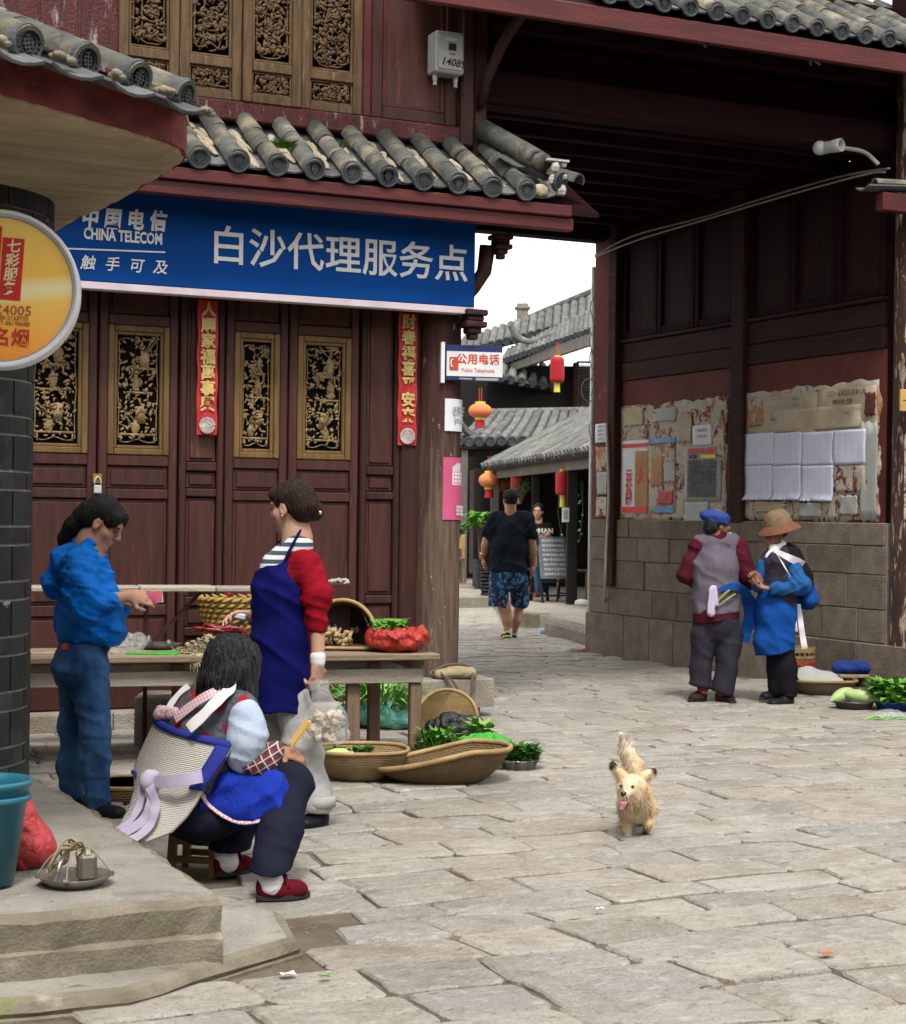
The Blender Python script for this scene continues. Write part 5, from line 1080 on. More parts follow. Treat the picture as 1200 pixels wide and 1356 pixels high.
# ---- on the table
random.seed(55)
def crumple(c, r, n, k=.05, seed=0): rr = random.Random(seed); return [ell((c[0] + rr.uniform(-.5, .5) * r[0], c[1] + rr.uniform(-.5, .5) * r[1], c[2] + rr.uniform(-.45, .45) * r[2]), (r[0] * .62, r[1] * .62, r[2] * .62), k) for _ in range(n)]
def leaves(m, c, r, n, L, w, spread=1.0, upb=.6):
    for _ in range(n):
        a = rnd(0, 2 * pi); rr = rnd(0, 1) ** .6; p = (c[0] + cos(a) * rr * r[0], c[1] + sin(a) * rr * r[1], c[2] + rnd(0, 1) * r[2]); m.leaf(p, (cos(a) * spread + rnd(-.4, .4), sin(a) * spread + rnd(-.4, .4), upb + rnd(-.4, .5)), L * rnd(.7, 1.3), w * rnd(.7, 1.3), bend=rnd(.0, .5))
P = on_table(526, 866); o = thing('vegetable_bag', P + FW * .12, 'red plastic bag overflowing with green peppers on the right end of the table', 'bag')
sbuild('bag', crumple((0, 0, .075), (.17, .13, .075), 9, .04, 3) + [ell((-.02, 0, .05), (.165, .13, .055)), ell((.13, 0, .10), (.05, .08, .06)), plane((0, 0, 0.001), (0, 0, -1)), ell((-.05, -.02, .17), (.10, .09, .05), .02, op='s')], .008, MATS['red plastic'], o, [(.016, (.6, .3, .7), 20, 6), (.010, (-.7, .4, .5), 30, 9), (.005, (.3, .8, .5), 52, 18)], 3)
m = MB()
for k in range(46): m.tube(smooth_path([(-.05 + rnd(-.09, .09), rnd(-.07, .07), .12 + rnd(0, .03)), (-.05 + rnd(-.10, .10), rnd(-.08, .08), .15 + rnd(0, .03)), (-.05 + rnd(-.11, .11), rnd(-.08, .08), .16 + rnd(-.01, .03))], 2), [.008, .010, .009, .006, .003], 5)
leaves(m, (-.04, 0, .13), (.09, .07, .03), 40, .06, .018); m.build('peppers', MATS['fresh leaf'], o, smooth=True)['kind'] = 'stuff'
# scoop basket standing on its end with ginger
P = on_table(452, 862); o = thing('scoop_basket', P + FW * .16, 'open bamboo scoop basket of ginger roots leaning behind the red bag', 'basket')
def scoop(u, v):
    a = -.25 + (pi + .5) * u; rr = 1 - .0 * v; x = .19 * cos(a) * (1 - .10 * (1 - v)); z = .02 + .27 * max(sin(a), -.06) * (.75 + .25 * v) * (1 - .0); return (x * (.92 + .08 * v), .16 - .34 * v, z)
ob = MB().grid(lambda u, v: ((.20 - .03 * (1 - v)) * cos(pi * u), .14 - .26 * v + .03 * sin(pi * u), .015 + .27 * sin(pi * u) ** .8 * (.85 + .15 * v)), 20, 8, thick=.006).build('woven_side', MATS['bamboo weave'], o, smooth=True); uvgrid(ob, 20, 8)
ob = MB().grid(lambda u, v: ((u - .5) * .36, .16 - .30 * v, .008 + .012 * sin(pi * u)), 8, 6, thick=.006).build('woven_floor', MATS['bamboo weave'], o, smooth=True); uvgrid(ob, 8, 6)
ob = MB().grid(lambda u, v: (.17 * (2 * v - 1) * (1), .145 + .02 * (1 - (2 * v - 1) ** 2), .015 + u * .25 * (1 - abs(2 * v - 1) ** 2.6)), 6, 12, thick=.006).build('woven_back', MATS['bamboo weave'], o, smooth=True); uvgrid(ob, 6, 12)
MB().tube([(.205 * cos(pi * t / 20), -.12 + .03 * sin(pi * t / 20), .015 + .275 * sin(pi * t / 20) ** .8) for t in range(21)], .012, 7).build('rim', MATS['bamboo rim'], o, smooth=True)
MB().tube([(-.2 + .4 * t / 8, -.15, .015) for t in range(9)], .010, 7).build('rim', MATS['bamboo rim'], o, smooth=True)
G = []
for k in range(5):
    m = MB()
    for j in range(4): m.ball((rnd(-.02, .02), rnd(-.02, .02), rnd(-.01, .012)), (rnd(.012, .022), rnd(.01, .018), rnd(.009, .014)), 7, 5)
    G.append(m.mesh('ginger', MATS['ginger'], True))
gb = MB()
for k in range(44): inst('ginger', random.choice(G), o, (rnd(-.15, .04) + (.02 if k % 3 else 0), rnd(-.12, .10), .03 + rnd(0, .075) * (1 if k % 2 else .4)), (rnd(0, 3), rnd(0, 3), rnd(0, 3)), (rnd(.8, 1.3),) * 3)
# dried roots heap, spring onions
P = on_table(272, 868); o = thing('root_heap', P + FW * .15, 'heap of dried onion roots and stalks in the middle of the table', 'roots'); m = MB()
for k in range(260):
    a = rnd(0, 2 * pi); r = rnd(0, 1) ** .7; x, y_ = cos(a) * r * .20, sin(a) * r * .13; z = .005 + (1 - r) * .10 * rnd(.3, 1); d = Vector((rnd(-1, 1), rnd(-1, 1), rnd(-.3, .4))).normalized() * rnd(.02, .06)
    m.tube([(x, y_, z), (x + d.x * .6 + rnd(-.01, .01), y_ + d.y * .6, z + .008), (x + d.x, y_ + d.y, max(.003, z + d.z))], [.004, .004, .002], 4)
for k in range(26): a = rnd(0, 6.28); r = rnd(0, .15); m.ball((cos(a) * r, sin(a) * r * .7, .02 + .08 * (1 - r / .2)), (.014, .014, .011), 6, 4)
m.build('roots', MATS['dried roots'], o, smooth=True)['kind'] = 'stuff'
m = MB()
for k in range(26): x = rnd(-.26, -.14); m.tube([(x, rnd(-.12, .03), .006), (x + rnd(.04, .1), rnd(-.12, .03), .01), (x + rnd(.08, .16), rnd(-.12, .05), .004)], .004, 4)
m.build('stalks', MATS['fresh leaf'], o, smooth=True)['kind'] = 'stuff'
m = MB()
for k in range(16): x = rnd(-.06, .0); m.tube([(x, -.13, .01), (x + rnd(-.02, .02), -.21, .005), (x + rnd(-.04, .03), -.235, -.05 - rnd(0, .04))], .003, 4)
m.build('hanging_roots', MATS['dried roots'], o, smooth=True)['kind'] = 'stuff'
# scale pan on the table
P = on_table(206, 862); o = thing('scale_pan', P + FW * .12, 'dark shallow scale pan with a weight on the table beside the roots', 'scale pan')
MB().lathe([(.0, .008), (.09, .008), (.125, .035), (.13, .035), (.093, 0), (0, 0)], 24).build('pan', MATS['dark pan'], o, smooth=True); MB().lathe([(.022, 0), (.024, .03), (.015, .05), (.010, .065), (0, .07)], 10, T((-.06, 0, .012))).build('weight', MATS['dark pan'], o, smooth=True); MB().lathe([(.022, 0), (.024, .02), (.012, .04), (0, .045)], 10, T((.05, .03, .012))).build('weight', MATS['dark pan'], o, smooth=True)
P = on_table(200, 868); o = thing('green_bag', P + FW * .06, 'flat green plastic bag lying under the scale pan', 'bag'); sbuild('bag', [rbox((0, 0, .007), (.28, .10, .012), .005)], .006, MATS['green plastic'], o, [(.005, (20, 20, 20), True)], 1)
P = on_table(166, 866); o = thing('clear_bag', P + FW * .05, 'crumpled clear plastic bag on the table beside the jeans', 'bag'); sbuild('bag', crumple((0, 0, .06), (.10, .08, .07), 8, .02, 8), .008, MATS['clear plastic'], o, [(.018, (20, 20, 18), True)], 4)
# plaited straw basket with chillies
P = on_table(306, 846); o = thing('straw_basket', P + FW * .22, 'plaited straw basket holding dark red chillies behind the root heap', 'basket')
m = MB(); prof = [(.155, 0), (.19, .06), (.215, .15), (.225, .24)]
ob = m.lathe(prof, 36).build('basket_wall', MATS['straw weave'], o, smooth=True)
m = MB()
for lv in range(7):
    z = .03 + lv * .034; r = .172 + .055 * lv / 6
    for k in range(24): a = 2 * pi * k / 24 + lv * .13; m.tube([(cos(a) * r, sin(a) * r, z - .010), (cos(a + .16) * (r + .014), sin(a + .16) * (r + .014), z + .004), (cos(a + .32) * r, sin(a + .32) * r, z + .022)], [.008, .013, .008], 6)
m.build('plait', MATS['straw weave'], o, smooth=True)['kind'] = 'stuff'
m = MB()
for k in range(14): m.tube(smooth_path([(-.20 + rnd(-.05, .2), -.20 + rnd(-.02, .02), rnd(.03, .09)), (-.14 + rnd(-.05, .2), -.225, rnd(.05, .09)), (-.08 + rnd(-.05, .2), -.215, rnd(.01, .05))], 3), [.004, .012, .015, .015, .012, .008, .004], 6)
m.build('chillies', MATS['chilli red'], o, smooth=True)['kind'] = 'stuff'
MB().tube(smooth_path([(-.02, -.05, .26), (-.05, -.1, .29), (-.02, -.15, .27)]), .016, 7).build('chilli', MATS['chilli red'], o, smooth=True)
# box of white beans at the shelf end
P = TL + Matrix.Rotation(TA, 3, 'Z') @ TBX(446, 800, .45); P.z = ZT; o = thing('carton', P, 'small carton of pale beans standing upright behind the scoop basket', 'box', rz=TA)
hh = TBX(446, 772, .45).z - zt; bx = MB().box((0, 0, hh / 2), (.14, .16, hh), bev=.004).build('carton_body', MATS['post wood'], o); m = MB()
for k in range(40): m.ball((rnd(-.06, .06), rnd(-.07, .07), hh + rnd(0, .02)), (.014, .011, .009), 6, 4, rot=(0, rnd(0, 3), rnd(0, 3)))
m.build('beans', MATS['white mortar'], o, smooth=True)['kind'] = 'stuff'
# ---- under the table
P = onz(183, 1012); o = thing('corn_husks', P + FW * .5, 'bundle of dried pale corn husks standing under the table', 'husks'); m = MB()
for k in range(46): m.leaf((rnd(-.05, .05), rnd(-.05, .05), rnd(.0, .1)), (rnd(-.4, .4), rnd(-.4, .2), 1), rnd(.10, .28), .02, up=(0, 1, 0))
m.build('husk', surf('dry husk', (.50, .42, .25), (.33, .25, .13), sc=12, rough=.85, bump=.3), o)
P = onz(165, 1068); o = thing('small_basket', P + FW * .1, 'small round bamboo basket on the ground under the table', 'basket')
ob = MB().lathe([(.0, .006), (.14, .006), (.20, .10), (.205, .10), (.145, 0), (0, 0)], 32).build('weave', MATS['bamboo weave'], o, smooth=True); uvlathe(ob, 32, 6)
MB().lathe([(.20 + .01 * cos(a), .10 + .01 * sin(a)) for a in [k * pi / 4 for k in range(9)]], 32).build('rim', MATS['bamboo rim'], o, smooth=True)
P = onz(212, 1010); o = thing('stone_seat', P + FW * .55, 'squared stone block under the table', 'block'); MB().box((0, 0, .17), (.45, .3, .34), bev=.02).build('block', MATS['plinth stone'], o)
P = onz(500, 985); o = thing('leafy_greens', P + FW * .6, 'mound of long leafy greens in a teal bag behind the table legs', 'vegetables')
sbuild('bag', crumple((0, 0, .10), (.30, .16, .11), 8, .04, 14) + [plane((0, 0, .0), (0, 0, -1))], .012, MATS['teal plastic'], o, [(.015, (16, 16, 14), True)], 6); m = MB(); leaves(m, (-.02, -.05, .16), (.26, .14, .10), 260, .16, .022); m.build('greens', MATS['leek green'], o)['kind'] = 'stuff'
# ---- baskets on the ground
def tray(name, loc, label, rx, ry, h, mat, rimr=.014, rz=-TH, front_open=False, tilt=0.0, cat='basket'):
    """a winnowing tray: round at the back, drawn out to an open straight lip"""
    o = thing(name, loc, label, cat, rz=rz); o.rotation_euler = (tilt, 0, rz)
    def f(u, v):
        a = 2 * pi * u; c_, s_ = cos(a), sin(a); n_ = 2.6; k = (abs(c_) ** n_ + abs(s_) ** n_) ** (-1 / n_); sq = (v ** .75); lift = v ** 2.4 if not front_open else v ** 2.4 * (.42 + .58 * min(1, max(0, (c_ + 1.0) / 1.4)) ** 1.1)
        return (c_ * k * rx * sq, s_ * k * ry * sq, h * lift + .01)
    ob = MB().grid(f, 44, 10, thick=-.006).build('weave', MATS[mat], o, smooth=True); uvgrid(ob, 44, 10)
    MB().tube([f(t / 44, 1.0) for t in range(45)], rimr, 7, cap=False).build('rim', MATS['bamboo rim'], o, smooth=True); return o
P = onz(588, 1052) + FW * .27; trayA = tray('winnowing_basket', P, 'large oval bamboo winnowing basket lying in front of the table legs', .345, .25, .20, 'bamboo weave', front_open=True); 
P = onz(474, 1046) + FW * .24; trayB = tray('winnowing_basket', P, 'pale open bamboo tray with a cabbage beside the large oval basket', .25, .23, .17, 'light bamboo weave', .011, rz=-TH + .12)
P = onz(447, 1036) + FW * .12; o = thing('cabbage', P + UP * .02, 'round pale green cabbage in the bamboo tray', 'cabbage'); sbuild('head', [ell((0, 0, .075), (.10, .085, .072))], .008, MATS['cabbage'], o, [(.006, (14, 14, 6), True)], 2)
m = MB(); leaves(m, (.06, .05, .06), (.08, .05, .06), 40, .09, .05); m.build('outer_leaves', MATS['dark leaf'], o)
P = onz(592, 985) + FW * .16; o = thing('round_tray', P + UP * .12, 'round bamboo tray propped upright behind the greens', 'basket'); o.rotation_euler = (radians(62), radians(-6), -TH)
ob = MB().lathe([(0, 0), (.15, .0), (.185, .035), (.195, .06), (.188, .06), (.178, .03), (.145, -.006), (0, -.006)], 40).build('weave', MATS['light bamboo weave'], o, smooth=True); uvlathe(ob, 40, 8); MB().lathe([(.192 + .012 * cos(a), .06 + .012 * sin(a)) for a in [k * pi / 4 for k in range(9)]], 40).build('rim', MATS['bamboo rim'], o, smooth=True)
P = onz(600, 1000) + FW * .10; o = thing('black_bag', P, 'crumpled black plastic bag inside the round tray', 'bag'); sbuild('bag', crumple((0, 0, .14), (.17, .07, .09), 10, .03, 21), .009, MATS['black plastic'], o, [(.02, (18, 18, 16), True)], 9)
P = onz(630, 1018) + FW * .12; o = thing('green_bag', P, 'bright green plastic bag behind the oval basket', 'bag'); sbuild('bag', crumple((0, 0, .10), (.19, .06, .085), 9, .03, 4), .008, MATS['green plastic'], o, [(.014, (20, 20, 18), True)], 5)
def greens(px, py, lab, r, n, L, w, mat, back=.1, z=0.0, upb=.7):
    P = onz(px, py) + FW * back + UP * z; o = thing('leafy_greens', P, lab, 'vegetables'); m = MB(); leaves(m, (0, 0, 0), r, n, L, w, 1.0, upb); m.build('greens', MATS[mat], o)['kind'] = 'stuff'
    m = MB()
    for k in range(30): a = rnd(0, 6.28); m.tube([(cos(a) * r[0] * .3, sin(a) * r[1] * .3, 0), (cos(a) * r[0] * .9, sin(a) * r[1] * .9, r[2] * rnd(.6, 1.3))], [.005, .003], 4)
    m.build('stems', MATS['pale leaf'], o); return o
greens(578, 1020, 'bunch of bright chard leaves at the left of the oval basket', (.09, .06, .10), 170, .085, .030, 'fresh leaf', .16, .07)
greens(636, 1012, 'bunch of broad green leaves leaning on the bright green bag', (.06, .04, .11), 80, .085, .048, 'pale leaf', .14, .09)
greens(428, 1000 + 40, 'small bunch of herbs at the rim of the pale tray', (.03, .03, .03), 30, .05, .015, 'fresh leaf', .3, .06)
def basin(px, py, lab, R, h, mat='steel basin', back=None):
    P = onz(px, py) + FW * (R if back is None else back); o = thing('basin', P, lab, 'basin'); MB().lathe([(0, .004), (R * .68, .004), (R * .95, h), (R * 1.05, h), (R * 1.05, h - .006), (R * .98, h - .008), (R * .72, 0), (0, 0)], 36).build('bowl', MATS[mat], o, smooth=True); return o, P
o, P = basin(688, 1029, 'steel basin full of curly greens right of the oval basket', .108, .085)
o = thing('leafy_greens', P + UP * .05, 'curly dark greens heaped in the steel basin', 'vegetables'); m = MB(); leaves(m, (0, 0, .0), (.10, .095, .085), 420, .06, .03, 1, .6); m.build('greens', MATS['dark leaf'], o)['kind'] = 'stuff'; m = MB(); leaves(m, (-.08, -.02, .03), (.03, .03, .03), 20, .05, .02); m.build('stems', MATS['pale leaf'], o)
o, P = basin(612, 1020, 'steel basin standing behind the rim of the oval basket', .10, .10, back=.16)
# khaki shoulder bag on the plinth
P = onz(588, 893, .30); o = thing('shoulder_bag', Vector((-.12, -.30, .295)), 'khaki cloth bag with a dark strap on the column stone', 'bag', rz=-.1)
sbuild('bag', [rbox((0, 0, .035), (.30, .14, .06), .028), ell((.05, 0, .05), (.12, .06, .03))], .008, MATS['khaki cloth'], o, [(.008, (16, 16, 16), True)], 2); m = MB()
m.tube(smooth_path([(-.12, -.06, .05), (-.08, -.10, .0), (-.03, -.115, -.10), (.03, -.12, -.15), (.08, -.12, -.12), (.10, -.10, .0), (.13, -.04, .06)]), .008, 6); m.tube(smooth_path([(-.14, -.06, .04), (-.05, -.10, .0), (.0, -.115, -.08), (.05, -.12, -.14), (.11, -.11, -.06), (.15, -.04, .05)]), .007, 6); m.tube(smooth_path([(-.16, -.02, .05), (-.05, .02, .09), (.08, .02, .09), (.16, -.02, .05)]), .009, 6); m.build('strap', MATS['rope'], o, smooth=True)

# ---- the right hand sellers' goods
def rt(px, py, z=0): return onz(px, py, z)
P = rt(1058, 914); o = thing('back_basket', P, 'tall openwork bamboo back basket with a red band behind the hat woman', 'basket')
m = MB(); Rb, Rt_, Hb = .105, .125, .36
for k in range(18): a = 2 * pi * k / 18; m.bar((cos(a) * Rb, sin(a) * Rb, 0), (cos(a) * Rt_, sin(a) * Rt_, Hb), .016, .005, up=(cos(a), sin(a), 0))
for k in range(18):
    for s_ in (-1, 1): a = 2 * pi * k / 18; m.tube([(cos(a + s_ * t * .10) * (Rb + .004 + (Rt_ - Rb) * t / 8), sin(a + s_ * t * .10) * (Rb + .004 + (Rt_ - Rb) * t / 8), Hb * t / 8) for t in range(9)], .005, 4)
m.build('lattice', MATS['bamboo rim'], o); m = MB()
for z in (.01, .06, .12, .19, .28, .33, .35): r = Rb + (Rt_ - Rb) * z / Hb + .005; m.lathe([(r, z - .012), (r + .005, z - .012), (r + .005, z + .012), (r, z + .012), (r, z - .012)], 28)
m.build('hoops', MATS['bamboo rim'], o); r = Rb + (Rt_ - Rb) * .62 + .012; MB().lathe([(r, .215), (r + .004, .215), (r + .004, .245), (r, .245)], 28).build('red_band', MATS['red plastic'], o)
MB().lathe([(Rb - .012, .004), (Rt_ - .014, Hb - .01)], 24).build('lining', MATS['dark bamboo weave'], o)
P = rt(1088, 924) + FW * .02; o = tray('winnowing_basket', P, 'dark bamboo winnowing tray lined with printed paper by the stone wall', .28, .19, .13, 'dark bamboo weave', .012)
q = thing('newspaper', P + UP * .10 + FW * .03, 'sheet of printed newspaper propped in the dark winnowing tray', 'newspaper')
MB().grid(lambda u, v: ((u - .5) * .36, -.12 + .26 * v, .02 + .12 * v * (1 - abs(u - .35)) + .01 * sin(u * 9)), 8, 6, thick=-.001).build('sheet', MATS['paper grey'], q); m = MB()
for k in range(14): m.box((rnd(-.1, .12), -.125 + k * .004, .03 + k * .002), (.05, .004, .001))
# low stool with blue cushion
P = rt(1140, 922) + FW * .05; o = thing('low_stool', P, 'low wooden stool with two plank legs beside the melon pan', 'stool', rz=-TH + .1)
MB().box((0, 0, .165), (.40, .24, .03), bev=.008).build('seat', MATS['bench plank'], o)
for s_ in (-.13, .13): MB().box((s_, 0, .075), (.035, .2, .149), bev=.006).build('leg', MATS['bench leg'], o)
MB().box((0, -.05, .05), (.22, .03, .05), bev=.006).build('stretcher', MATS['bench leg'], o)
q = thing('cushion', P + UP * .182, 'fluffy dark blue cushion on the low wooden stool', 'cushion', rz=-TH + .1); sbuild('pad', [ell((0, 0, .045), (.215, .13, .058)), ell((-.1, 0, .04), (.11, .11, .048)), ell((.1, .0, .045), (.11, .11, .052))], .008, MATS['blue cushion'], q, [(.012, (18, 18, 14), False), (.005, (60, 60, 60), False)], 4)
o, P = basin(1137, 946, 'dark metal pan holding two pale melons by the low stool', .15, .085, 'dark pan')
for i, (dx, dy, a, lab) in enumerate(((-.08, .04, .9, 'shorter round green melon at the left in the dark pan'), (.05, -.03, .35, 'longer pale green melon at the right in the dark pan'))):
    q = thing('melon', P + Vector((0, 0, .085)) + RT * dx + FW * dy, lab, 'melon'); L = .12 if i == 0 else .15
    MB().lathe([(max(.050 * sin(pi * k / 14) ** .7, 0), -L + 2 * L * k / 14) for k in range(15)], 18, T((0, 0, .035), (0, pi / 2 - (.35 if i == 0 else -.12), -.3 if i else .5))).build('fruit', MATS['melon skin'], q, smooth=True); MB().tube([(L * .95, -.03, .07 if i == 0 else .0), (L * 1.12, -.03, .09 if i == 0 else -.005)], .008, 6).build('stalk', MATS['dried roots'], q)
P = rt(1190, 940) + FW * .16; o, P2 = basin(1192, 948, 'dark blue plastic basin of lettuce at the right edge', .15, .09, 'blue cushion'); q = thing('lettuce', P2 + UP * .07, 'bright green frilly lettuce heaped in the blue basin', 'lettuce')
m = MB(); leaves(m, (0, 0, .0), (.17, .14, .14), 420, .09, .05, 1, .5); m.build('leaf', MATS['fresh leaf'], q)['kind'] = 'stuff'
P = rt(1172, 958) + FW * .03; q = thing('leeks', P, 'bundle of green leeks lying on the paving before the lettuce', 'leeks'); m = MB()
for k in range(70): x = rnd(-.16, .05); m.tube(smooth_path([(x, rnd(-.06, .08), .012), (x + rnd(.06, .12), rnd(-.06, .08), rnd(.02, .05)), (x + rnd(.14, .26), rnd(-.08, .1), .012)], 2), [.006, .006, .005, .004, .002], 4)
m.build('stalk', MATS['leek green'], q)['kind'] = 'stuff'
P = rt(1178, 958) + FW * .0; q = thing('clear_bag', P, 'small clear plastic bag lying on the leeks at the right edge', 'bag'); sbuild('bag', crumple((0, 0, .05), (.10, .06, .05), 7, .02, 3), .008, MATS['clear plastic'], q, [(.014, (24, 24, 20), True)], 4)
# orange bag by the pole
P = onz(780, 864); q = thing('orange_bag', P + FW * .05, 'flattened orange plastic bag at the foot of the passage wall', 'bag'); sbuild('bag', crumple((.03, 0, .03), (.13, .10, .04), 8, .03, 6) + [cap((.12, .03, .05), (.20, .05, .13), .045, .02, .03)], .010, MATS['orange plastic'], q, [(.018, (16, 16, 16), True)], 2)

# ---- on the raised pavement at the left
def pv(px, py): return onz(px, py, .262)
P = ond(2, 1187, 5.55); P = onz(-34, 1186, .262); DB = depth(P); o = thing('bucket', P + FW * .13, 'tall teal plastic bucket with a rolled rim on the raised pavement', 'bucket'); rb = .138
k_ = DB / FPX; bx = .0
MB().lathe([(0, .01), (rb * .60, .01), (rb * .92, .305), (rb * .98, .31), (rb * 1.0, .32), (rb * .97, .33), (rb * .90, .325), (rb * .88, .305), (rb * .56, .016), (0, .016)], 44, T((bx, 0, 0))).build('bucket_wall', MATS['bucket teal'], o, smooth=True)
MB().lathe([(rb * .94, .265), (rb * .96, .267), (rb * .96, .28), (rb * .94, .283)], 44, T((bx, 0, 0))).build('rim_band', MATS['bucket teal'], o, smooth=True); m = MB(); m.tube(smooth_path([(bx - .05, -.05, .30), (bx + .02, -.1, .335), (bx + .06, -.11, .31)]), .012, 6); m.build('rag', MATS['paper white'], o, smooth=True)
P = onz(12, 1162, .262); o = thing('red_bag', P + FW * .16, 'bulging red plastic bag behind the teal bucket', 'bag'); sbuild('bag', [ell((-.02, 0, .07), (.12, .10, .09), .05), ell((-.03, 0, .17), (.07, .07, .08), .06), ell((.04, .02, .06), (.06, .06, .05), .04), plane((0, 0, .0), (0, 0, -1))], .008, MATS['crimson plastic'], o, [(.012, (14, 14, 10), True), (.006, (30, 30, 26), True)], 7)
P = onz(99, 1172, .262); o = thing('hand_scale', P + FW * .0, 'old brass scale pan with its iron weight and cords lying on the raised pavement', 'scale')
MB().lathe([(0, .012), (.075, .012), (.112, .034), (.117, .034), (.08, .0), (0, 0)], 34).build('pan', MATS['scale metal'], o, smooth=True)
MB().box((.035, .01, .055), (.058, .05, .085), (0, 0, .4), bev=.012).lathe([(.022, .095), (.012, .112), (0, .118)], 8, T((.035, .01, 0))).build('weight', MATS['scale metal'], o)
m = MB(); m.tube([(-.055, -.06, .0 - .01), (-.035, -.05, .075), (-.03, -.02, .09)], .007, 6); m.build('hook', MATS['steel basin'], o, smooth=True); m = MB()
for k in range(9): a = rnd(-.6, .6); m.tube(smooth_path([(.03, 0, .11), (-.01 + rnd(-.03, .03), rnd(-.03, .04), .115 + rnd(-.02, .03)), (-.05 + rnd(-.03, .03), rnd(-.04, .05), .07), (-.08, rnd(-.05, .05), .04)]), .0035, 5)
for a in (.2, 1.7, 3.4, 4.7): m.tube(smooth_path([(.033, .01, .118), (cos(a) * .06, sin(a) * .06, .10), (cos(a) * .113, sin(a) * .113, .036)]), .0025, 4)
m.build('cords', MATS['khaki cloth'], o, smooth=True)
for a in (.2, 1.7, 3.4, 4.7): MB().lathe([(.008, -.008), (.008, .008)], 8, T((cos(a) * .113, sin(a) * .113, .034), (pi / 2, 0, a))).build('knot', MATS['scale metal'], o)
# litter
for px, py, s_, mat, lab, nm in ((381, 1289, .022, 'paper white', 'scrap of white paper lying by the lower step', 'paper_scrap'), (1094, 1262, .022, 'orange plastic', 'small orange wrapper between the paving stones', 'wrapper'), (794, 1203, .015, 'paper white', 'tiny white scrap on the paving below the dog', 'paper_scrap'), (430, 1292, .016, 'fresh leaf', 'bit of green leaf on the paving near the lower step', 'leaf_scrap'), (946, 974, .02, 'paper white', 'pale scrap on the paving in front of the standing women', 'paper_scrap')):
    P = onz(px, py, .045); m = MB().grid(lambda u, v: ((u - .5) * s_ * 2.2, (v - .5) * s_ * 1.5, .004 * sin(u * 4 + v * 3)), 4, 3, thick=-.0012); o = m.build(nm, MATS[mat], None, loc=P); tag(o, lab, 'litter')
# ================================================================== people and the dog
def skin(name, c, red=.0):
    s = NT(name); v = s.coord(False); n = s.noise(v, 9, 5); n2 = s.noise(v, 60, 4); col = s.mix(s.ramp(n, .35, .7), c, (c[0] * .86, c[1] * .72, c[2] * .68))
    s.fin(col, .5, s.bump(n2, .12, .004), spec=.35); s.b.inputs['Subsurface Weight'].default_value = .15; s.b.inputs['Subsurface Radius'].default_value = (.012, .004, .002); return s.m
skin('skin', (.40, .225, .145)); skin('tanned skin', (.29, .145, .085)); skin('pale skin', (.50, .31, .22))
def cloth(name, c1, c2=None, sc=7, rough=.85, fine=160, bump=.25, sheen=0, st=(1, 1, 1), lo=.3, hi=.7, wrinkle=0, **k):
    s = NT(name); v = s.coord(False); c2 = c2 or tuple(x * .72 for x in c1); c = s.mix(s.ramp(s.noise(s.scale(v, st), sc, 6), lo, hi), c1, c2)
    b = s.bump(s.noise(v, fine, 3), bump, .004)
    if wrinkle: b = s.bump(s.noise(s.scale(v, st), wrinkle, 4, .55, 1.2), .7, .02, b)
    s.fin(c, rough, b, spec=.06); s.b.inputs['Sheen Weight'].default_value = sheen; return s
def hairm(name, c1, c2):
    s = NT(name); v = s.coord(False); n = s.noise(s.scale(v, (55, 55, 5)), 2.2, 5, .6, .6); s.fin(s.mix(s.ramp(n, .42, .72), c1, c2), .5, s.bump(n, 1.0, .012), spec=.14)
hairm('black hair', (.005, .0045, .0045), (.016, .014, .013)); hairm('brown hair', (.012, .007, .006), (.045, .022, .014)); hairm('greying hair', (.006, .006, .007), (.050, .050, .054))
cloth('blue jacket cloth', (.004, .150, .56), (.004, .110, .44), sc=5, rough=.55, sheen=0, wrinkle=9); cloth('denim', (.050, .125, .260), (.014, .042, .115), sc=6, st=(1, 1, .5), fine=220, bump=.4, wrinkle=10, lo=.36, hi=.62)
cloth('red knit', (.225, .005, .013), (.16, .004, .010), sc=8, fine=110, bump=.5); cloth('navy apron cloth', (.006, .007, .095), (.004, .005, .062), sc=5, rough=.9, sheen=0); cloth('grey linen', (.40, .395, .385), (.31, .305, .30), sc=5, fine=190, st=(1, 1, .4), wrinkle=8); cloth('black leather', (.014, .014, .016), rough=.35, sheen=0, bump=.1)
cloth('dark navy trousers', (.013, .015, .028), (.009, .010, .019), sc=5, wrinkle=8); cloth('royal blue cloth', (.012, .035, .33), (.010, .026, .25), sc=5, wrinkle=9); cloth('pale blue cotton', (.40, .47, .58), (.33, .39, .50), sc=5, wrinkle=8); cloth('lavender cloth', (.44, .38, .50), (.36, .31, .42), sc=9); cloth('white cotton', (.62, .61, .62), (.64, .63, .64), sc=9)
cloth('burgundy velvet', (.10, .006, .014), (.07, .004, .010), sc=9, sheen=0); cloth('blue trim', (.030, .040, .26), (.022, .030, .20), sc=9, fine=60, bump=.5)
cloth('faded purple cloth', (.135, .118, .142), (.080, .067, .092), sc=3.2, st=(1, 1, .6), wrinkle=7); cloth('maroon cloth', (.075, .010, .020), (.05, .008, .014), sc=6, wrinkle=8); cloth('charcoal trousers', (.030, .028, .038), (.020, .019, .026), sc=4, st=(1, 1, .4), wrinkle=7); cloth('beret blue', (.035, .065, .24), (.025, .045, .18), sc=12, bump=.5, fine=70)
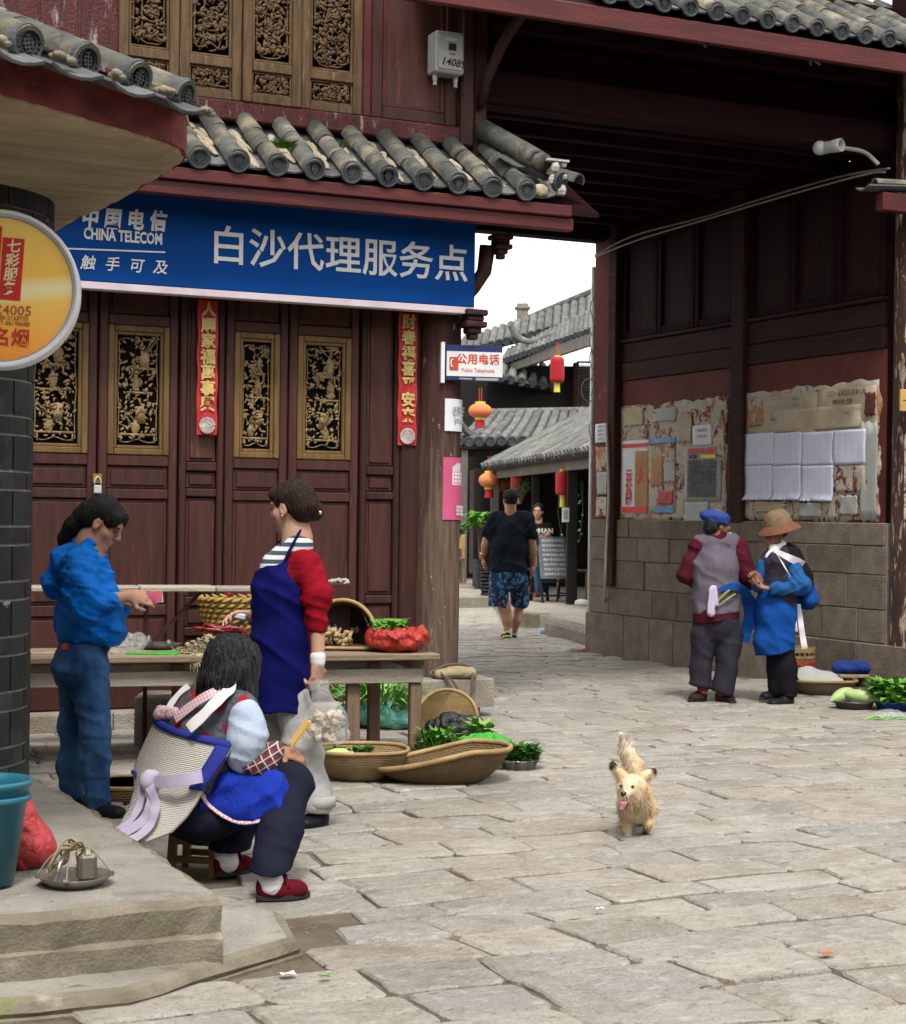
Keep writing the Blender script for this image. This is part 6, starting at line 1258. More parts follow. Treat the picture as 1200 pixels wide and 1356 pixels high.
cloth('apron blue', (.007, .060, .26), (.006, .045, .20), sc=4, wrinkle=6); cloth('black cloth', (.012, .010, .014), (.008, .007, .009), sc=6); cloth('teal blue sleeve', (.018, .085, .25), (.014, .065, .19), sc=6, wrinkle=9); cloth('straw hat', (.20, .135, .085), (.13, .085, .05), sc=30, fine=60, bump=.8, sheen=0); cloth('dark straw', (.17, .075, .045), (.11, .05, .03), sc=20, fine=60, bump=.6, sheen=0)
cloth('black tee', (.012, .017, .024), (.009, .013, .018), sc=5, wrinkle=6); cloth('cap cloth', (.025, .027, .033), sc=9); cloth('brown leather', (.035, .020, .014), rough=.5, sheen=0)
def stripes(name, a, b, k, axis=2, wd=.5):
    s = NT(name); v = s.coord(False); f = s.math('FRACT', s.math('MULTIPLY', s.sep(v)[axis], k)); s.fin(s.mix(s.math('LESS_THAN', f, wd), a, b), .85, s.bump(s.noise(v, 150, 3), .2, .004)); return s.m
stripes('striped jersey', (.62, .63, .64), (.05, .07, .10), 26)
def plaid(name, a, b, c, k):
    s = NT(name); v = s.coord(False); x, y, z = s.sep(v); u = s.math('ADD', x, s.math('MULTIPLY', z, .5)); w = s.math('SUBTRACT', z, s.math('MULTIPLY', x, .5))
    g1 = s.math('LESS_THAN', s.math('FRACT', s.math('MULTIPLY', u, k)), .5); g2 = s.math('LESS_THAN', s.math('FRACT', s.math('MULTIPLY', w, k)), .5); l1 = s.math('LESS_THAN', s.math('FRACT', s.math('MULTIPLY', u, k)), .12); l2 = s.math('LESS_THAN', s.math('FRACT', s.math('MULTIPLY', w, k)), .12)
    col = s.mix(s.math('MULTIPLY', g1, .55), a, b); col = s.mix(s.math('MULTIPLY', g2, .45), col, b); col = s.mix(s.math('MAXIMUM', l1, l2), col, c); s.fin(col, .85, s.bump(s.noise(v, 150, 3), .2, .004))
plaid('plaid cotton', (.060, .020, .022), (.16, .035, .035), (.48, .44, .42), 32); plaid('pink gingham', (.62, .48, .50), (.40, .12, .16), (.66, .58, .58), 70)
def squares():
    s = NT('patchwork vest'); v = s.coord(False); x, y, z = s.sep(v); u = s.math('ADD', s.math('MULTIPLY', x, .86), s.math('MULTIPLY', z, .35)); w = s.math('SUBTRACT', z, s.math('MULTIPLY', x, .40))
    n = s.noise(v, 40, 2); fa = s.math('ABSOLUTE', s.math('SUBTRACT', s.math('FRACT', s.math('MULTIPLY', u, 12)), .5)); fb = s.math('ABSOLUTE', s.math('SUBTRACT', s.math('FRACT', s.math('MULTIPLY', w, 12)), .5))
    m = s.math('LESS_THAN', s.math('ADD', s.math('MAXIMUM', fa, fb), s.math('MULTIPLY', n, .10)), .24); c = s.mix(m, s.mix(s.ramp(s.noise(v, 50, 3), .4, .6), (.045, .050, .065), (.085, .09, .105)), (.24, .010, .022)); s.fin(c, .9, s.bump(s.noise(v, 140, 3), .35, .004))
squares()
def floral(name, base, cols, sc):
    s = NT(name); v = s.coord(False); c = base
    for i, (col, lo) in enumerate(cols): vo = s.n('ShaderNodeTexVoronoi'); vo.inputs['Scale'].default_value = sc * (1 + .23 * i); ad = s.scale(v, (1 + .2 * i, 1.1, .8 + .1 * i)); s.l(ad, vo.inputs['Vector']); w = s.math('ADD', vo.outputs['Distance'], s.math('MULTIPLY', s.noise(v, sc * 3, 3), .35)); c = s.mix(s.math('LESS_THAN', w, lo), c, col)
    s.fin(c, .8, s.bump(s.noise(v, 120, 3), .2, .004)); return s.m
floral('tropical shorts', (.008, .020, .07), [((.02, .16, .26), .52), ((.03, .28, .30), .42), ((.05, .12, .36), .40), ((.45, .15, .05), .36), ((.50, .36, .22), .26)], 11); floral('floral vest', (.018, .015, .03), [((.25, .008, .04), .30), ((.06, .02, .10), .33)], 22)
def quilt():
    s = NT('quilted sheepskin'); v = s.coord(False, 'UV'); x, y, z = s.sep(v); o = s.coord(False); ln = s.math('SINE', s.math('ADD', s.math('MULTIPLY', y, 420), s.math('MULTIPLY', s.noise(o, 18, 5), 9))); cr = s.noise(s.scale(o, (1, 1, 1)), 90, 4)
    c = s.mix(s.ramp(ln, -.9, .2), (.36, .33, .29), (.55, .525, .48)); c = s.mix(s.ramp(s.noise(o, 7, 5), .4, .75), c, (.46, .43, .39)); s.fin(c, .95, s.bump(s.math('ADD', ln, cr), .55, .006), spec=.1)
quilt()
plain('eye dark', (.012, .009, .008), .2, spec=.6); plain('eye white', (.55, .50, .47), .3); plain('lip', (.30, .10, .085), .5); plain('brow hair', (.02, .015, .013), .8); plain('gold metal', (.7, .5, .15), .3, metal=1); plain('banknote', (.52, .12, .17), .7); plain('comb yellow', (.72, .42, .02), .4); plain('sock red', (.25, .02, .03), .9); plain('shoe sole', (.02, .02, .02), .6); plain('acid yellow', (.45, .50, .03), .6); plain('cord green', (.20, .22, .06), .8)

class Fig:
    def __init__(s, label, px, py, cat='person', name='person', group=None):
        s.o = onz(px, py); s.D = depth(s.o); s.root = empty(name, s.o, -TH); tag(s.root, label, cat, group); s.Ri = KR.transposed(); s.seed = int(px)
    def __call__(s, px, py, dy=0.0): return s.Ri @ (ond(px, py, s.D + dy) - s.o)
    def m(s, px): return px * s.D / FPX
    def w(s, nm, prims, h, mat, folds=(), seed=None): return sbuild(nm, prims, h, MATS[mat] if isinstance(mat, str) else mat, s.root, folds, s.seed if seed is None else seed)
def head(c, f, s=1.0, u=None, fat=1.0):
    f = Vector(f).normalized(); u = Vector(u or (0, 0, 1)); r = f.cross(u).normalized(); u = r.cross(f); R = Matrix((r, f, u)).transposed()
    P = lambda a, b, d: Vector(c) + R @ Vector((a * s, b * s, d * s)); E = lambda p, q, k=.02, op='u': ell(P(*p), tuple(x * s for x in q), k * s, R, op)
    pr = [E((0, -.012, .030), (.074, .092, .084)), E((0, .034, -.045), (.056 * fat, .050, .068), .03), E((0, .064, -.098), (.022, .018, .018), .03), E((.036 * fat, .05, -.03), (.024, .024, .024), .02), E((-.036 * fat, .05, -.03), (.024, .024, .024), .02),
          E((0, .076, .022), (.048, .014, .016), .02), cap(P(0, .086, .006), P(0, .106, -.026), .008 * s, .011 * s, .012 * s), E((.010, .097, -.032), (.009, .009, .008), .008), E((-.010, .097, -.032), (.009, .009, .008), .008),
          E((.031, .096, -.002), (.015, .014, .010), .012, 's'), E((-.031, .096, -.002), (.015, .014, .010), .012, 's'), E((0, .085, -.060), (.024, .012, .007), .006), E((0, .083, -.072), (.020, .012, .008), .006), E((0, .100, -.066), (.022, .010, .0018), .003, 's')]
    for sd in (-1, 1): pr += [E((.073 * sd, -.004, -.010), (.010, .020, .031), .006), E((.082 * sd, .002, -.006), (.006, .010, .016), .004, 's'), E((.076 * sd, .0, -.034), (.007, .008, .010), .006)]
    return pr, P, R, E
def face_parts(fig, P, R, s=1.0, closed=False):
    for sd in (-1, 1):
        MB().ball(P(.031 * sd, .081 if closed else .0765, -.004), tuple(x * s for x in ((.012, .008, .0035) if closed else (.0125, .012, .0105))), 10, 8).build('eye', MATS['eye dark'] if closed else MATS['eye white'], fig.root, smooth=True)
        if not closed: MB().ball(P(.030 * sd, .0865, -.003), tuple(x * s for x in (.006, .004, .006)), 8, 6).build('iris', MATS['eye dark'], fig.root, smooth=True)
        MB().tube([P(.016 * sd, .0885, .018), P(.031 * sd, .089, .023), P(.047 * sd, .078, .018)], [.0025 * s, .0042 * s, .002 * s], 6).build('eyebrow', MATS['brow hair'], fig.root, smooth=True)
    MB().ball(P(0, .090, -.066), tuple(x * s for x in (.017, .0055, .0075)), 10, 6).build('lips', MATS['lip'], fig.root, smooth=True)
def hand(w, d, n, side, s=1.0, curl=.5, thumb=.4, gap=.0):
    """palm, four bent fingers of unequal length and a thumb from the side of the palm"""
    w, d = Vector(w), Vector(d).normalized(); n = Vector(n); n = (n - d * n.dot(d)).normalized(); t = d.cross(n) * side
    R = Matrix((t, d, n)).transposed(); pr = [ell(w + d * .048 * s, (.040 * s, .050 * s, .016 * s), .02, R), cap(w - d * .01, w + d * .03 * s, .025 * s, .027 * s, .02, (n, .62))]
    for i, (L, o) in enumerate(((.92, .030), (1.05, .010), (.98, -.010), (.78, -.029))):
        p = w + d * (.088 - .006 * abs(i - 1.3)) * s + t * o * s; a = 0.0; pts = [p - d * .012 * s]
        for j, sl in enumerate((.042, .027, .021)): a += curl * (.9 + .12 * i) * (.75 if j == 0 else 1); q = p + (d * cos(a) + n * sin(a) + t * (o * gap)) * sl * L * s; pts.append(q); p = q
        pr += chain(pts, [.0098 * s, .0095 * s, .0085 * s, .007 * s], .004)
    b = w + d * .022 * s + t * .032 * s; c1 = b + (d * .65 + t * .65 + n * .25).normalized() * .036 * s; c2 = c1 + (d * .9 + t * (.25 - thumb * .5) + n * thumb).normalized() * .030 * s; c3 = c2 + (d * .9 - t * thumb * .6 + n * thumb).normalized() * .023 * s
    return pr + chain([b - t * .012 * s, c1, c2, c3], [.015 * s, .0115 * s, .0105 * s, .008 * s], .006)
def shoe(fig, heel, toe, w, mat, h=.055, sole='shoe sole', top=None, nm='shoe'):
    heel, toe = Vector(heel), Vector(toe); d = (toe - heel); d.z = 0; L = d.length; d.normalize(); r = Vector((d.y, -d.x, 0)); R = Matrix((r, d, UP)).transposed(); z0 = min(heel.z, toe.z)
    c = heel; P = lambda a, b, z: Vector((c.x, c.y, z0)) + R @ Vector((a, b, z))
    pr = [ell(P(0, .03, .045), (w * .78, .05, h), .03, R), ell(P(0, L * .55, .028), (w, L * .42, .034), .04, R), ell(P(0, L * .80, .024), (w * .95, L * .24, .030), .03, R), plane(P(0, 0, .012), (0, 0, -1))]
    if top is not None: pr.append(ell(P(0, .05, h + .045), (w * .62, .075, .03), .008, R, 's'))
    o = fig.w(nm, pr, .006, mat); m = MB(); pts = []
    for k in range(24):
        a = 2 * pi * k / 24; x = sin(a); y = -cos(a); yy = L * .5 + y * (L * .5 + .02); pts.append((P(x * w * (1.02 if y > -.2 else .82), yy, 0).x, P(x * w * (1.02 if y > -.2 else .82), yy, 0).y))
    m.prism(pts, .018, T((0, 0, z0)), bev=.003); b = m.build('sole', MATS[sole], o); return o

# ---- woman in the blue jacket counting money
f = Fig('woman in a bright blue jacket and jeans counting money beside the table', 136, 1082)
H, P, R, E = head(f(137, 692), (.82, -.10, -.52), .98, (.5, 0, .8))
nk = f(117, 722)
body = H + [cap(P(0, -.025, -.05), nk, .050, .056, .03), cap(nk, f(114, 765), .055, .09, .05), cap(f(114, 765), f(112, 860), .10, .10, .05, ((0, 1, 0), 1.2))]
for sh, el, wr, kn, an, hp in ((f(106, 748, -.16), f(117, 801, -.21), f(171, 789, -.10), f(127, 962, -.09), f(129, 1068, -.09), f(114, 872, -.08)), (f(122, 750, .16), f(134, 803, .19), f(172, 797, .02), f(98, 965, .10), f(95, 1060, .13), f(108, 872, .08))):
    body += [cap(sh, el, .026, .036, .0), cap(el, wr, .040, .025, .01), cap(hp, kn, .05, .045, .0), cap(kn, an, .045, .034, .01)]
body += hand(f(170, 789, -.10), (1, .35, -.12), (.1, .9, -.5), -1, .92, .55, .5) + hand(f(170, 798, .02), (1, -.25, .06), (.0, -.5, .85), -1, .9, .45, .5)
f.w('body', body, .0052, 'skin'); face_parts(f, P, R, .98, closed=True)
hr = [E((0, -.022, .038), (.084, .098, .088)), E((0, -.06, -.015), (.072, .055, .065), .03), E((.0, .058, .066), (.060, .036, .032), .02), E((.055, .045, .035), (.020, .04, .04), .02), E((-.055, .045, .035), (.020, .04, .04), .02), E((0, .085, -.030), (.066, .066, .076), .015, 's'), E((.085, .02, -.035), (.03, .045, .05), .012, 's'), E((-.085, .02, -.035), (.03, .045, .05), .012, 's')]
hr += [cap(P(0, -.11, .01), f(96, 697), .034, .038, .02), cap(f(96, 697), f(86, 712, .01), .038, .030, .02), cap(f(86, 712, .01), f(77, 745, .02), .028, .010, .02)]
f.w('hair', hr, .0048, 'black hair', [(.004, (60, 60, 9), True)])
jk = chain([f(113, 850), f(118, 826), f(118, 798), f(113, 765), f(112, 740)], [.126, .140, .134, .120, .082], .05, ((0, 1, 0), 1.28)) + [ell(f(150, 838), (.045, .12, .05), .05), ell(f(152, 822), (.05, .13, .09), .05)]
jk += [cap(f(104, 746, -.14), f(108, 775, -.19), .074, .076, .05), cap(f(108, 775, -.19), f(118, 802, -.21), .076, .070, .05), cap(f(118, 802, -.21), f(144, 795, -.17), .064, .044, .04), cap(f(122, 750, .15), f(128, 800, .21), .082, .078, .05), cap(f(128, 800, .21), f(164, 806, .08), .065, .046, .04)]
jk += [ell(f(73, 768), (.055, .13, .085), .04), ell(f(84, 742), (.065, .13, .075), .05), cap(f(112, 738), f(118, 722), .085, .070, .03), cap(f(124, 712, 0), f(114, 745, 0), .058, .060, .01, op='s'), plane(f(112, 852), (-.04, 0, -1))]
f.w('jacket', jk, .0068, 'blue jacket cloth', [(.012, (.55, .1, .8), 16, 4), (.009, (-.7, .2, .7), 24, 6), (.005, (.2, 0, 1), 42, 10)])
jn = [cap(f(112, 846), f(110, 880), .112, .130, .05, ((0, 1, 0), 1.22)), ell(f(93, 884), (.070, .15, .10), .05)]
for hp, kn, cf, an in ((f(116, 886, -.08), f(127, 964, -.09), f(126, 1010, -.09), f(131, 1066, -.09)), (f(106, 886, .09), f(98, 966, .10), f(95, 1010, .12), f(95, 1062, .13))): jn += chain([hp, kn, cf, an], [.102, .071, .066, .056], .04)
f.w('jeans', jn + [plane(f(112, 1068), (0, 0, -1))], .0072, 'denim', [(.008, (.25, .1, 1), 17, 4), (.006, (.9, .2, .35), 16, 3), (.003, (0, .3, 1), 34, 8)])
MB().box(f(86, 856, -.165), (.026, .006, .024)).build('label_patch', MATS['red ink'], f.root)
shoe(f, f(122, 1074, -.09), f(164, 1086, -.14), .044, 'black leather'); shoe(f, f(88, 1066, .14), f(116, 1074, .10), .042, 'black leather')
bn = Fig('pink banknotes held in the hands of the woman in the blue jacket', 200, 1082, 'banknote', 'banknote'); bn.root.location = f.root.matrix_basis @ f(202, 792, -.06)
m = MB()
for k in range(3): m.box((.004 * k, .004 * k, .003 * k), (.075, .0015, .050), (0, -.16 + .05 * k, .2 + .12 * k))
m.build('note', MATS['banknote'], bn.root); MB().lathe([(.016, 0), (.016, .001), (0, .001)], 16, T((.0, -.004, 0), (pi / 2, 0, .2))).build('portrait_print', MATS['paper pink'], bn.root); MB().box((.006, .0105, .004), (.080, .001, .055), (0, -.10, .35)).build('note_edge', MATS['paper white'], bn.root)

# ---- woman in red with the apron
f = Fig('woman in a red sweater and long navy apron with hair in a bun', 400, 1097)
H, P, R, E = head(f(386, 671), (-.86, .46, -.10), 1.0)
nk = f(394, 712); body = H + [cap(P(0, -.02, -.05), nk, .052, .058, .03), cap(nk, f(390, 765), .055, .09, .05), cap(f(390, 765), f(380, 880), .10, .10, .05, ((0, 1, 0), 1.15))]
for sh, el, wr, hp, kn, an in ((f(411, 752, -.13), f(421, 810, -.197), f(421, 878, -.21), f(390, 905, -.08), f(404, 988, -.09), f(419, 1078, -.09)), (f(388, 748, .17), f(352, 818, .20), f(333, 816, .07), f(374, 905, .09), f(366, 988, .12), f(372, 1078, .14))):
    body += [cap(sh, el, .022, .030, .0), cap(el, wr, .036, .027, .01), cap(hp, kn, .05, .045, .0), cap(kn, an, .045, .036, .01)]
body += hand(f(421, 877, -.21), (-.05, .0, -1), (-.75, .6, 0), 1, .92, .75, .6) + hand(f(334, 815, .07), (-1, -.2, .05), (.1, -.5, -.8), -1, .9, .55, .5)
f.w('body', body, .0052, 'pale skin'); face_parts(f, P, R, 1.0, closed=True)
hr = [E((0, -.022, .038), (.085, .100, .088)), E((0, -.065, -.015), (.074, .055, .065), .03), E((0, .066, .060), (.062, .036, .040), .02), E((0, .092, -.035), (.068, .064, .078), .015, 's'), E((-.088, .018, -.040), (.03, .045, .055), .012, 's'), E((.088, .018, -.040), (.03, .045, .055), .012, 's'), cap(P(0, -.09, -.01), f(412, 675, -.02), .045, .036, .02), ell(f(416, 677, -.02), (.046, .042, .046), .008)]
f.w('hair', hr, .0048, 'brown hair', [(.0035, (50, 50, 14), True)]); MB().ball(f(424, 679, -.05), .010, 8, 6).build('hair_clip', MATS['gold metal'], f.root, smooth=True); MB().ball(P(-.078, .002, -.042), .006, 8, 6).build('earring', MATS['gold metal'], f.root, smooth=True)
tor = lambda e: chain([f(378, 890), f(378, 850), f(384, 782), f(394, 742)], [.122 + e, .130 + e, .136 + e, .086 + e], .05, ((0, 1, 0), 1.2))
neckcut = [cap(f(352, 738, -.02), f(392, 712, -.03), .060, .058, .01, op='s')]
sw = tor(0) + [cap(f(408, 750, -.125), f(421, 790, -.185), .068, .058, .05), cap(f(421, 790, -.185), f(420, 826, -.205), .058, .050, .04), cap(f(388, 748, .16), f(352, 818, .20), .078, .062, .05), cap(f(352, 818, .2), f(340, 818, .12), .05, .045, .03)] + neckcut
f.w('sweater', sw, .0066, 'red knit', [(.006, (.3, .1, 1), 22, 5), (.004, (.7, .2, -.6), 26, 5), (.002, (0, .2, 1), 44, 10)])
f.w('striped_top', [cap(f(366, 748), f(392, 722), .066, .066, .03, ((0, 1, 0), 1.25)), cap(f(370, 770), f(394, 722), .10, .064, .04, ((0, 1, 0), 1.1)), cap(f(360, 722, -.02), f(394, 700, -.01), .045, .056, .01, op='s')], .0066, 'striped jersey')
ap = chain([f(373, 935), f(375, 890), f(377, 850)], [.142, .142, .142], .04, ((0, 1, 0), 1.38)) + chain([f(377, 850), f(381, 785), f(374, 755)], [.148, .152, .114], .04, ((0, 1, 0), 1.22)) + [ell(f(352, 778), (.055, .14, .09), .05), plane(f(400, 835), (1, .3, .16)), plane(f(366, 747), (-.35, 0, 1)), plane(f(374, 939), (.0, 0, -1))] + chain([f(372, 935), f(374, 890), f(376, 850)], [.142, .142, .138], .04, ((0, 1, 0), 1.42))[:0]
f.w('apron', ap, .0068, 'navy apron cloth', [(.012, (1, .2, .12), 12, 2), (.006, (.6, .1, .8), 16, 4)])
for pts in ([f(374, 750, -.12), f(384, 728, -.105), f(396, 706, -.065), f(402, 700, -.02)], [f(352, 748, .02), f(366, 724, .05), f(384, 706, .06), f(398, 700, .04)]): MB().tube(smooth_path(pts, 6), .014, 8, flat=.45).build('apron_strap', MATS['navy apron cloth'], f.root, smooth=True)
tr = [cap(f(378, 880), f(378, 900), .112, .112, .04, ((0, 1, 0), 1.1))]
for hp, kn, an in ((f(382, 905, -.07), f(401, 990, -.08), f(419, 1062, -.09)), (f(374, 905, .09), f(366, 990, .12), f(372, 1062, .14))): tr += chain([hp, kn, an], [.092, .086, .078], .05)
f.w('trousers', tr + [plane(f(420, 1068), (-.1, 0, -1))], .0072, 'grey linen', [(.014, (1, .3, .15), 11, 1.8), (.007, (.3, .1, 1), 16, 4), (.003, (.5, 0, -1), 30, 8)])
for p in (f(420, 1061, -.09), f(372, 1061, .14)): MB().lathe([(.076, -.024), (.084, -.022), (.086, .024), (.078, .026)], 28, Matrix.Translation(p)).build('trouser_cuff', MATS['grey linen'], f.root, smooth=True)
shoe(f, f(430, 1092, -.07), f(396, 1100, -.16), .046, 'black leather', top=1); shoe(f, f(378, 1095, .15), f(345, 1097, .10), .046, 'black leather', top=1)
MB().box(f(318, 816, .04), (.055, .03, .028), (0, .2, 0), bev=.008).build('folded_money', MATS['paper white'], f.root)
f.w('wrist_bandage', [cap(f(421, 870, -.21), f(421, 876, -.21), .034, .033, .01)], .005, 'white cotton')
g_ = Fig('clear plastic bag of pale mushrooms hanging from the hand of the woman in red', 431, 1085, 'bag', 'mushroom_bag'); g_.root.location = f.root.matrix_basis @ f(428, 984, -.22); g_.o = g_.root.location; g_.D = depth(g_.o)
bp = lambda px, py, dy=0: g_(px, py, dy)
sbuild('bag', [ell(bp(432, 955), (.098, .075, .085), .03), ell(bp(432, 974), (.105, .07, .04), .04), cap(bp(424, 905), bp(430, 940), .018, .062, .03), cap(bp(412, 905), bp(424, 930), .008, .03, .02), cap(bp(434, 903), bp(430, 928), .008, .03, .02), plane(bp(430, 985), (0, 0, -1))], .006, MATS['clear plastic'], g_.root, [(.008, (16, 16, 8), True), (.005, (34, 34, 20), True)], 3)
surf('mushroom', (.62, .53, .40), (.42, .33, .22), sc=14, rough=.7, bump=.3); random.seed(9)
m = MB()
for k in range(26): m.lathe([(.0, .02), (.018, .016), (.026, .004), (.016, .0), (.008, -.004), (.008, -.022), (0, -.024)], 9, T(bp(432 + rnd(-20, 20), 962 + rnd(-18, 16)) + Vector((0, rnd(-.035, .035), 0)), (rnd(0, 6), rnd(0, 6), 0), (rnd(.7, 1.3),) * 3))
m.build('mushrooms', MATS['mushroom'], g_.root, smooth=True)['kind'] = 'stuff'

# ---- seated woman with the sheepskin cape
f = Fig('seated woman seen from behind in a white quilted cape and red velvet shoes', 310, 1172)
Fd = Vector((.72, .66, -.30)).normalized(); H, P, R, E = head(f(311, 884, 0), Fd, 1.0, (.2, .2, .9)); nk = f(300, 916, -.03)
hipn, hipf, knn, knf = f(262, 1080, -.10), f(252, 1075, .12), f(386, 1040, -.06), f(338, 1052, .26); SHN = [f.Ri @ (onz(*q, .045) - f.o) for q in ((346, 1186), (404, 1181), (290, 1155), (332, 1147))]; ann = SHN[0].lerp(SHN[1], .16) + UP * .065; anf = SHN[2].lerp(SHN[3], .16) + UP * .065
shn, shf_, eln, elf, wrn, wrf = f(326, 948, -.14), f(268, 935, .14), f(322, 1008, -.16), f(320, 1000, .2), f(366, 996, -.02), f(362, 1002, .10)
body = H + [cap(P(0, -.02, -.05), nk, .05, .055, .03), cap(nk, f(287, 955), .055, .09, .05), cap(f(287, 955), f(258, 1070), .10, .11, .05), cap(shn, eln, .026, .036, .0), cap(eln, wrn, .036, .026, .01), cap(shf_, elf, .026, .036, .0), cap(elf, wrf, .036, .026, .01), cap(hipn, knn, .05, .045, .0), cap(knn, ann, .045, .034, .01), cap(hipf, knf, .05, .045, .0), cap(knf, anf, .045, .034, .01)]
body += hand(f(364, 996, -.02), (.92, .2, -.1), (-.2, .5, -.8), -1, .9, .65, .6) + hand(f(360, 1002, .09), (.95, -.2, -.05), (.2, -.4, -.8), 1, .9, .6, .5)
f.w('body', body, .0052, 'tanned skin'); face_parts(f, P, R, 1.0)
hr = [E((0, -.018, .030), (.096, .112, .098)), E((0, -.05, -.035), (.098, .075, .085), .04), E((.07, .01, -.04), (.034, .06, .085), .03), E((-.07, .01, -.04), (.034, .06, .085), .03), E((.078, .03, -.10), (.024, .045, .055), .02), E((-.078, .03, -.10), (.024, .045, .055), .02), E((0, .10, -.04), (.062, .07, .09), .015, 's')]
f.w('hair', hr, .0048, 'greying hair', [(.0065, (48, 48, 7), True), (.003, (90, 90, 9), True)])
m = MB(); random.seed(6)
for k in range(150):
    a = rnd(-2.8, 2.8) - pi / 2; r = rnd(.07, .10); p0 = P(r * cos(a) * .9, r * sin(a) * 1.05 - .015, rnd(-.02, .06)); p1 = P(.097 * cos(a), .105 * sin(a) - .03, -.07 + rnd(-.02, .02)); p2 = P(.09 * cos(a), .098 * sin(a) - .02, -.135 + rnd(-.03, .03))
    if sin(a) > .62: continue
    m.tube([p0, p1, p2], [.003, .004, .0008], 4)
m.build('hair_strands', MATS['greying hair'], f.root, smooth=True)['kind'] = 'stuff'
f.w('vest', chain([f(258, 1075), f(268, 1020), f(282, 960), f(293, 930, .0)], [.145, .145, .140, .085], .06, (( .7, -.7, 0), 1.22)) + [cap(f(318, 940, -.11), f(270, 926, .13), .072, .072, .05), cap(f(300, 912, -.02), f(303, 900, 0), .06, .05, .02, op='s'), plane(f(260, 1056), (0, 0, -1))], .0066, 'patchwork vest', [(.005, (10, 10, 12), True)])
for sh, el, k in ((shn, eln, 0), (shf_, elf, 1)): f.w('sleeve', [cap(sh, sh.lerp(el, .5) + Vector((.012, -.01, 0)), .066, .064, .05), cap(sh.lerp(el, .5) + Vector((.012, -.01, 0)), el, .064, .062, .05)], .0066, 'pale blue cotton', [(.011, (.35, .1, 1), 17, 4), (.006, (.8, .2, -.5), 20, 5)])
for el, wr in ((eln, wrn), (elf, wrf)): f.w('oversleeve', [cap(el + Vector((.03, 0, 0)), wr - (wr - el) * .12, .060, .050, .04), ell(el + (wr - el) * .45 + Vector((0, 0, -.02)), (.075, .055, .05), .04)], .0062, 'plaid cotton', [(.010, (1, .2, -.3), 20, 5), (.005, (.6, .2, .8), 28, 8)])
tz = [cap(hipn, knn, .105, .080, .05), cap(knn, knn.lerp(ann, .55), .080, .078, .04), cap(knn.lerp(ann, .55), ann, .078, .078, .03), cap(hipf, knf, .105, .080, .05), cap(knf, anf, .078, .074, .04), ell(f(258, 1078), (.16, .18, .085), .05), plane((0, 0, ann.z + .015), (0, 0, -1))]
f.w('trousers', tz, .0072, 'dark navy trousers', [(.010, (1, .3, .2), 13, 2), (.006, (.3, 0, 1), 18, 5)])
ap = [ell(f(320, 1032, -.02), (.145, .15, .075), .06), ell(f(356, 1040, -.04), (.09, .14, .085), .06), ell(f(305, 1062, -.13), (.11, .05, .065), .05), ell(f(340, 1066, -.14), (.11, .045, .055), .05), ell(f(330, 1052, .12), (.14, .1, .07), .05), ell(f(346, 1052, -.16), (.115, .055, .090), .05), ell(f(304, 1066, -.17), (.10, .05, .055), .05), ell(f(332, 1076, -.19), (.10, .045, .045), .05), ell(f(356, 1068, -.18), (.07, .05, .05), .05), ell(f(366, 1046, -.13), (.065, .07, .075), .05), cap(f(285, 1030, -.12), f(300, 1040, -.14), .05, .06, .04)]
f.w('apron', ap, .0068, 'royal blue cloth', [(.018, (1, .2, .3), 12, 3), (.010, (.5, .2, -1), 18, 4), (.004, (1, 0, 0), 34, 9)])
MB().tube(smooth_path([f(264, 1046, -.17), f(276, 1064, -.19), f(296, 1080, -.20), f(318, 1089, -.225), f(340, 1088, -.235), f(358, 1080, -.22), f(374, 1070, -.19)], 6), .014, 8, flat=.45).build('gingham_trim', MATS['pink gingham'], f.root, smooth=True)
f.w('red_tunic', [ell(f(262, 1058, -.10), (.065, .07, .05), .03)], .007, 'burgundy velvet')
# the cape, a quilted sheet hanging down the back
rows = [((208, 948, .12), (311, 983, -.21)), ((196, 972, .13), (298, 1004, -.235)), ((184, 998, .12), (284, 1025, -.25)), ((177, 1020, .09), (268, 1045, -.26)), ((178, 1045, .02), (260, 1062, -.27)), ((171, 1070, -.06), (247, 1082, -.28)), ((157, 1094, -.13), (228, 1102, -.29)), ((140, 1110, -.18), (196, 1115, -.29))]
def cape(off, u0=0.0, u1=1.0, v0=0.0, v1=1.0):
    def fn(u, v):
        u = u0 + (u1 - u0) * u; v = v0 + (v1 - v0) * v; t = v * (len(rows) - 1); i = min(int(t), len(rows) - 2); t -= i; a = Vector(f(*rows[i][0])).lerp(f(*rows[i + 1][0]), t); b = Vector(f(*rows[i][1])).lerp(f(*rows[i + 1][1]), t)
        p = a.lerp(b, u); bul = sin(pi * u) * (.085 - .035 * v) + .006 * sin(u * 11 + v * 3) * v; return p + Vector((-.62, -.72, .1)) * (bul + off)
    return fn
o = MB().grid(cape(0), 26, 34, thick=-.012).build('cape', MATS['quilted sheepskin'], f.root, smooth=True); uvgrid(o, 26, 34)
o = MB().grid(cape(.010, 0, 1, -.005, .052), 26, 2, thick=-.016).build('cape_trim', MATS['blue trim'], f.root, smooth=True)
o = MB().grid(cape(.010, .895, 1.005, .05, .44), 3, 18, thick=-.016).build('cape_trim', MATS['blue trim'], f.root, smooth=True); MB().grid(cape(.010, -.01, .14, .425, .455), 4, 2, thick=-.014).build('cape_trim', MATS['blue trim'], f.root, smooth=True)
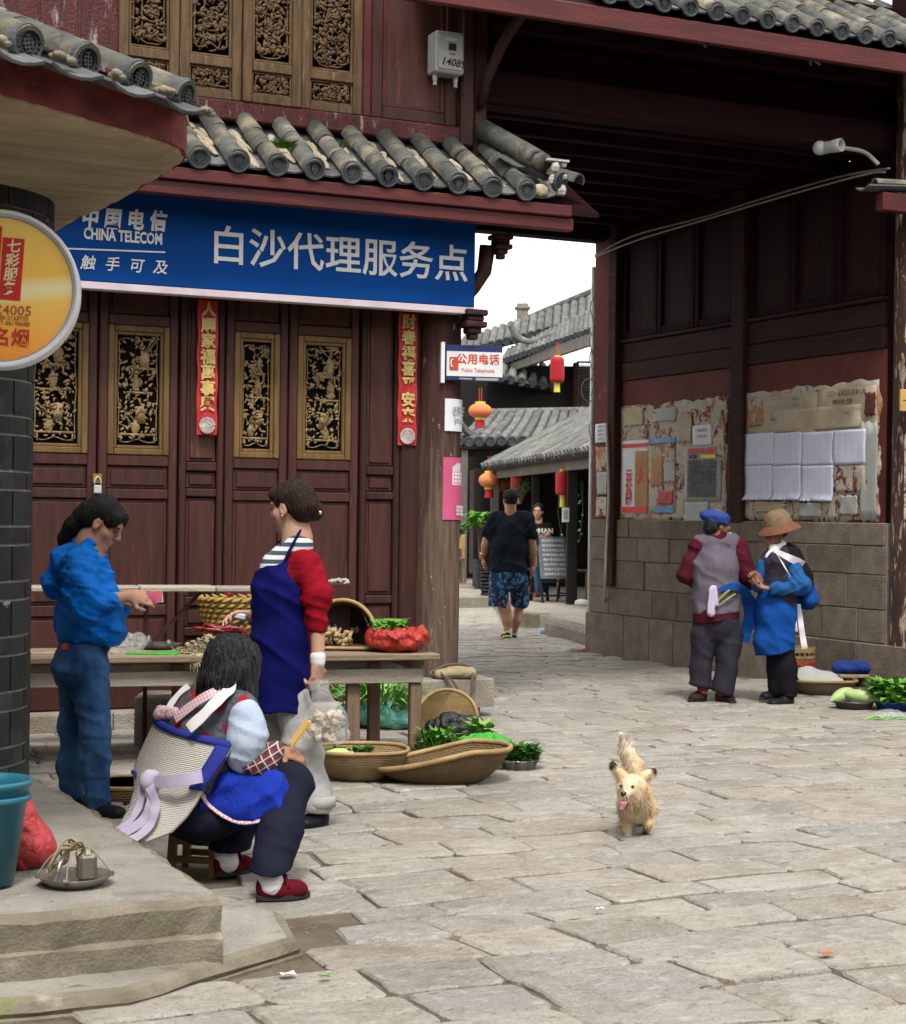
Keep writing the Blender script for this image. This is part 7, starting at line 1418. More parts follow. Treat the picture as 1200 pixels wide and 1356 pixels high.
def ribbon(name, pts, w, mat, th_=.006, side=None, parent=None):
    th = .0022; q = smooth_path(pts, 6); m = MB(); n = len(q); vs = []
    for i, p in enumerate(q):
        d = (q[min(i + 1, n - 1)] - q[max(i - 1, 0)]).normalized(); nn = Vector(side) if side else Vector((-.3, -.95, .1)); r = d.cross(nn).normalized(); nn = r.cross(d).normalized(); ww = w if not isinstance(w, (list, tuple)) else w[0] + (w[1] - w[0]) * i / (n - 1)
        for a, b in ((-1, -.5), (-1, .5), (1, .5), (1, -.5)): vs.append(p + r * ww / 2 * a + nn * (th * b * 2 + .004 * sin(i * .9 + a)))
    fs = [(4 * i + k, 4 * i + (k + 1) % 4, 4 * i + 4 + (k + 1) % 4, 4 * i + 4 + k) for i in range(n - 1) for k in range(4)] + [(3, 2, 1, 0), tuple(4 * (n - 1) + k for k in range(4))]
    return m.add(vs, fs).build(name, MATS[mat], parent or f.root, auto=True)
ribbon('shoulder_strap', [f(250, 965, -.20), f(270, 946, -.205), f(290, 926, -.19), f(304, 914, -.15), f(312, 908, -.06)], .040, 'white cotton', .006); ribbon('shoulder_strap', [f(232, 952, -.12), f(254, 934, -.145), f(278, 919, -.15), f(296, 911, -.11)], .032, 'pink gingham', .006); ribbon('shoulder_strap', [f(222, 940, .0), f(234, 922, .02), f(250, 908, .05)], .022, 'white cotton', .006); f.w('gathered_knot', [cap(f(212, 944, .06), f(236, 946, -.05), .026, .024, .02)], .006, 'pink gingham', [(.006, (24, 24, 24), True)])
ribbon('belt', [f(268, 1028, -.285), f(246, 1032, -.30), f(220, 1036, -.27), f(196, 1034, -.20)], .045, 'lavender cloth', .007); f.w('belt_knot', [ell(f(196, 1034, -.22), (.032, .03, .04), .01), ell(f(202, 1026, -.22), (.026, .022, .022), .01)], .005, 'lavender cloth', [(.004, (30, 30, 30), True)])
ribbon('belt_tail', [f(196, 1040, -.23), f(200, 1062, -.25), f(190, 1085, -.26), f(162, 1104, -.28), f(124, 1113, -.30)], (.035, .03), 'lavender cloth', .007); ribbon('belt_tail', [f(198, 1040, -.24), f(206, 1066, -.27), f(200, 1090, -.29), f(178, 1110, -.31), f(140, 1117, -.34)], (.035, .028), 'lavender cloth', .007); ribbon('belt_tail', [f(190, 1040, -.2), f(184, 1068, -.22), f(170, 1090, -.24), f(140, 1108, -.27)], (.03, .02), 'lavender cloth', .006)
for a, mt in ((ann, 0), (anf, 1)): f.w('sock', [cap(a + Vector((0, 0, .02)), a + Vector((.01, 0, -.03)), .043, .046, .02)], .006, 'white cotton', [(.003, (30, 30, 12), True)])
for a, b in (((345, 1186, -.12), (402, 1184, -.22)), ((298, 1156, .10), (330, 1152, .06))):
    A, B = (SHN[0], SHN[1]) if a[0] == 345 else (SHN[2], SHN[3])
    A, B = A.copy(), B.copy(); A.z = B.z = .03; s_ = shoe(f, A, B, .046, 'burgundy velvet', top=1)
    d = (B - A).normalized(); r = Vector((d.y, -d.x, 0)); c_ = A + d * .085; ribbon('shoe_strap', [c_ - r * .046 + UP * .045, c_ - r * .02 + UP * .078, c_ + r * .02 + UP * .078, c_ + r * .046 + UP * .045], .014, 'burgundy velvet', .004, side=(0, 0, 1), parent=s_)
cb = Fig('yellow comb held by the seated woman', 392, 1172, 'comb', 'comb'); cb.root.location = f.root.matrix_basis @ f(386, 990, -.03); a, b = Vector((0, 0, 0)), f(411, 955, -.05) - f(386, 990, -.03); m = MB(); m.bar(a, b, .010, .018, .003, up=(0, -1, 0)); d = (b - a); d2 = d.normalized(); nn = Vector((-d2.z, 0, d2.x)); m.build('spine', MATS['comb yellow'], cb.root); m = MB()
for k in range(22): p = a + d * (.14 + .84 * k / 21); m.bar(p, p + nn * .022, .003, .002)
m.build('teeth', MATS['comb yellow'], cb.root)
# her stool
P0 = (onz(236, 1150) + onz(290, 1172)) / 2 + FW * .05; st = empty('stool', P0, -TH - .25); tag(st, 'small square wooden stool under the seated woman', 'stool'); sh_ = f(258, 1104).z
MB().box((0, 0, sh_ - .012), (.225, .20, .024), bev=.005).build('seat', MATS['stool wood'], st)
for i in (-1, 1):
    for j in (-1, 1): MB().bar((i * .090, j * .078, 0), (i * .082, j * .070, sh_ - .025), .032, .032, .004).build('leg', MATS['stool wood'], st)
    MB().box((0, i * .072, sh_ - .048), (.14, .018, .04), bev=.003).build('apron_rail', MATS['stool wood'], st); MB().box((i * .085, 0, sh_ - .048), (.018, .12, .04), bev=.003).build('apron_rail', MATS['stool wood'], st); MB().box((0, i * .076, .07), (.145, .016, .026), bev=.003).build('stretcher', MATS['stool wood'], st)

# ---- man walking away
f = Fig('man in a dark cap and tropical print shorts walking away up the alley', 672, 849); s_ = f.D / FPX
H, P, R, E = head(f(676, 662), (-.12, .99, -.02), 1.02, fat=1.15)
body = H + [cap(P(0, -.02, -.05), f(676, 686), .062, .07, .03), cap(f(676, 706), f(674, 745), .12, .14, .06, ((1, 0, 0), 1.15)), cap(f(650, 694), f(643, 722), .058, .048, .03), cap(f(643, 722), f(640, 738, .05), .046, .032, .02), cap(f(700, 694), f(706, 728), .058, .048, .03), cap(f(706, 728), f(707, 748, .02), .046, .032, .02), cap(f(662, 770), f(668, 805), .09, .068, .04), cap(f(668, 805), f(672, 822, .0), .066, .062, .04), cap(f(672, 822), f(673, 842), .058, .038, .03), cap(f(686, 770, .1), f(688, 800, .18), .09, .066, .04), cap(f(688, 800, .18), f(684, 822, .10), .062, .05, .03), cap(f(684, 822, .1), f(680, 838, .25), .05, .036, .03)]
body += hand(f(640, 738, .05), (0, .2, -1), (1, .2, 0), 1, 1.0, .4) + hand(f(707, 748, .02), (0, .1, -1), (-1, .2, 0), -1, 1.0, .4)
f.w('body', body, .0085, 'skin'); f.w('hair', [E((0, -.03, .0), (.076, .075, .07))], .009, 'black hair')
f.w('cap', [E((0, -.008, .045), (.088, .106, .078)), plane(P(0, 0, .012), (0, 0, -1))], .008, 'cap cloth'); f.w('cap_band', [E((0, -.01, .018), (.090, .106, .014))], .007, 'black cloth'); f.w('cap_visor', [E((0, .12, .015), (.07, .07, .012))], .008, 'cap cloth')
f.w('shirt', chain([f(673, 752), f(674, 725), f(675, 700)], [.198, .188, .165], .05, ((1, 0, 0), 1.14)) + [cap(f(653, 690), f(647, 706), .085, .085, .05), cap(f(697, 690), f(703, 707), .085, .085, .05), cap(f(652, 686), f(698, 686), .07, .07, .05), ell(f(676, 678), (.06, .07, .04), .01, op='s'), plane(f(673, 756), (0, 0, -1))], .009, 'black tee', [(.020, (.5, .1, .9), 9, 2), (.014, (-.8, .1, .5), 11, 2.5)])
f.w('shorts', [cap(f(673, 754), f(673, 764), .165, .17, .05, ((1, 0, 0), 1.15)), cap(f(661, 768), f(660, 800), .105, .112, .02), cap(f(687, 768, .05), f(689, 796, .14), .105, .108, .02), plane(f(662, 803), (-.10, 0, -1))], .009, 'tropical shorts', [(.018, (1, .2, .1), 9, 1.5)])
for a in (f(673, 838), f(681, 834, .25)): f.w('sock', [cap(a + Vector((0, 0, .05)), a - Vector((0, 0, .03)), .045, .047, .02)], .009, 'white cotton')
o = shoe(f, Vector((.005, -.04, .02)), Vector((-.03, .17, .02)), .05, 'charcoal trousers', sole='white paint'); f.w('shoe_stripe', [ell(Vector((.0, -.05, .06)), (.045, .03, .012), .01), ell(Vector((-.03, .02, .05)), (.03, .06, .012), .01)], .007, 'acid yellow'); shoe(f, f(680, 842, .23), f(676, 845, .42), .05, 'charcoal trousers', sole='white paint')
MB().lathe([(.036, -.02), (.040, -.02), (.040, .02), (.036, .02)], 14, Matrix.Translation(f(640, 736, .045))).build('bracelet', MATS['sign red'], f.root); MB().lathe([(.035, -.008), (.040, -.008), (.040, .008), (.035, .008)], 14, Matrix.Translation(f(640, 733, .04))).build('bracelet', MATS['paper white'], f.root)

# ---- two women by the stone wall
f = Fig('older woman in a blue beret and faded purple vest by the stone wall', 943, 934)
H, P, R, E = head(f(950, 694), (.93, .34, -.04), .97)
body = H + [cap(P(0, -.02, -.05), f(950, 714), .052, .06, .03), cap(f(950, 742), f(950, 805), .10, .12, .05, ((1, 0, 0), 1.15)), cap(f(929, 896), f(931, 914), .04, .036, .01), cap(f(958, 898), f(957, 920), .05, .038, .03)]
body += hand(f(994, 772, .06), (.9, .25, .1), (0, -.3, 1), -1, .9, .5)
f.w('body', body, .0075, 'tanned skin'); face_parts(f, P, R, .97, closed=True)
f.w('hair', [E((0, -.03, .02), (.084, .092, .080)), E((0, -.06, -.03), (.078, .055, .055), .03), E((0, .09, -.02), (.07, .06, .09), .01, 's')], .007, 'greying hair', [(.004, (40, 40, 14), True)])
f.w('beret', [ell(f(946, 684), (.118, .112, .052), .03, (0, .10, 0)), ell(f(949, 691), (.092, .10, .035), .03, (0, .1, 0))], .006, 'beret blue', [(.007, (20, 20, 14), False), (.004, (44, 44, 30), True)])
f.w('vest', chain([f(948, 806), f(948, 782), f(947, 750), f(949, 722)], [.160, .150, .158, .100], .05, ((1, 0, 0), 1.16)) + [cap(f(926, 718), f(972, 718), .062, .062, .05), ell(f(952, 707, 0), (.06, .07, .035), .01, op='s'), plane(f(948, 811), (.06, 0, -1))], .0085, 'faded purple cloth', [(.015, (1, 0, .12), 11, 1.8), (.007, (.6, 0, .8), 15, 4)])
f.w('undershirt', [cap(f(948, 812), f(948, 819), .160, .158, .03, ((1, 0, 0), 1.12)), cap(f(950, 712), f(953, 706), .066, .055, .02), plane(f(948, 822), (.15, 0, -1))], .0085, 'maroon cloth')
for pts, rr_ in (([f(923, 724), f(909, 760, .0), f(922, 772, .14)], [.070, .066, .05]), ([f(977, 724), f(991, 763, -.0), f(993, 772, .06)], [.072, .068, .055])): f.w('sleeve', chain(pts, rr_, .04), .008, 'maroon cloth', [(.011, (.4, .1, 1), 16, 4)])
f.w('trousers', [cap(f(949, 812), f(950, 828), .150, .150, .05, ((1, 0, 0), 1.15))] + chain([f(933, 840), f(929, 880), f(927, 906)], [.110, .086, .080], .02) + chain([f(966, 840), f(962, 885, -.03), f(957, 914, -.04)], [.110, .088, .082], .02) + [plane(f(932, 911), (-.25, 0, -1))], .0085, 'charcoal trousers', [(.017, (1, .2, .1), 11, 1.6), (.008, (.4, .1, 1), 14, 4)])
for a in (f(931, 915), f(957, 921, -.03)): f.w('sock', [cap(a + Vector((0, 0, .055)), a + Vector((0, 0, .03)), .046, .047, .01)], .008, 'sock red')
shoe(f, f(933, 924, .02), f(914, 929, -.03), .045, 'brown leather', top=1); shoe(f, f(950, 928, .0), f(972, 931, -.06), .046, 'brown leather', top=1)
ribbon('cord', [f(946, 800, -.175), f(956, 790, -.19), f(968, 780, -.17), f(982, 776, -.10)], .014, 'cord green', .005); ribbon('cord', [f(950, 803, -.18), f(962, 794, -.185), f(974, 786, -.16)], .012, 'cord green', .005); f.w('lavender_bundle', [cap(f(942, 781, -.175), f(942, 812, -.19), .022, .030, .02), cap(f(946, 779, -.175), f(949, 800, -.19), .022, .016, .02)], .006, 'lavender cloth', [(.006, (30, 30, 8), True)])
ribbon('apron_tie', [f(952, 782, -.17), f(972, 776, -.17), f(986, 784, -.10), f(992, 800, .0)], (.03, .10), 'apron blue', .006); ribbon('apron_tie', [f(990, 790, .0), f(994, 815, .02), f(988, 835, .03), f(984, 850, .03)], (.10, .09), 'apron blue', .006)
MB().tube([P(.0, .098, -.064), P(.0, .135, -.068)], .0045, 6).build('cigarette', MATS['paper white'], f.root)

f = Fig('older woman in a brown hat, black cape and long blue apron', 1030, 935)
H, P, R, E = head(f(1026, 706), (-.86, -.46, -.12), .95)
body = H + [cap(P(0, -.02, -.05), f(1034, 728), .05, .058, .03), cap(f(1034, 752), f(1030, 810), .09, .10, .05)]
body += hand(f(1017, 779, -.18), (-.95, -.1, .18), (0, -.2, 1), 1, .9, .55, .6) + hand(f(1006, 768, -.12), (-.4, -.2, .3), (.5, -.3, -.5), -1, .9, .7, .5)
f.w('body', body, .0072, 'tanned skin'); face_parts(f, P, R, .95, closed=True); f.w('hair', [E((0, -.03, .02), (.083, .092, .075)), E((0, .09, -.03), (.07, .07, .09), .01, 's')], .008, 'greying hair'); MB().ball(P(-.078, .0, -.045), .010, 8, 6).build('earring', MATS['steel basin'], f.root, smooth=True)
hR = (P(0, 0, 1) - P(0, 0, 0)).normalized(); hz = f(1030, 692)
M_ = Matrix.Translation(hz) @ Euler((.10, -.24, 0)).to_matrix().to_4x4()
MB().lathe([(.0, .10), (.045, .096), (.085, .075), (.103, .035), (.108, .0), (.110, -.012)], 36, M_, closed=False).build('hat_crown', MATS['straw hat'], f.root, smooth=True)
MB().lathe([(.106, -.008), (.112, -.012), (.150, -.045), (.168, -.062), (.171, -.068), (.150, -.052), (.108, -.018)], 36, M_).build('hat_brim', MATS['dark straw'], f.root, smooth=True)
f.w('tunic', chain([f(1030, 800), f(1030, 775), f(1031, 748), f(1034, 732)], [.135, .135, .130, .085], .05, ((.5, -.8, 0), 1.15)) + [ell(f(1030, 724, -.02), (.045, .05, .03), .01, op='s')], .008, 'floral vest', [(.006, (10, 10, 10), True)])
f.w('collar', [cap(f(1026, 727, -.06), f(1034, 722, -.03), .045, .045, .02), ell(f(1026, 716, -.05), (.05, .06, .03), .01, op='s')], .007, 'white cotton')
f.w('cape', [cap(f(1040, 735, .0), f(1053, 770, .02), .10, .13, .06), cap(f(1047, 740, .0), f(1058, 770, .05), .09, .10, .05), ell(f(1044, 752, -.11), (.07, .05, .085), .04), ell(f(1010, 750, -.22), (.12, .12, .14), .03, op='s'), plane(f(1058, 785), (-.3, 0, -1))], .008, 'black cloth', [(.006, (12, 12, 8), True)])
f.w('blue_cape', [cap(f(1058, 748, .08), f(1068, 792, .10), .055, .085, .04, ((1, 0, 0), 1.1)), ell(f(1070, 796, .08), (.07, .10, .06), .04), plane(f(1060, 806), (-.35, 0, -1))], .008, 'apron blue', [(.010, (12, 12, 5), True)])
f.w('sleeve', [cap(f(1050, 752, -.12), f(1062, 775, -.15), .066, .072, .04), cap(f(1062, 775, -.15), f(1024, 780, -.18), .072, .050, .05)], .007, 'teal blue sleeve', [(.014, (.8, .1, .5), 16, 4), (.007, (.7, .1, -.7), 22, 5)]); f.w('sleeve', [cap(f(1012, 750, -.02), f(1004, 775, -.04), .06, .052, .04)], .008, 'teal blue sleeve', [(.006, (13, 13, 11), True)])
f.w('apron', chain([f(1028, 776), f(1028, 810), f(1027, 862)], [.132, .155, .152], .05, ((.5, -.8, 0), 1.05)) + [ell(f(1012, 850, -.05), (.07, .08, .10), .05), plane(f(1028, 864), (.18, 0, -1)), plane(f(1054, 820), (1, .2, -.05))], .008, 'apron blue', [(.016, (1, .2, .1), 10, 1.6), (.008, (.6, .1, .8), 14, 4)])
f.w('trousers', chain([f(1029, 858, .0), f(1030, 885, .02), f(1028, 916, .02)], [.085, .076, .062], .04) + chain([f(1036, 858, -.02), f(1041, 885, -.03), f(1044, 918, -.04)], [.088, .080, .068], .04) + [plane(f(1040, 922), (0, 0, -1))], .008, 'black cloth', [(.006, (10, 10, 5), True)])
shoe(f, f(1032, 926, .06), f(1008, 927, .0), .045, 'black leather', h=.075); shoe(f, f(1048, 931, -.04), f(1018, 936, -.12), .047, 'black leather', h=.085)
ribbon('white_ribbon', [f(1014, 738, -.19), f(1020, 730, -.20), f(1027, 727, -.18)], (.018, .022), 'white cotton', .005); ribbon('white_ribbon', [f(1026, 729, -.19), f(1040, 736, -.21), f(1054, 743, -.18), f(1063, 749, -.10)], (.03, .075), 'white cotton', .006); ribbon('white_ribbon', [f(1027, 730, -.2), f(1036, 745, -.22), f(1047, 764, -.21)], .009, 'white cotton', .004)
ribbon('white_sash', [f(1057, 800, -.06), f(1060, 820, -.08), f(1063, 842, -.09), f(1066, 859, -.09)], (.035, .045), 'white cotton', .006); ribbon('white_sash', [f(1052, 806, -.10), f(1053, 822, -.11), f(1055, 836, -.11)], .02, 'white cotton', .006)

# ---- woman in the doorway of the alley shop
f = Fig('young woman in a black printed tee shirt sitting in the alley shop', 716, 792)
f.o = kf((716 - 600) * 25.2 / FPX, 25.2, .20); f.D = 25.2; f.root.location = f.o
H, P, R, E = head(f(713, 677), (-.25, -.96, -.05), .98)
body = H + [cap(P(0, -.02, -.05), f(714, 692), .048, .055, .03), cap(f(715, 708), f(716, 735), .08, .09, .05), cap(f(703, 698), f(702, 715, -.05), .05, .042, .03), cap(f(702, 715, -.05), f(720, 712, -.18), .038, .028, .02), cap(f(728, 698), f(733, 714, -.03), .05, .042, .03), cap(f(733, 714, -.03), f(722, 708, -.18), .038, .028, .02), cap(f(712, 755, -.2), f(712, 785, -.15), .05, .035, .03)]
body += hand(f(720, 711, -.18), (.8, -.3, .3), (0, -.3, 1), 1, .9, .6) + hand(f(724, 709, -.18), (-.8, -.3, .3), (0, -.3, 1), -1, .9, .6)
f.w('body', body, .009, 'skin'); face_parts(f, P, R, .98); f.w('hair', [E((0, -.022, .036), (.086, .098, .088)), E((0, .09, -.03), (.066, .066, .085), .012, 's'), E((0, -.07, -.03), (.08, .05, .09), .03)], .008, 'black hair')
f.w('shirt', chain([f(716, 738), f(716, 720), f(715, 702)], [.145, .135, .115], .05, ((1, 0, 0), 1.15)) + [cap(f(704, 698), f(702, 710, -.03), .07, .068, .04), cap(f(727, 698), f(732, 710, -.02), .07, .068, .04), ell(f(714, 690, -.03), (.07, .07, .04), .01, op='s')], .010, 'black cloth')
text('lettering', 'WOMAN', .10, MATS['sign white'], f.root, T(f(714, 703, -.150)) @ FRONT, bold=.003); text('lettering', 'RIGHT', .10, MATS['sign white'], f.root, T(f(715, 711, -.160)) @ FRONT, bold=.003)
f.w('jeans', [cap(f(716, 742), f(712, 748, -.30), .11, .085, .05), cap(f(712, 748, -.3), f(714, 785, -.2), .075, .055, .04), cap(f(722, 742), f(722, 748, -.28), .11, .085, .05), cap(f(722, 748, -.28), f(722, 780, -.1), .075, .055, .04)], .011, 'denim'); shoe(f, f(712, 790, -.16), f(710, 791, -.38), .045, 'sock red')
wst = empty('bar_stool', f.o + FW * .05, -TH); tag(wst, 'dark wooden stool under the young woman in the doorway', 'stool'); zz = f(716, 752).z
MB().lathe([(.0, zz - .04), (.17, zz - .04), (.17, zz), (0, zz)], 20).build('seat', MATS['dark plank'], wst)
for k in range(4): a = pi / 4 + k * pi / 2; MB().bar((cos(a) * .17, sin(a) * .17, 0), (cos(a) * .12, sin(a) * .12, zz - .04), .035, .035).build('leg', MATS['dark plank'], wst)

# ---- the dog
def dogm():
    s = NT('dog fur'); v = s.coord(False); x, y, z = s.sep(v); n = s.noise(v, 14, 5, .6, .5); n2 = s.noise(s.scale(v, (1, 1, .35)), 70, 4)
    c = s.mix(s.ramp(n, .35, .62), (.50, .345, .19), (.60, .49, .345)); c = s.mix(s.ramp(z, .335, .36), c, (.58, .52, .43))
    def blob(p, r, col, c, soft=.35):
        d = s.n('ShaderNodeVectorMath', operation='DISTANCE'); s.l(v, d.inputs[0]); d.inputs[1].default_value = tuple(p); return s.mix(s.ramp(s.math('ADD', d.outputs['Value'], s.math('MULTIPLY', s.math('SUBTRACT', n, .5), r * .8)), r, r * soft), c, col)
    return s, v, c, blob, n2
f = Fig('small scruffy tan and white dog trotting towards the viewer with its tongue out', 836, 1113, 'dog', 'dog')
hc = f(838, 1044, -.12); s, v, c, blob, n2 = dogm()
c = s.mix(s.ramp(s.noise(s.scale(v, (1, 1, .4)), 26, 4), .56, .70), c, (.34, .20, .10)); c = blob(f(832, 1034, -.17), .024, (.60, .54, .45), c); c = blob(f(828, 1051, -.19), .028, (.58, .52, .45), c); c = blob(f(846, 1088, -.05), .030, (.60, .55, .47), c); c = blob(f(831, 1064, -.16), .020, (.26, .15, .08), c, .5); c = blob(f(832, 1110, -.02), .05, (.62, .53, .40), c); c = blob(f(844, 1078, -.06), .030, (.40, .22, .10), c); c = blob(f(843, 1046, -.16), .016, (.16, .12, .09), c); c = blob(f(826, 984, .30), .030, (.42, .28, .15), c, .6)
for e in ((811, 1013, -.08), (866, 1021, -.08)): c = blob(f(*e), .034, (.045, .032, .025), c, .6)
s.fin(c, .9, s.bump(n2, .6, .01), spec=.1)
dg = [cap(f(841, 1067, -.0), f(846, 1053, .26), .062, .060, .05), ell(f(841, 1071, -.02), (.060, .07, .062), .04), cap(f(840, 1060, -.04), hc, .060, .054, .04), ell(hc, (.060, .058, .055), .03), cap(hc, f(829, 1052, -.190), .032, .017, .02), ell(f(829, 1060, -.165), (.020, .022, .010), .012), ell(f(838, 1058, -.13), (.052, .035, .03), .03),
      cap(f(823, 1026, -.10), f(811, 1012, -.085), .022, .012, .015), cap(f(853, 1028, -.10), f(866, 1021, -.085), .022, .013, .015),
      cap(f(830, 1076, -.01), f(830, 1098, -.03), .028, .019, .015), cap(f(830, 1098, -.03), f(832, 1112, -.03), .019, .016, .015), ell(f(832, 1114, -.045), (.023, .030, .014), .015),
      cap(f(853, 1074, .0), f(858, 1091, -.04), .029, .020, .015), cap(f(858, 1091, -.04), f(856, 1104, .04), .019, .016, .015), ell(f(855, 1107, .04), (.019, .024, .014), .012),
      cap(f(834, 1072, .26), f(830, 1096, .22), .052, .030, .03), cap(f(830, 1096, .22), f(829, 1100, .30), .028, .020, .02), cap(f(829, 1100, .30), f(829, 1108, .27), .02, .018, .02), ell(f(829, 1110, .25), (.02, .03, .014), .012), cap(f(856, 1072, .27), f(858, 1094, .25), .052, .030, .03), cap(f(858, 1094, .25), f(858, 1098, .33), .026, .018, .02), cap(f(858, 1098, .33), f(858, 1106, .32), .02, .018, .02),
      cap(f(845, 1040, .30), f(840, 1012, .34), .034, .030, .03), cap(f(840, 1012, .34), f(830, 992, .36), .032, .030, .03), cap(f(830, 992, .36), f(823, 972, .34), .029, .010, .03)]
db = f.w('body', dg, .0055, s.m, [(.004, (22, 22, 12), False), (.003, (50, 50, 26), False)])
me = db.data; rs_ = random.Random(3); nv = len(me.vertices); m = MB()
for k in range(15000):
    vx = me.vertices[rs_.randrange(nv)]; p, n_ = vx.co, vx.normal
    if p.z < .085 and rs_.random() < .8: continue
    d = (n_ * .55 + Vector((rs_.uniform(-.4, .4), rs_.uniform(-.4, .4), -.75 + rs_.uniform(-.4, .4)))) if p.z < .36 else (n_ * .6 + Vector((rs_.uniform(-.3, .3), 0, .7)))
    if n_.z < -.25 and .05 < p.z < .16 and (p - hc).length > .08: continue
    face_ = (p - hc).length < .075; L = rs_.uniform(.010, .024) if face_ or p.z < .10 else rs_.uniform(.014, .034); d.normalize(); r = d.cross(Vector((rs_.uniform(-1, 1), rs_.uniform(-1, 1), rs_.uniform(-1, 1)))); r = r.normalized() * .0016; q = p - n_ * .003; m.add([q - r, q + r, q + d * L + UP * -.004 * (L / .02)], [(0, 1, 2)])
o = m.build('coat', s.m, f.root, smooth=False); o['kind'] = 'stuff'
MB().ball(f(826, 1051, -.205), (.0135, .010, .011), 10, 8).build('nose', MATS['eye dark'], f.root, smooth=True)
MB().ball(f(822.5, 1041, -.178), .0075, 8, 6).build('eye', MATS['eye dark'], f.root, smooth=True); MB().ball(f(838, 1042, -.180), .0075, 8, 6).build('eye', MATS['eye dark'], f.root, smooth=True)
f.w('tongue', [cap(f(830, 1058, -.172), f(826, 1064, -.196), .009, .010, .006, ((1, 0, 0), 1.6)), cap(f(826, 1064, -.196), f(823, 1071, -.198), .010, .008, .006, ((1, 0, 0), 1.5))], .004, plain('tongue pink', (.40, .16, .22), .35, spec=.5)); MB().ball(f(831, 1059, -.165), (.022, .014, .006), 10, 6).build('mouth', MATS['eye dark'], f.root, smooth=True)
# ================================================================== the alley beyond the passage
random.seed(300)
surf('grey roof tile', (.165, .165, .155), (.070, .074, .072), sc=6, rough=.85, bump=.4, bs=30, rand=.22, spots=[((.36, .34, .27), 3, .60, .75), ((.10, .10, .095), 6, .62, .75)], spec=.15)
surf('weathered beam', (.13, .105, .085), (.075, .06, .05), sc=2, st=(1, 1, 4), rough=.8, bump=.3, bs=14, rand=.2); surf('blackish timber', (.013, .010, .009), (.008, .007, .006), sc=3, rough=.85, bump=.2, rand=.3); surf('grey post', (.17, .155, .14), (.11, .10, .09), sc=3, st=(5, 5, .6), rough=.8, bump=.3, rand=.2)  # the darkest timber here is a near-black tone with faint random variation
surf('kerb stone', (.30, .27, .23), (.20, .18, .15), sc=4, rough=.85, bump=.5, bs=18, rand=.1); surf('pebble concrete', (.27, .24, .20), (.15, .13, .105), sc=22, rough=.9, bump=.8, bs=24, bd=.03, rand=.1)
SWP = [onz(590, 790, .2), onz(654, 789, .2), onz(664, 804, .2), onz(730, 816, .2), onz(800, 833, .2)]
sp = [(p.x, p.y) for p in SWP] + [(kf(6, 24, 0).x, kf(6, 24, 0).y), (kf(6, 44, 0).x, kf(6, 44, 0).y), (kf(-4, 44, 0).x, kf(-4, 44, 0).y), (kf(-4, 29, 0).x, kf(-4, 29, 0).y)]
m = MB(); m.prism(sp if sum((sp[i][0] * sp[(i + 1) % len(sp)][1] - sp[(i + 1) % len(sp)][0] * sp[i][1]) for i in range(len(sp))) > 0 else sp[::-1], .22, T((0, 0, -.02)), bev=.02); sw_ = m.build('pavement', MATS['kerb stone']); tag(sw_, kind='structure')
a, b = onz(683, 833, .0), onz(729, 835, .0); MB().bar(a + UP * .10 + FW * .05, b + UP * .10 + FW * .05, .10, .22, .02).build('kerb_stone', MATS['mossy concrete'], sw_); a, b = onz(731, 843, 0), onz(790, 858, 0); MB().bar(a + UP * .09 + FW * .1, b + UP * .09 + FW * .1, .2, .20, .04).build('kerb_stone', MATS['pebble concrete'], sw_)
o = thing('drain_pipe', onz(728, 842) + FW * .0, 'short pale blue pipe end lying at the foot of the alley kerb', 'pipe'); MB().lathe([(.03, -.13), (.045, -.13), (.045, .13), (.03, .13)], 12, T((0, 0, .05), (0, pi / 2, .2))).build('tube', plain('pipe blue', (.33, .42, .47), .5), o, smooth=True); MB().ball((.18, 0, .06), (.06, .05, .05), 10, 7).build('stone', MATS['mushroom'], o, smooth=True)
def roof_patch(root, e0, e1, r0, r1, rows, rad, mat='grey roof tile', discs=True, sag=.0):
    e0, e1, r0, r1 = [Vector(p) for p in (e0, e1, r0, r1)]
    up = (r0 - e0).cross(e1 - e0); up = up if up.z > 0 else -up; up.normalize()
    P = lambda u, v: e0.lerp(e1, u).lerp(r0.lerp(r1, u), v) + UP * (-sag * sin(pi * v) + .0)
    base = MB().grid(lambda u, v: P(u, v) - up * rad * .3, max(2, rows // 3), 5, thick=.06 if (r0 - e0).cross(e1 - e0).z < 0 else -.06); base.build('roof_deck', MATS['blackish timber'], root)
    for k in range(rows):
        u = (k + .5) / rows; pts = []; rs = []
        for j in range(9): v = j / 8; q = P(u, v) + up * rad * .2 + Vector((random.uniform(-.008, .008), random.uniform(-.008, .008), random.uniform(-.006, .006))); pts += [q, q + (P(u, min(v + .1, 1.1)) - P(u, v)) * .06]; rs += [rad * 1.06, rad * .94]
        r_ = MB().tube(pts, rs, 8).build('tile_row', MATS[mat], root, smooth=False); r_.data.polygons.foreach_set('use_smooth', [True] * len(r_.data.polygons)); r_.data.set_sharp_from_angle(angle=radians(35))
        if discs: d = (pts[0] - pts[2]).normalized(); MB().lathe([(rad * 1.15, 0), (rad * 1.2, .02), (rad * .9, .03), (rad * .8, .015), (0, .02)], 10, Matrix.Translation(pts[0]) @ d.to_track_quat('Z', 'Y').to_matrix().to_4x4()).build('tile_end', MATS['tile face'], root)
        v0 = (k + 1) / rows
        if k < rows - 1:
            mm = MB()
            for j in range(8): v = j / 8; q = P(v0, v) + up * rad * .02; q2 = P(v0, v + .13) + up * (rad * .02 - .01); w_ = (e1 - e0) / rows * .36; mm.add([q - w_, q + w_, q2 + w_, q2 - w_], [(0, 1, 2, 3)])
            mm.build('pan_course', MATS[mat], root)
def pj3(px, py, D): return ond(px, py, D)
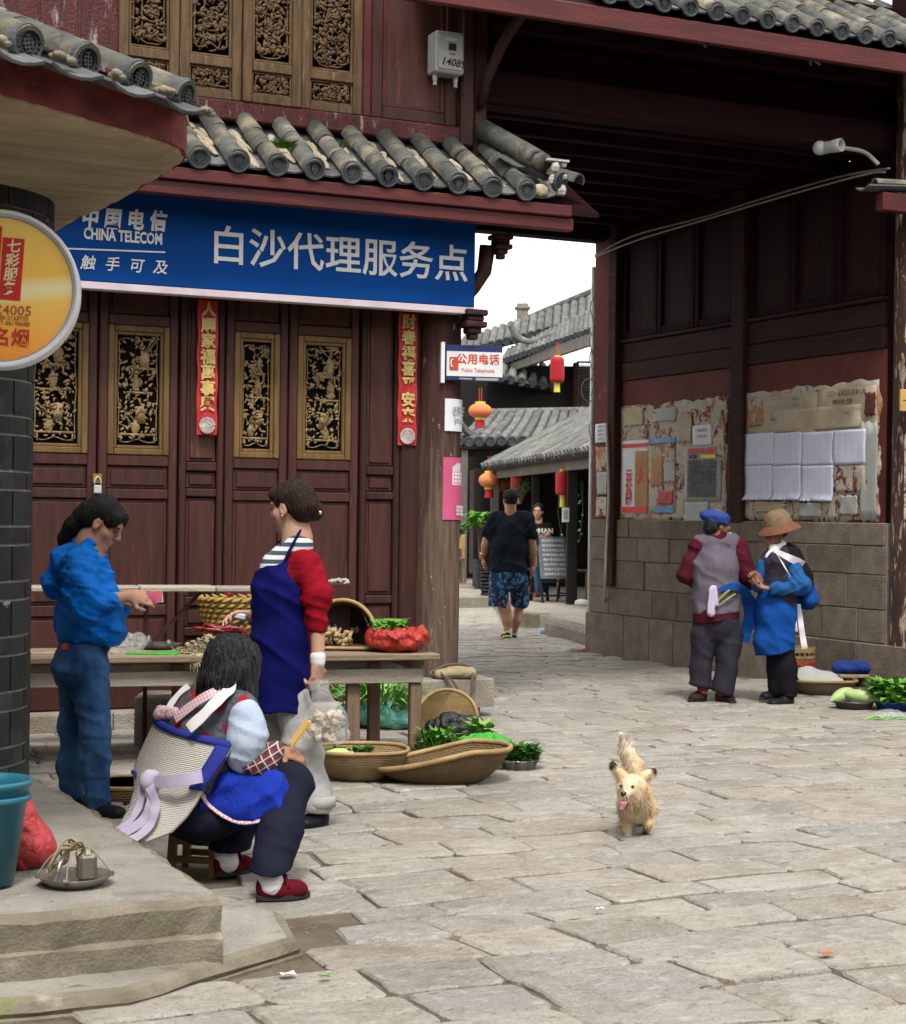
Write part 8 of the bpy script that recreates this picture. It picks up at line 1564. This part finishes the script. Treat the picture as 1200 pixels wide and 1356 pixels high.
# --- low open shop with the long tiled pent roof
A = empty('alley_shop', kf(1.4, 26, .2)); tag(A, 'low open fronted alley shop under a long grey tiled pent roof', 'building')
def ap_(b, nm, mat, root=None, **k): o = b.build(nm, MATS[mat], root or A, **k); o.location = Vector(o.location) - Vector((root or A).location); return o
holder = Vector(A.location)
class Sh:            # builds parts at world points under a root
    def __init__(s, root): s.r = root
def shift(root, fn):
    n0 = set(root.children); fn()
    for c in root.children:
        if c not in n0: c.location = Vector(c.location) - Vector(root.location)
E1, E2 = pj3(812, 592, 21.3), pj3(637, 620, 30.0); E2.z = E1.z - .02
d = (E2 - E1); d.z = 0; d.normalize(); per = Vector((d.y, -d.x, 0)); per = per if per.dot(RT) > 0 else -per
R1_, R2_ = E1 + per * 2.3 + UP * 1.22, E2 + per * 2.3 + UP * 1.22
shift(A, lambda: roof_patch(A, E2, E1, R2_, R1_, 40, .062, discs=False))
ap_(MB().bar(E1 + per * .16 - UP * .13, E2 + per * .16 - UP * .13, .10, .16), 'eave_beam', 'weathered beam')
for t, w_, mt in ((.97, .14, 'grey post'), (.60, .12, 'blackish timber'), (.33, .15, 'blackish timber'), (.12, .15, 'blackish timber')):
    p = E1.lerp(E2, t) + per * .2; ap_(MB().box((p.x, p.y, (p.z - .2 + .2) / 2 + .0), (w_, w_, p.z - .42), (0, 0, -TH), .01), 'post', mt); 
bk = [E1 + per * 2.2, E2 + per * 2.2]
m = MB(); m.bar(Vector((bk[0].x, bk[0].y, 1.3)), Vector((bk[1].x, bk[1].y, 1.3)), .08, 2.6); ap_(m, 'back_wall', 'blackish timber'); q0, q1 = E2 + per * -.1, E2 + per * 2.2; m = MB(); m.bar(Vector((q0.x, q0.y, 1.2)) + d * .1, Vector((q1.x, q1.y, 1.2)) + d * .1, .08, 2.1); ap_(m, 'end_wall', 'blackish timber'); q0, q1 = E1 + per * .25, E1 + per * 2.2; m = MB(); m.bar(Vector((q0.x, q0.y, 1.2)), Vector((q1.x, q1.y, 1.2)), .08, 2.1); ap_(m, 'end_wall', 'blackish timber')
m = MB(); m.bar(E1 + per * 1.2 + UP * .02, E2 + per * 1.2 + UP * .02, 2.0, .05); ap_(m, 'ceiling', 'blackish timber')
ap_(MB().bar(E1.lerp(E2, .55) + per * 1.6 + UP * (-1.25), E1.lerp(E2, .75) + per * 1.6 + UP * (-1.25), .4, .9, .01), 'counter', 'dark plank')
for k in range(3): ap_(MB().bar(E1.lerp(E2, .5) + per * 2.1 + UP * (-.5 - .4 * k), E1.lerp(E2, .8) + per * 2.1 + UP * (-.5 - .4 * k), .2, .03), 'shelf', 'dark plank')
# --- dark two storeyed house behind, with upswept tiled roofs
B = empty('alley_house', kf(1.2, 35, .2)); tag(B, 'dark two storeyed timber house at the end of the alley with upswept grey tile roofs', 'building')
def bp_(b, nm, mat, **k): return ap_(b, nm, mat, B, **k)
def Bbox(px0, px1, D0, D1, z0, z1, nm, mat):
    x0, x1 = (px0 - 600) * D0 / FPX, (px1 - 600) * D0 / FPX; c = kf((x0 + x1) / 2, (D0 + D1) / 2, (z0 + z1) / 2); return bp_(MB().box(c, (x1 - x0, D1 - D0, z1 - z0), (0, 0, -TH), .01), nm, mat)
Bbox(250, 840, 34.0, 38, .2, 3.40, 'ground_wall', 'blackish timber'); Bbox(430, 840, 36, 40, 3.3, 4.55, 'upper_wall', 'blackish timber')
Bbox(610, 619, 31.6, 31.75, .2, 2.62, 'post', 'grey post'); Bbox(655, 661, 31.8, 31.95, .2, 2.62, 'post', 'blackish timber'); Bbox(622, 650, 33.6, 33.7, .3, 2.3, 'door_leaf', 'weathered beam'); Bbox(590, 608, 33.6, 33.7, .3, 2.3, 'door_leaf', 'blackish timber'); Bbox(600, 700, 31.7, 31.85, 2.50, 2.64, 'eave_beam', 'blackish timber')
shift(B, lambda: roof_patch(B, pj3(600, 586, 31.5), pj3(800, 583, 31.5), pj3(640, 548, 34.2), pj3(800, 545, 34.2), 14, .085, sag=.05))
def sweep(pts, r): return MB().tube(smooth_path(pts, 6), r, 8)
def ridge(pts, r, nm='ridge'): return bp_(sweep(pts, r), nm, 'grey roof tile', smooth=True)
ridge([pj3(606, 553, 31.4), pj3(614, 566, 31.6), pj3(628, 575, 32), pj3(650, 572, 32.6), pj3(668, 560, 33.4), pj3(688, 547, 34.2)], .06, 'hip_ridge'); ridge([pj3(608, 560, 31.4), pj3(618, 573, 31.6), pj3(634, 580, 32), pj3(656, 574, 32.6)], .05, 'hip_ridge'); ridge([pj3(640, 546, 34.2), pj3(800, 543, 34.2)], .07)
shift(B, lambda: roof_patch(B, pj3(640, 497, 34.5), pj3(752, 517, 36.2), pj3(652, 480, 36.4), pj3(748, 488, 37.5), 8, .085))
shift(B, lambda: roof_patch(B, pj3(664, 480, 36.2), pj3(800, 432, 33.0), pj3(672, 466, 38.2), pj3(800, 405, 35.2), 22, .06, discs=True))
bp_(MB().bar(pj3(676, 482, 36.1) - UP * .06, pj3(800, 440, 33.0) - UP * .06, .1, .22), 'fascia', 'grey post')
ridge([pj3(676, 430, 36.2), pj3(682, 441, 36.2), pj3(692, 450, 36.1), pj3(708, 452, 36), pj3(740, 440, 35.6), pj3(800, 418, 34.8)], .07, 'hip_ridge')
shift(B, lambda: roof_patch(B, pj3(606, 470, 39), pj3(800, 420, 36), pj3(612, 452, 40.5), pj3(800, 391, 37.5), 18, .09)); ridge([pj3(617, 443, 40.5), pj3(630, 446, 40.5), pj3(660, 440, 40), pj3(720, 414, 39), pj3(800, 381, 37.5)], .10); ridge([pj3(622, 450, 40.4), pj3(660, 444, 39.9), pj3(720, 420, 38.9), pj3(800, 388, 37.4)], .06)
bp_(MB().box(pj3(692, 415, 39.4), (.26, .26, .45), (0, 0, -TH), .03).box(pj3(692, 408, 39.4), (.34, .34, .06), (0, 0, -TH), .01), 'chimney', 'pebble concrete')
# lattice window upstairs
c0 = pj3(776, 512, 35.9); W_, H_ = .40, 1.05; lw = empty('lattice_window', Vector(c0) - Vector(B.location), -TH); lw.parent = B; m = MB(); framed(m, -W_ / 2, W_ / 2, -H_ / 2, H_ / 2, 0, .06, .04); m.build('frame', MATS['dark plank'], lw); m = MB()
for k in range(7): m.box((-W_ / 2 + .05 + k * .05, -.03, 0), (.012, .02, H_ - .06))
for k in range(16): m.box((0, -.025, -H_ / 2 + .06 + k * .064), (W_ - .06, .02, .012))
m.build('lattice', MATS['weathered beam'], lw)
Bbox(757, 764, 35.7, 35.95, 3.3, 4.6, 'post', 'dark plank')
# --- lanterns
def lantern(px, py, D, w, h, mat, label, ribs=14, tassel='lantern yellow', round_=True):
    c = ond(px, py, D); o = empty('lantern', c, -TH); tag(o, label, 'lantern', 'paper lanterns in the alley'); m = MB(); n = 28; prof = []
    for k in range(11):
        t = -1 + 2 * k / 10; prof.append(((w / 2) * (sqrt(max(0, 1 - (t * .93) ** 2)) if round_ else min(1, 1.08 * (1 - abs(t) ** 6 * .25))), h / 2 * t))
    vs = []
    for r, z in prof:
        for k in range(n): a = 2 * pi * k / n; rr_ = r * (1 - .05 * (k % 2)); vs.append((cos(a) * rr_, sin(a) * rr_, z))
    m.add(vs, [(i * n + k, i * n + (k + 1) % n, (i + 1) * n + (k + 1) % n, (i + 1) * n + k) for i in range(10) for k in range(n)] + [tuple(range(n))[::-1], tuple(10 * n + k for k in range(n))]); m.build('shade', MATS[mat], o, smooth=True)
    MB().lathe([(w * .22, h / 2 - .01), (w * .22, h / 2 + .03), (w * .1, h / 2 + .035)], 14).build('cap', MATS[tassel], o); MB().lathe([(w * .22, -h / 2 - .03), (w * .22, -h / 2 + .01)], 14).build('collar', MATS[tassel], o); MB().lathe([(w * .19, -h / 2 - .03), (w * .22, -h / 2 - .17), (w * .05, -h / 2 - .17)], 12).build('tassel', MATS['lantern red' if mat == 'lantern orange' else tassel], o); m = MB(); m.tube([(-.02, 0, h / 2 + .03), (-.02, 0, h / 2 + .28)], .006, 4).tube([(.02, 0, h / 2 + .03), (.02, 0, h / 2 + .28)], .006, 4); m.build('cord', MATS['sign red'], o); return o
def lanm(name, c, e): s = NT(name); s.fin(s.mix(s.ramp(s.noise(s.coord(), 7, 4), .3, .7), c, tuple(x * .75 for x in c)), .6, None); s.b.inputs['Subsurface Weight'].default_value = .2; return s.m
lanm('lantern red', (.36, .006, .014), 0); lanm('lantern orange', (.62, .19, .065), 0); lanm('lantern yellow', (.60, .50, .06), 0)
lantern(738, 490, 31.5, .26, .46, 'lantern red', 'long red lantern with a yellow tassel hanging from the upper roof of the alley house', round_=False)
lantern(636, 544, 30.8, .42, .26, 'lantern orange', 'faded orange lantern with a red tassel above the lower tiled roof'); lantern(648, 636, 29.3, .36, .25, 'lantern orange', 'orange lantern at the left corner of the low alley shop'); lantern(664, 640, 29.9, .28, .22, 'lantern orange', 'dull orange lantern half hidden behind the corner lantern')
lantern(686, 640, 28.0, .24, .32, 'lantern red', 'shaded red lantern above the head of the walking man', round_=False); lantern(746, 640, 24.4, .22, .33, 'lantern red', 'large red lantern under the eave beside the shop notice', round_=False)
# --- chalk board, plants, stools in front of the shop
P = onz(737, 798, .2); cbd = thing('chalkboard', P, 'tilted chalkboard menu on dark wooden legs before the alley shop', 'chalkboard', rz=-TH + .35); sx_ = .0
m = MB(); m.box((0, .12, .63), (.46, .025, .62), (radians(-16), 0, 0), .004); m.build('board', surf('chalk slate', (.13, .15, .175), (.09, .105, .125), sc=8, rough=.8, rand=0, bump=.1), cbd); m = MB()
for s_ in (-1, 1): m.bar((s_ * .22, -.02, 0), (s_ * .22, .21, .96), .03, .03); m.bar((s_ * .22, .48, 0), (s_ * .22, .21, .93), .025, .025); m.bar((s_ * .22, .02, .12), (s_ * .22, .42, .12), .02, .02)
m.bar((-.22, 0, .1), (.22, 0, .1), .025, .025).bar((-.22, .03, .30), (.22, .03, .30), .03, .03); m.build('frame', MATS['blackish timber'], cbd)
R3 = random.Random(8); Mb = T((0, .105, .63), (radians(-16), 0, 0))
for k in range(8): text('lettering', ''.join(R3.choice('咖啡奶茶果汁米线饵丝小吃炒饭水啤酒鲜花饼') for _ in range(7)), .052, MATS['sign white'], cbd, Mb @ T((0, -.006, .25 - k * .07)) @ FRONT, sx=.95)
def shrub(px, py, D, z, r, n, L, w_, label, mat='fresh leaf', nm='potted_plant', pot=True, hh=.75):
    c = kf((px - 600) * D / FPX, D, z); o = empty(nm, c, -TH); tag(o, label, 'plant'); m = MB(); leaves(m, (0, 0, hh), (r, r, r * 1.3), n, L, w_, 1.0, .3); m.build('foliage', MATS[mat], o); m = MB()
    for k in range(9): a = rnd(0, 6.28); m.tube([(0, 0, hh * .4), (cos(a) * r * .3, sin(a) * r * .3, hh), (cos(a) * r * .8, sin(a) * r * .8, hh + r * rnd(.3, 1.2))], [.012, .010, .005], 5)
    m.build('stem', MATS['rope'], o)
    if pot: MB().lathe([(0, 0), (.09, 0), (.13, hh * .5), (.115, hh * .5), (0, hh * .45)], 14).build('pot', MATS['black plastic'], o)
    return o
shrub(636, 700, 29.0, .2, .17, 150, .20, .10, 'broad leaved green plant in a tall black pot behind the walking man', hh=1.00); shrub(602, 700, 30.5, .2, .16, 90, .18, .09, 'dark leafy plant just beside the corner column', 'dark leaf', hh=.85)
P = onz(644, 790, .2); o = thing('slatted_crate', P + FW * .3, 'black slatted planter crate beside the walking man', 'crate'); m = MB()
for k in range(8): m.box((0, 0, .03 + k * .055), (.16, .16, .03), bev=.004)
m.build('slats', MATS['black plastic'], o)['kind'] = 'stuff'; MB().box((0, 0, .22), (.13, .13, .42)).build('core', MATS['black void'], o)
o = shrub(690, 650, 27.5, 1.55, .18, 90, .09, .03, 'trailing vine hanging under the eave of the alley shop', 'dark leaf', 'hanging_plant', False, .2)
P = kf((757 - 600) * 25.6 / FPX, 25.6, .2); o = empty('flower_strand', P, -TH); tag(o, 'strands of pale artificial flowers hanging in the dark shop front', 'flowers'); m = MB()
for k in range(26): m.ball((rnd(-.18, .18), rnd(-.1, .1), rnd(.85, 1.55)), rnd(.010, .022), 6, 4)
m.build('blossom', MATS['cream ink'], o)['kind'] = 'stuff'; m = MB()
for k in range(7): x = rnd(-.18, .18); m.tube([(x, 0, 1.75), (x + rnd(-.05, .05), 0, 1.3), (x + rnd(-.05, .05), 0, .85)], .005, 4)
m.build('strand', MATS['dark leaf'], o)
for i, (px, w_, lab) in enumerate(((752, .30, 'low bamboo stool with yellow legs behind the chalkboard'), (766, .28, 'second bamboo stool standing right of the chalkboard'))):
    o = thing('bamboo_stool', kf((px - 600) * 26 / FPX, 26 - .4 * i, .2), lab, 'stool', group=None); MB().box((0, 0, .55 - .12 * i), (w_, w_, .03), bev=.006).build('seat', MATS['bamboo rim'], o)
    for a in (-1, 1):
        for b in (-1, 1): MB().tube([(a * w_ * .42, b * w_ * .42, 0), (a * w_ * .40, b * w_ * .4, .53 - .12 * i)], .02, 7).build('leg', MATS['bamboo rim'], o, smooth=True)
c = E1.lerp(E2, .33) + per * .10; o = thing('shop_notice', Vector((c.x, c.y, ond(772, 682, 24).z)) - FW * .04, 'small white notice with a black print on the dark shop post', 'notice'); MB().box((0, -.02, 0), (.10, .006, .20)).build('sheet', MATS['paper white'], o); MB().box((0, -.025, .0), (.06, .004, .13)).build('print', MATS['grey ink'], o)
o = thing('white_sack', onz(776, 803, .2) + FW * .1, 'small white sack lying on the pavement below the shop post', 'sack'); sbuild('sack', crumple((0, 0, .04), (.14, .09, .05), 6, .03, 3), .012, MATS['white cotton'], o, [(.012, (14, 14, 14), True)], 1)
o = thing('wooden_chair', kf((603.5 - 600) * 31 / FPX, 31, .2), 'yellow wooden chair half hidden behind the corner column', 'chair'); MB().box((0, 0, .45), (.36, .36, .04), bev=.006).build('seat', MATS['stool wood'], o); MB().box((0, .16, .75), (.36, .03, .25), bev=.006).build('backrest', MATS['stool wood'], o)
for a in (-1, 1):
    for b in (-1, 1): MB().box((a * .15, b * .15, .225 if b < 0 else .42), (.035, .035, .44 if b < 0 else .85)).build('leg', MATS['stool wood'], o)
cable('overhead_wire', smooth_path([ond(676, 308, 16.6), ond(660, 326, 16), ond(640, 350, 15.5), ond(628, 372, 15.2)]), .006, MATS['rope'], 'thin dark wire slanting across the white sky beside the bracket')
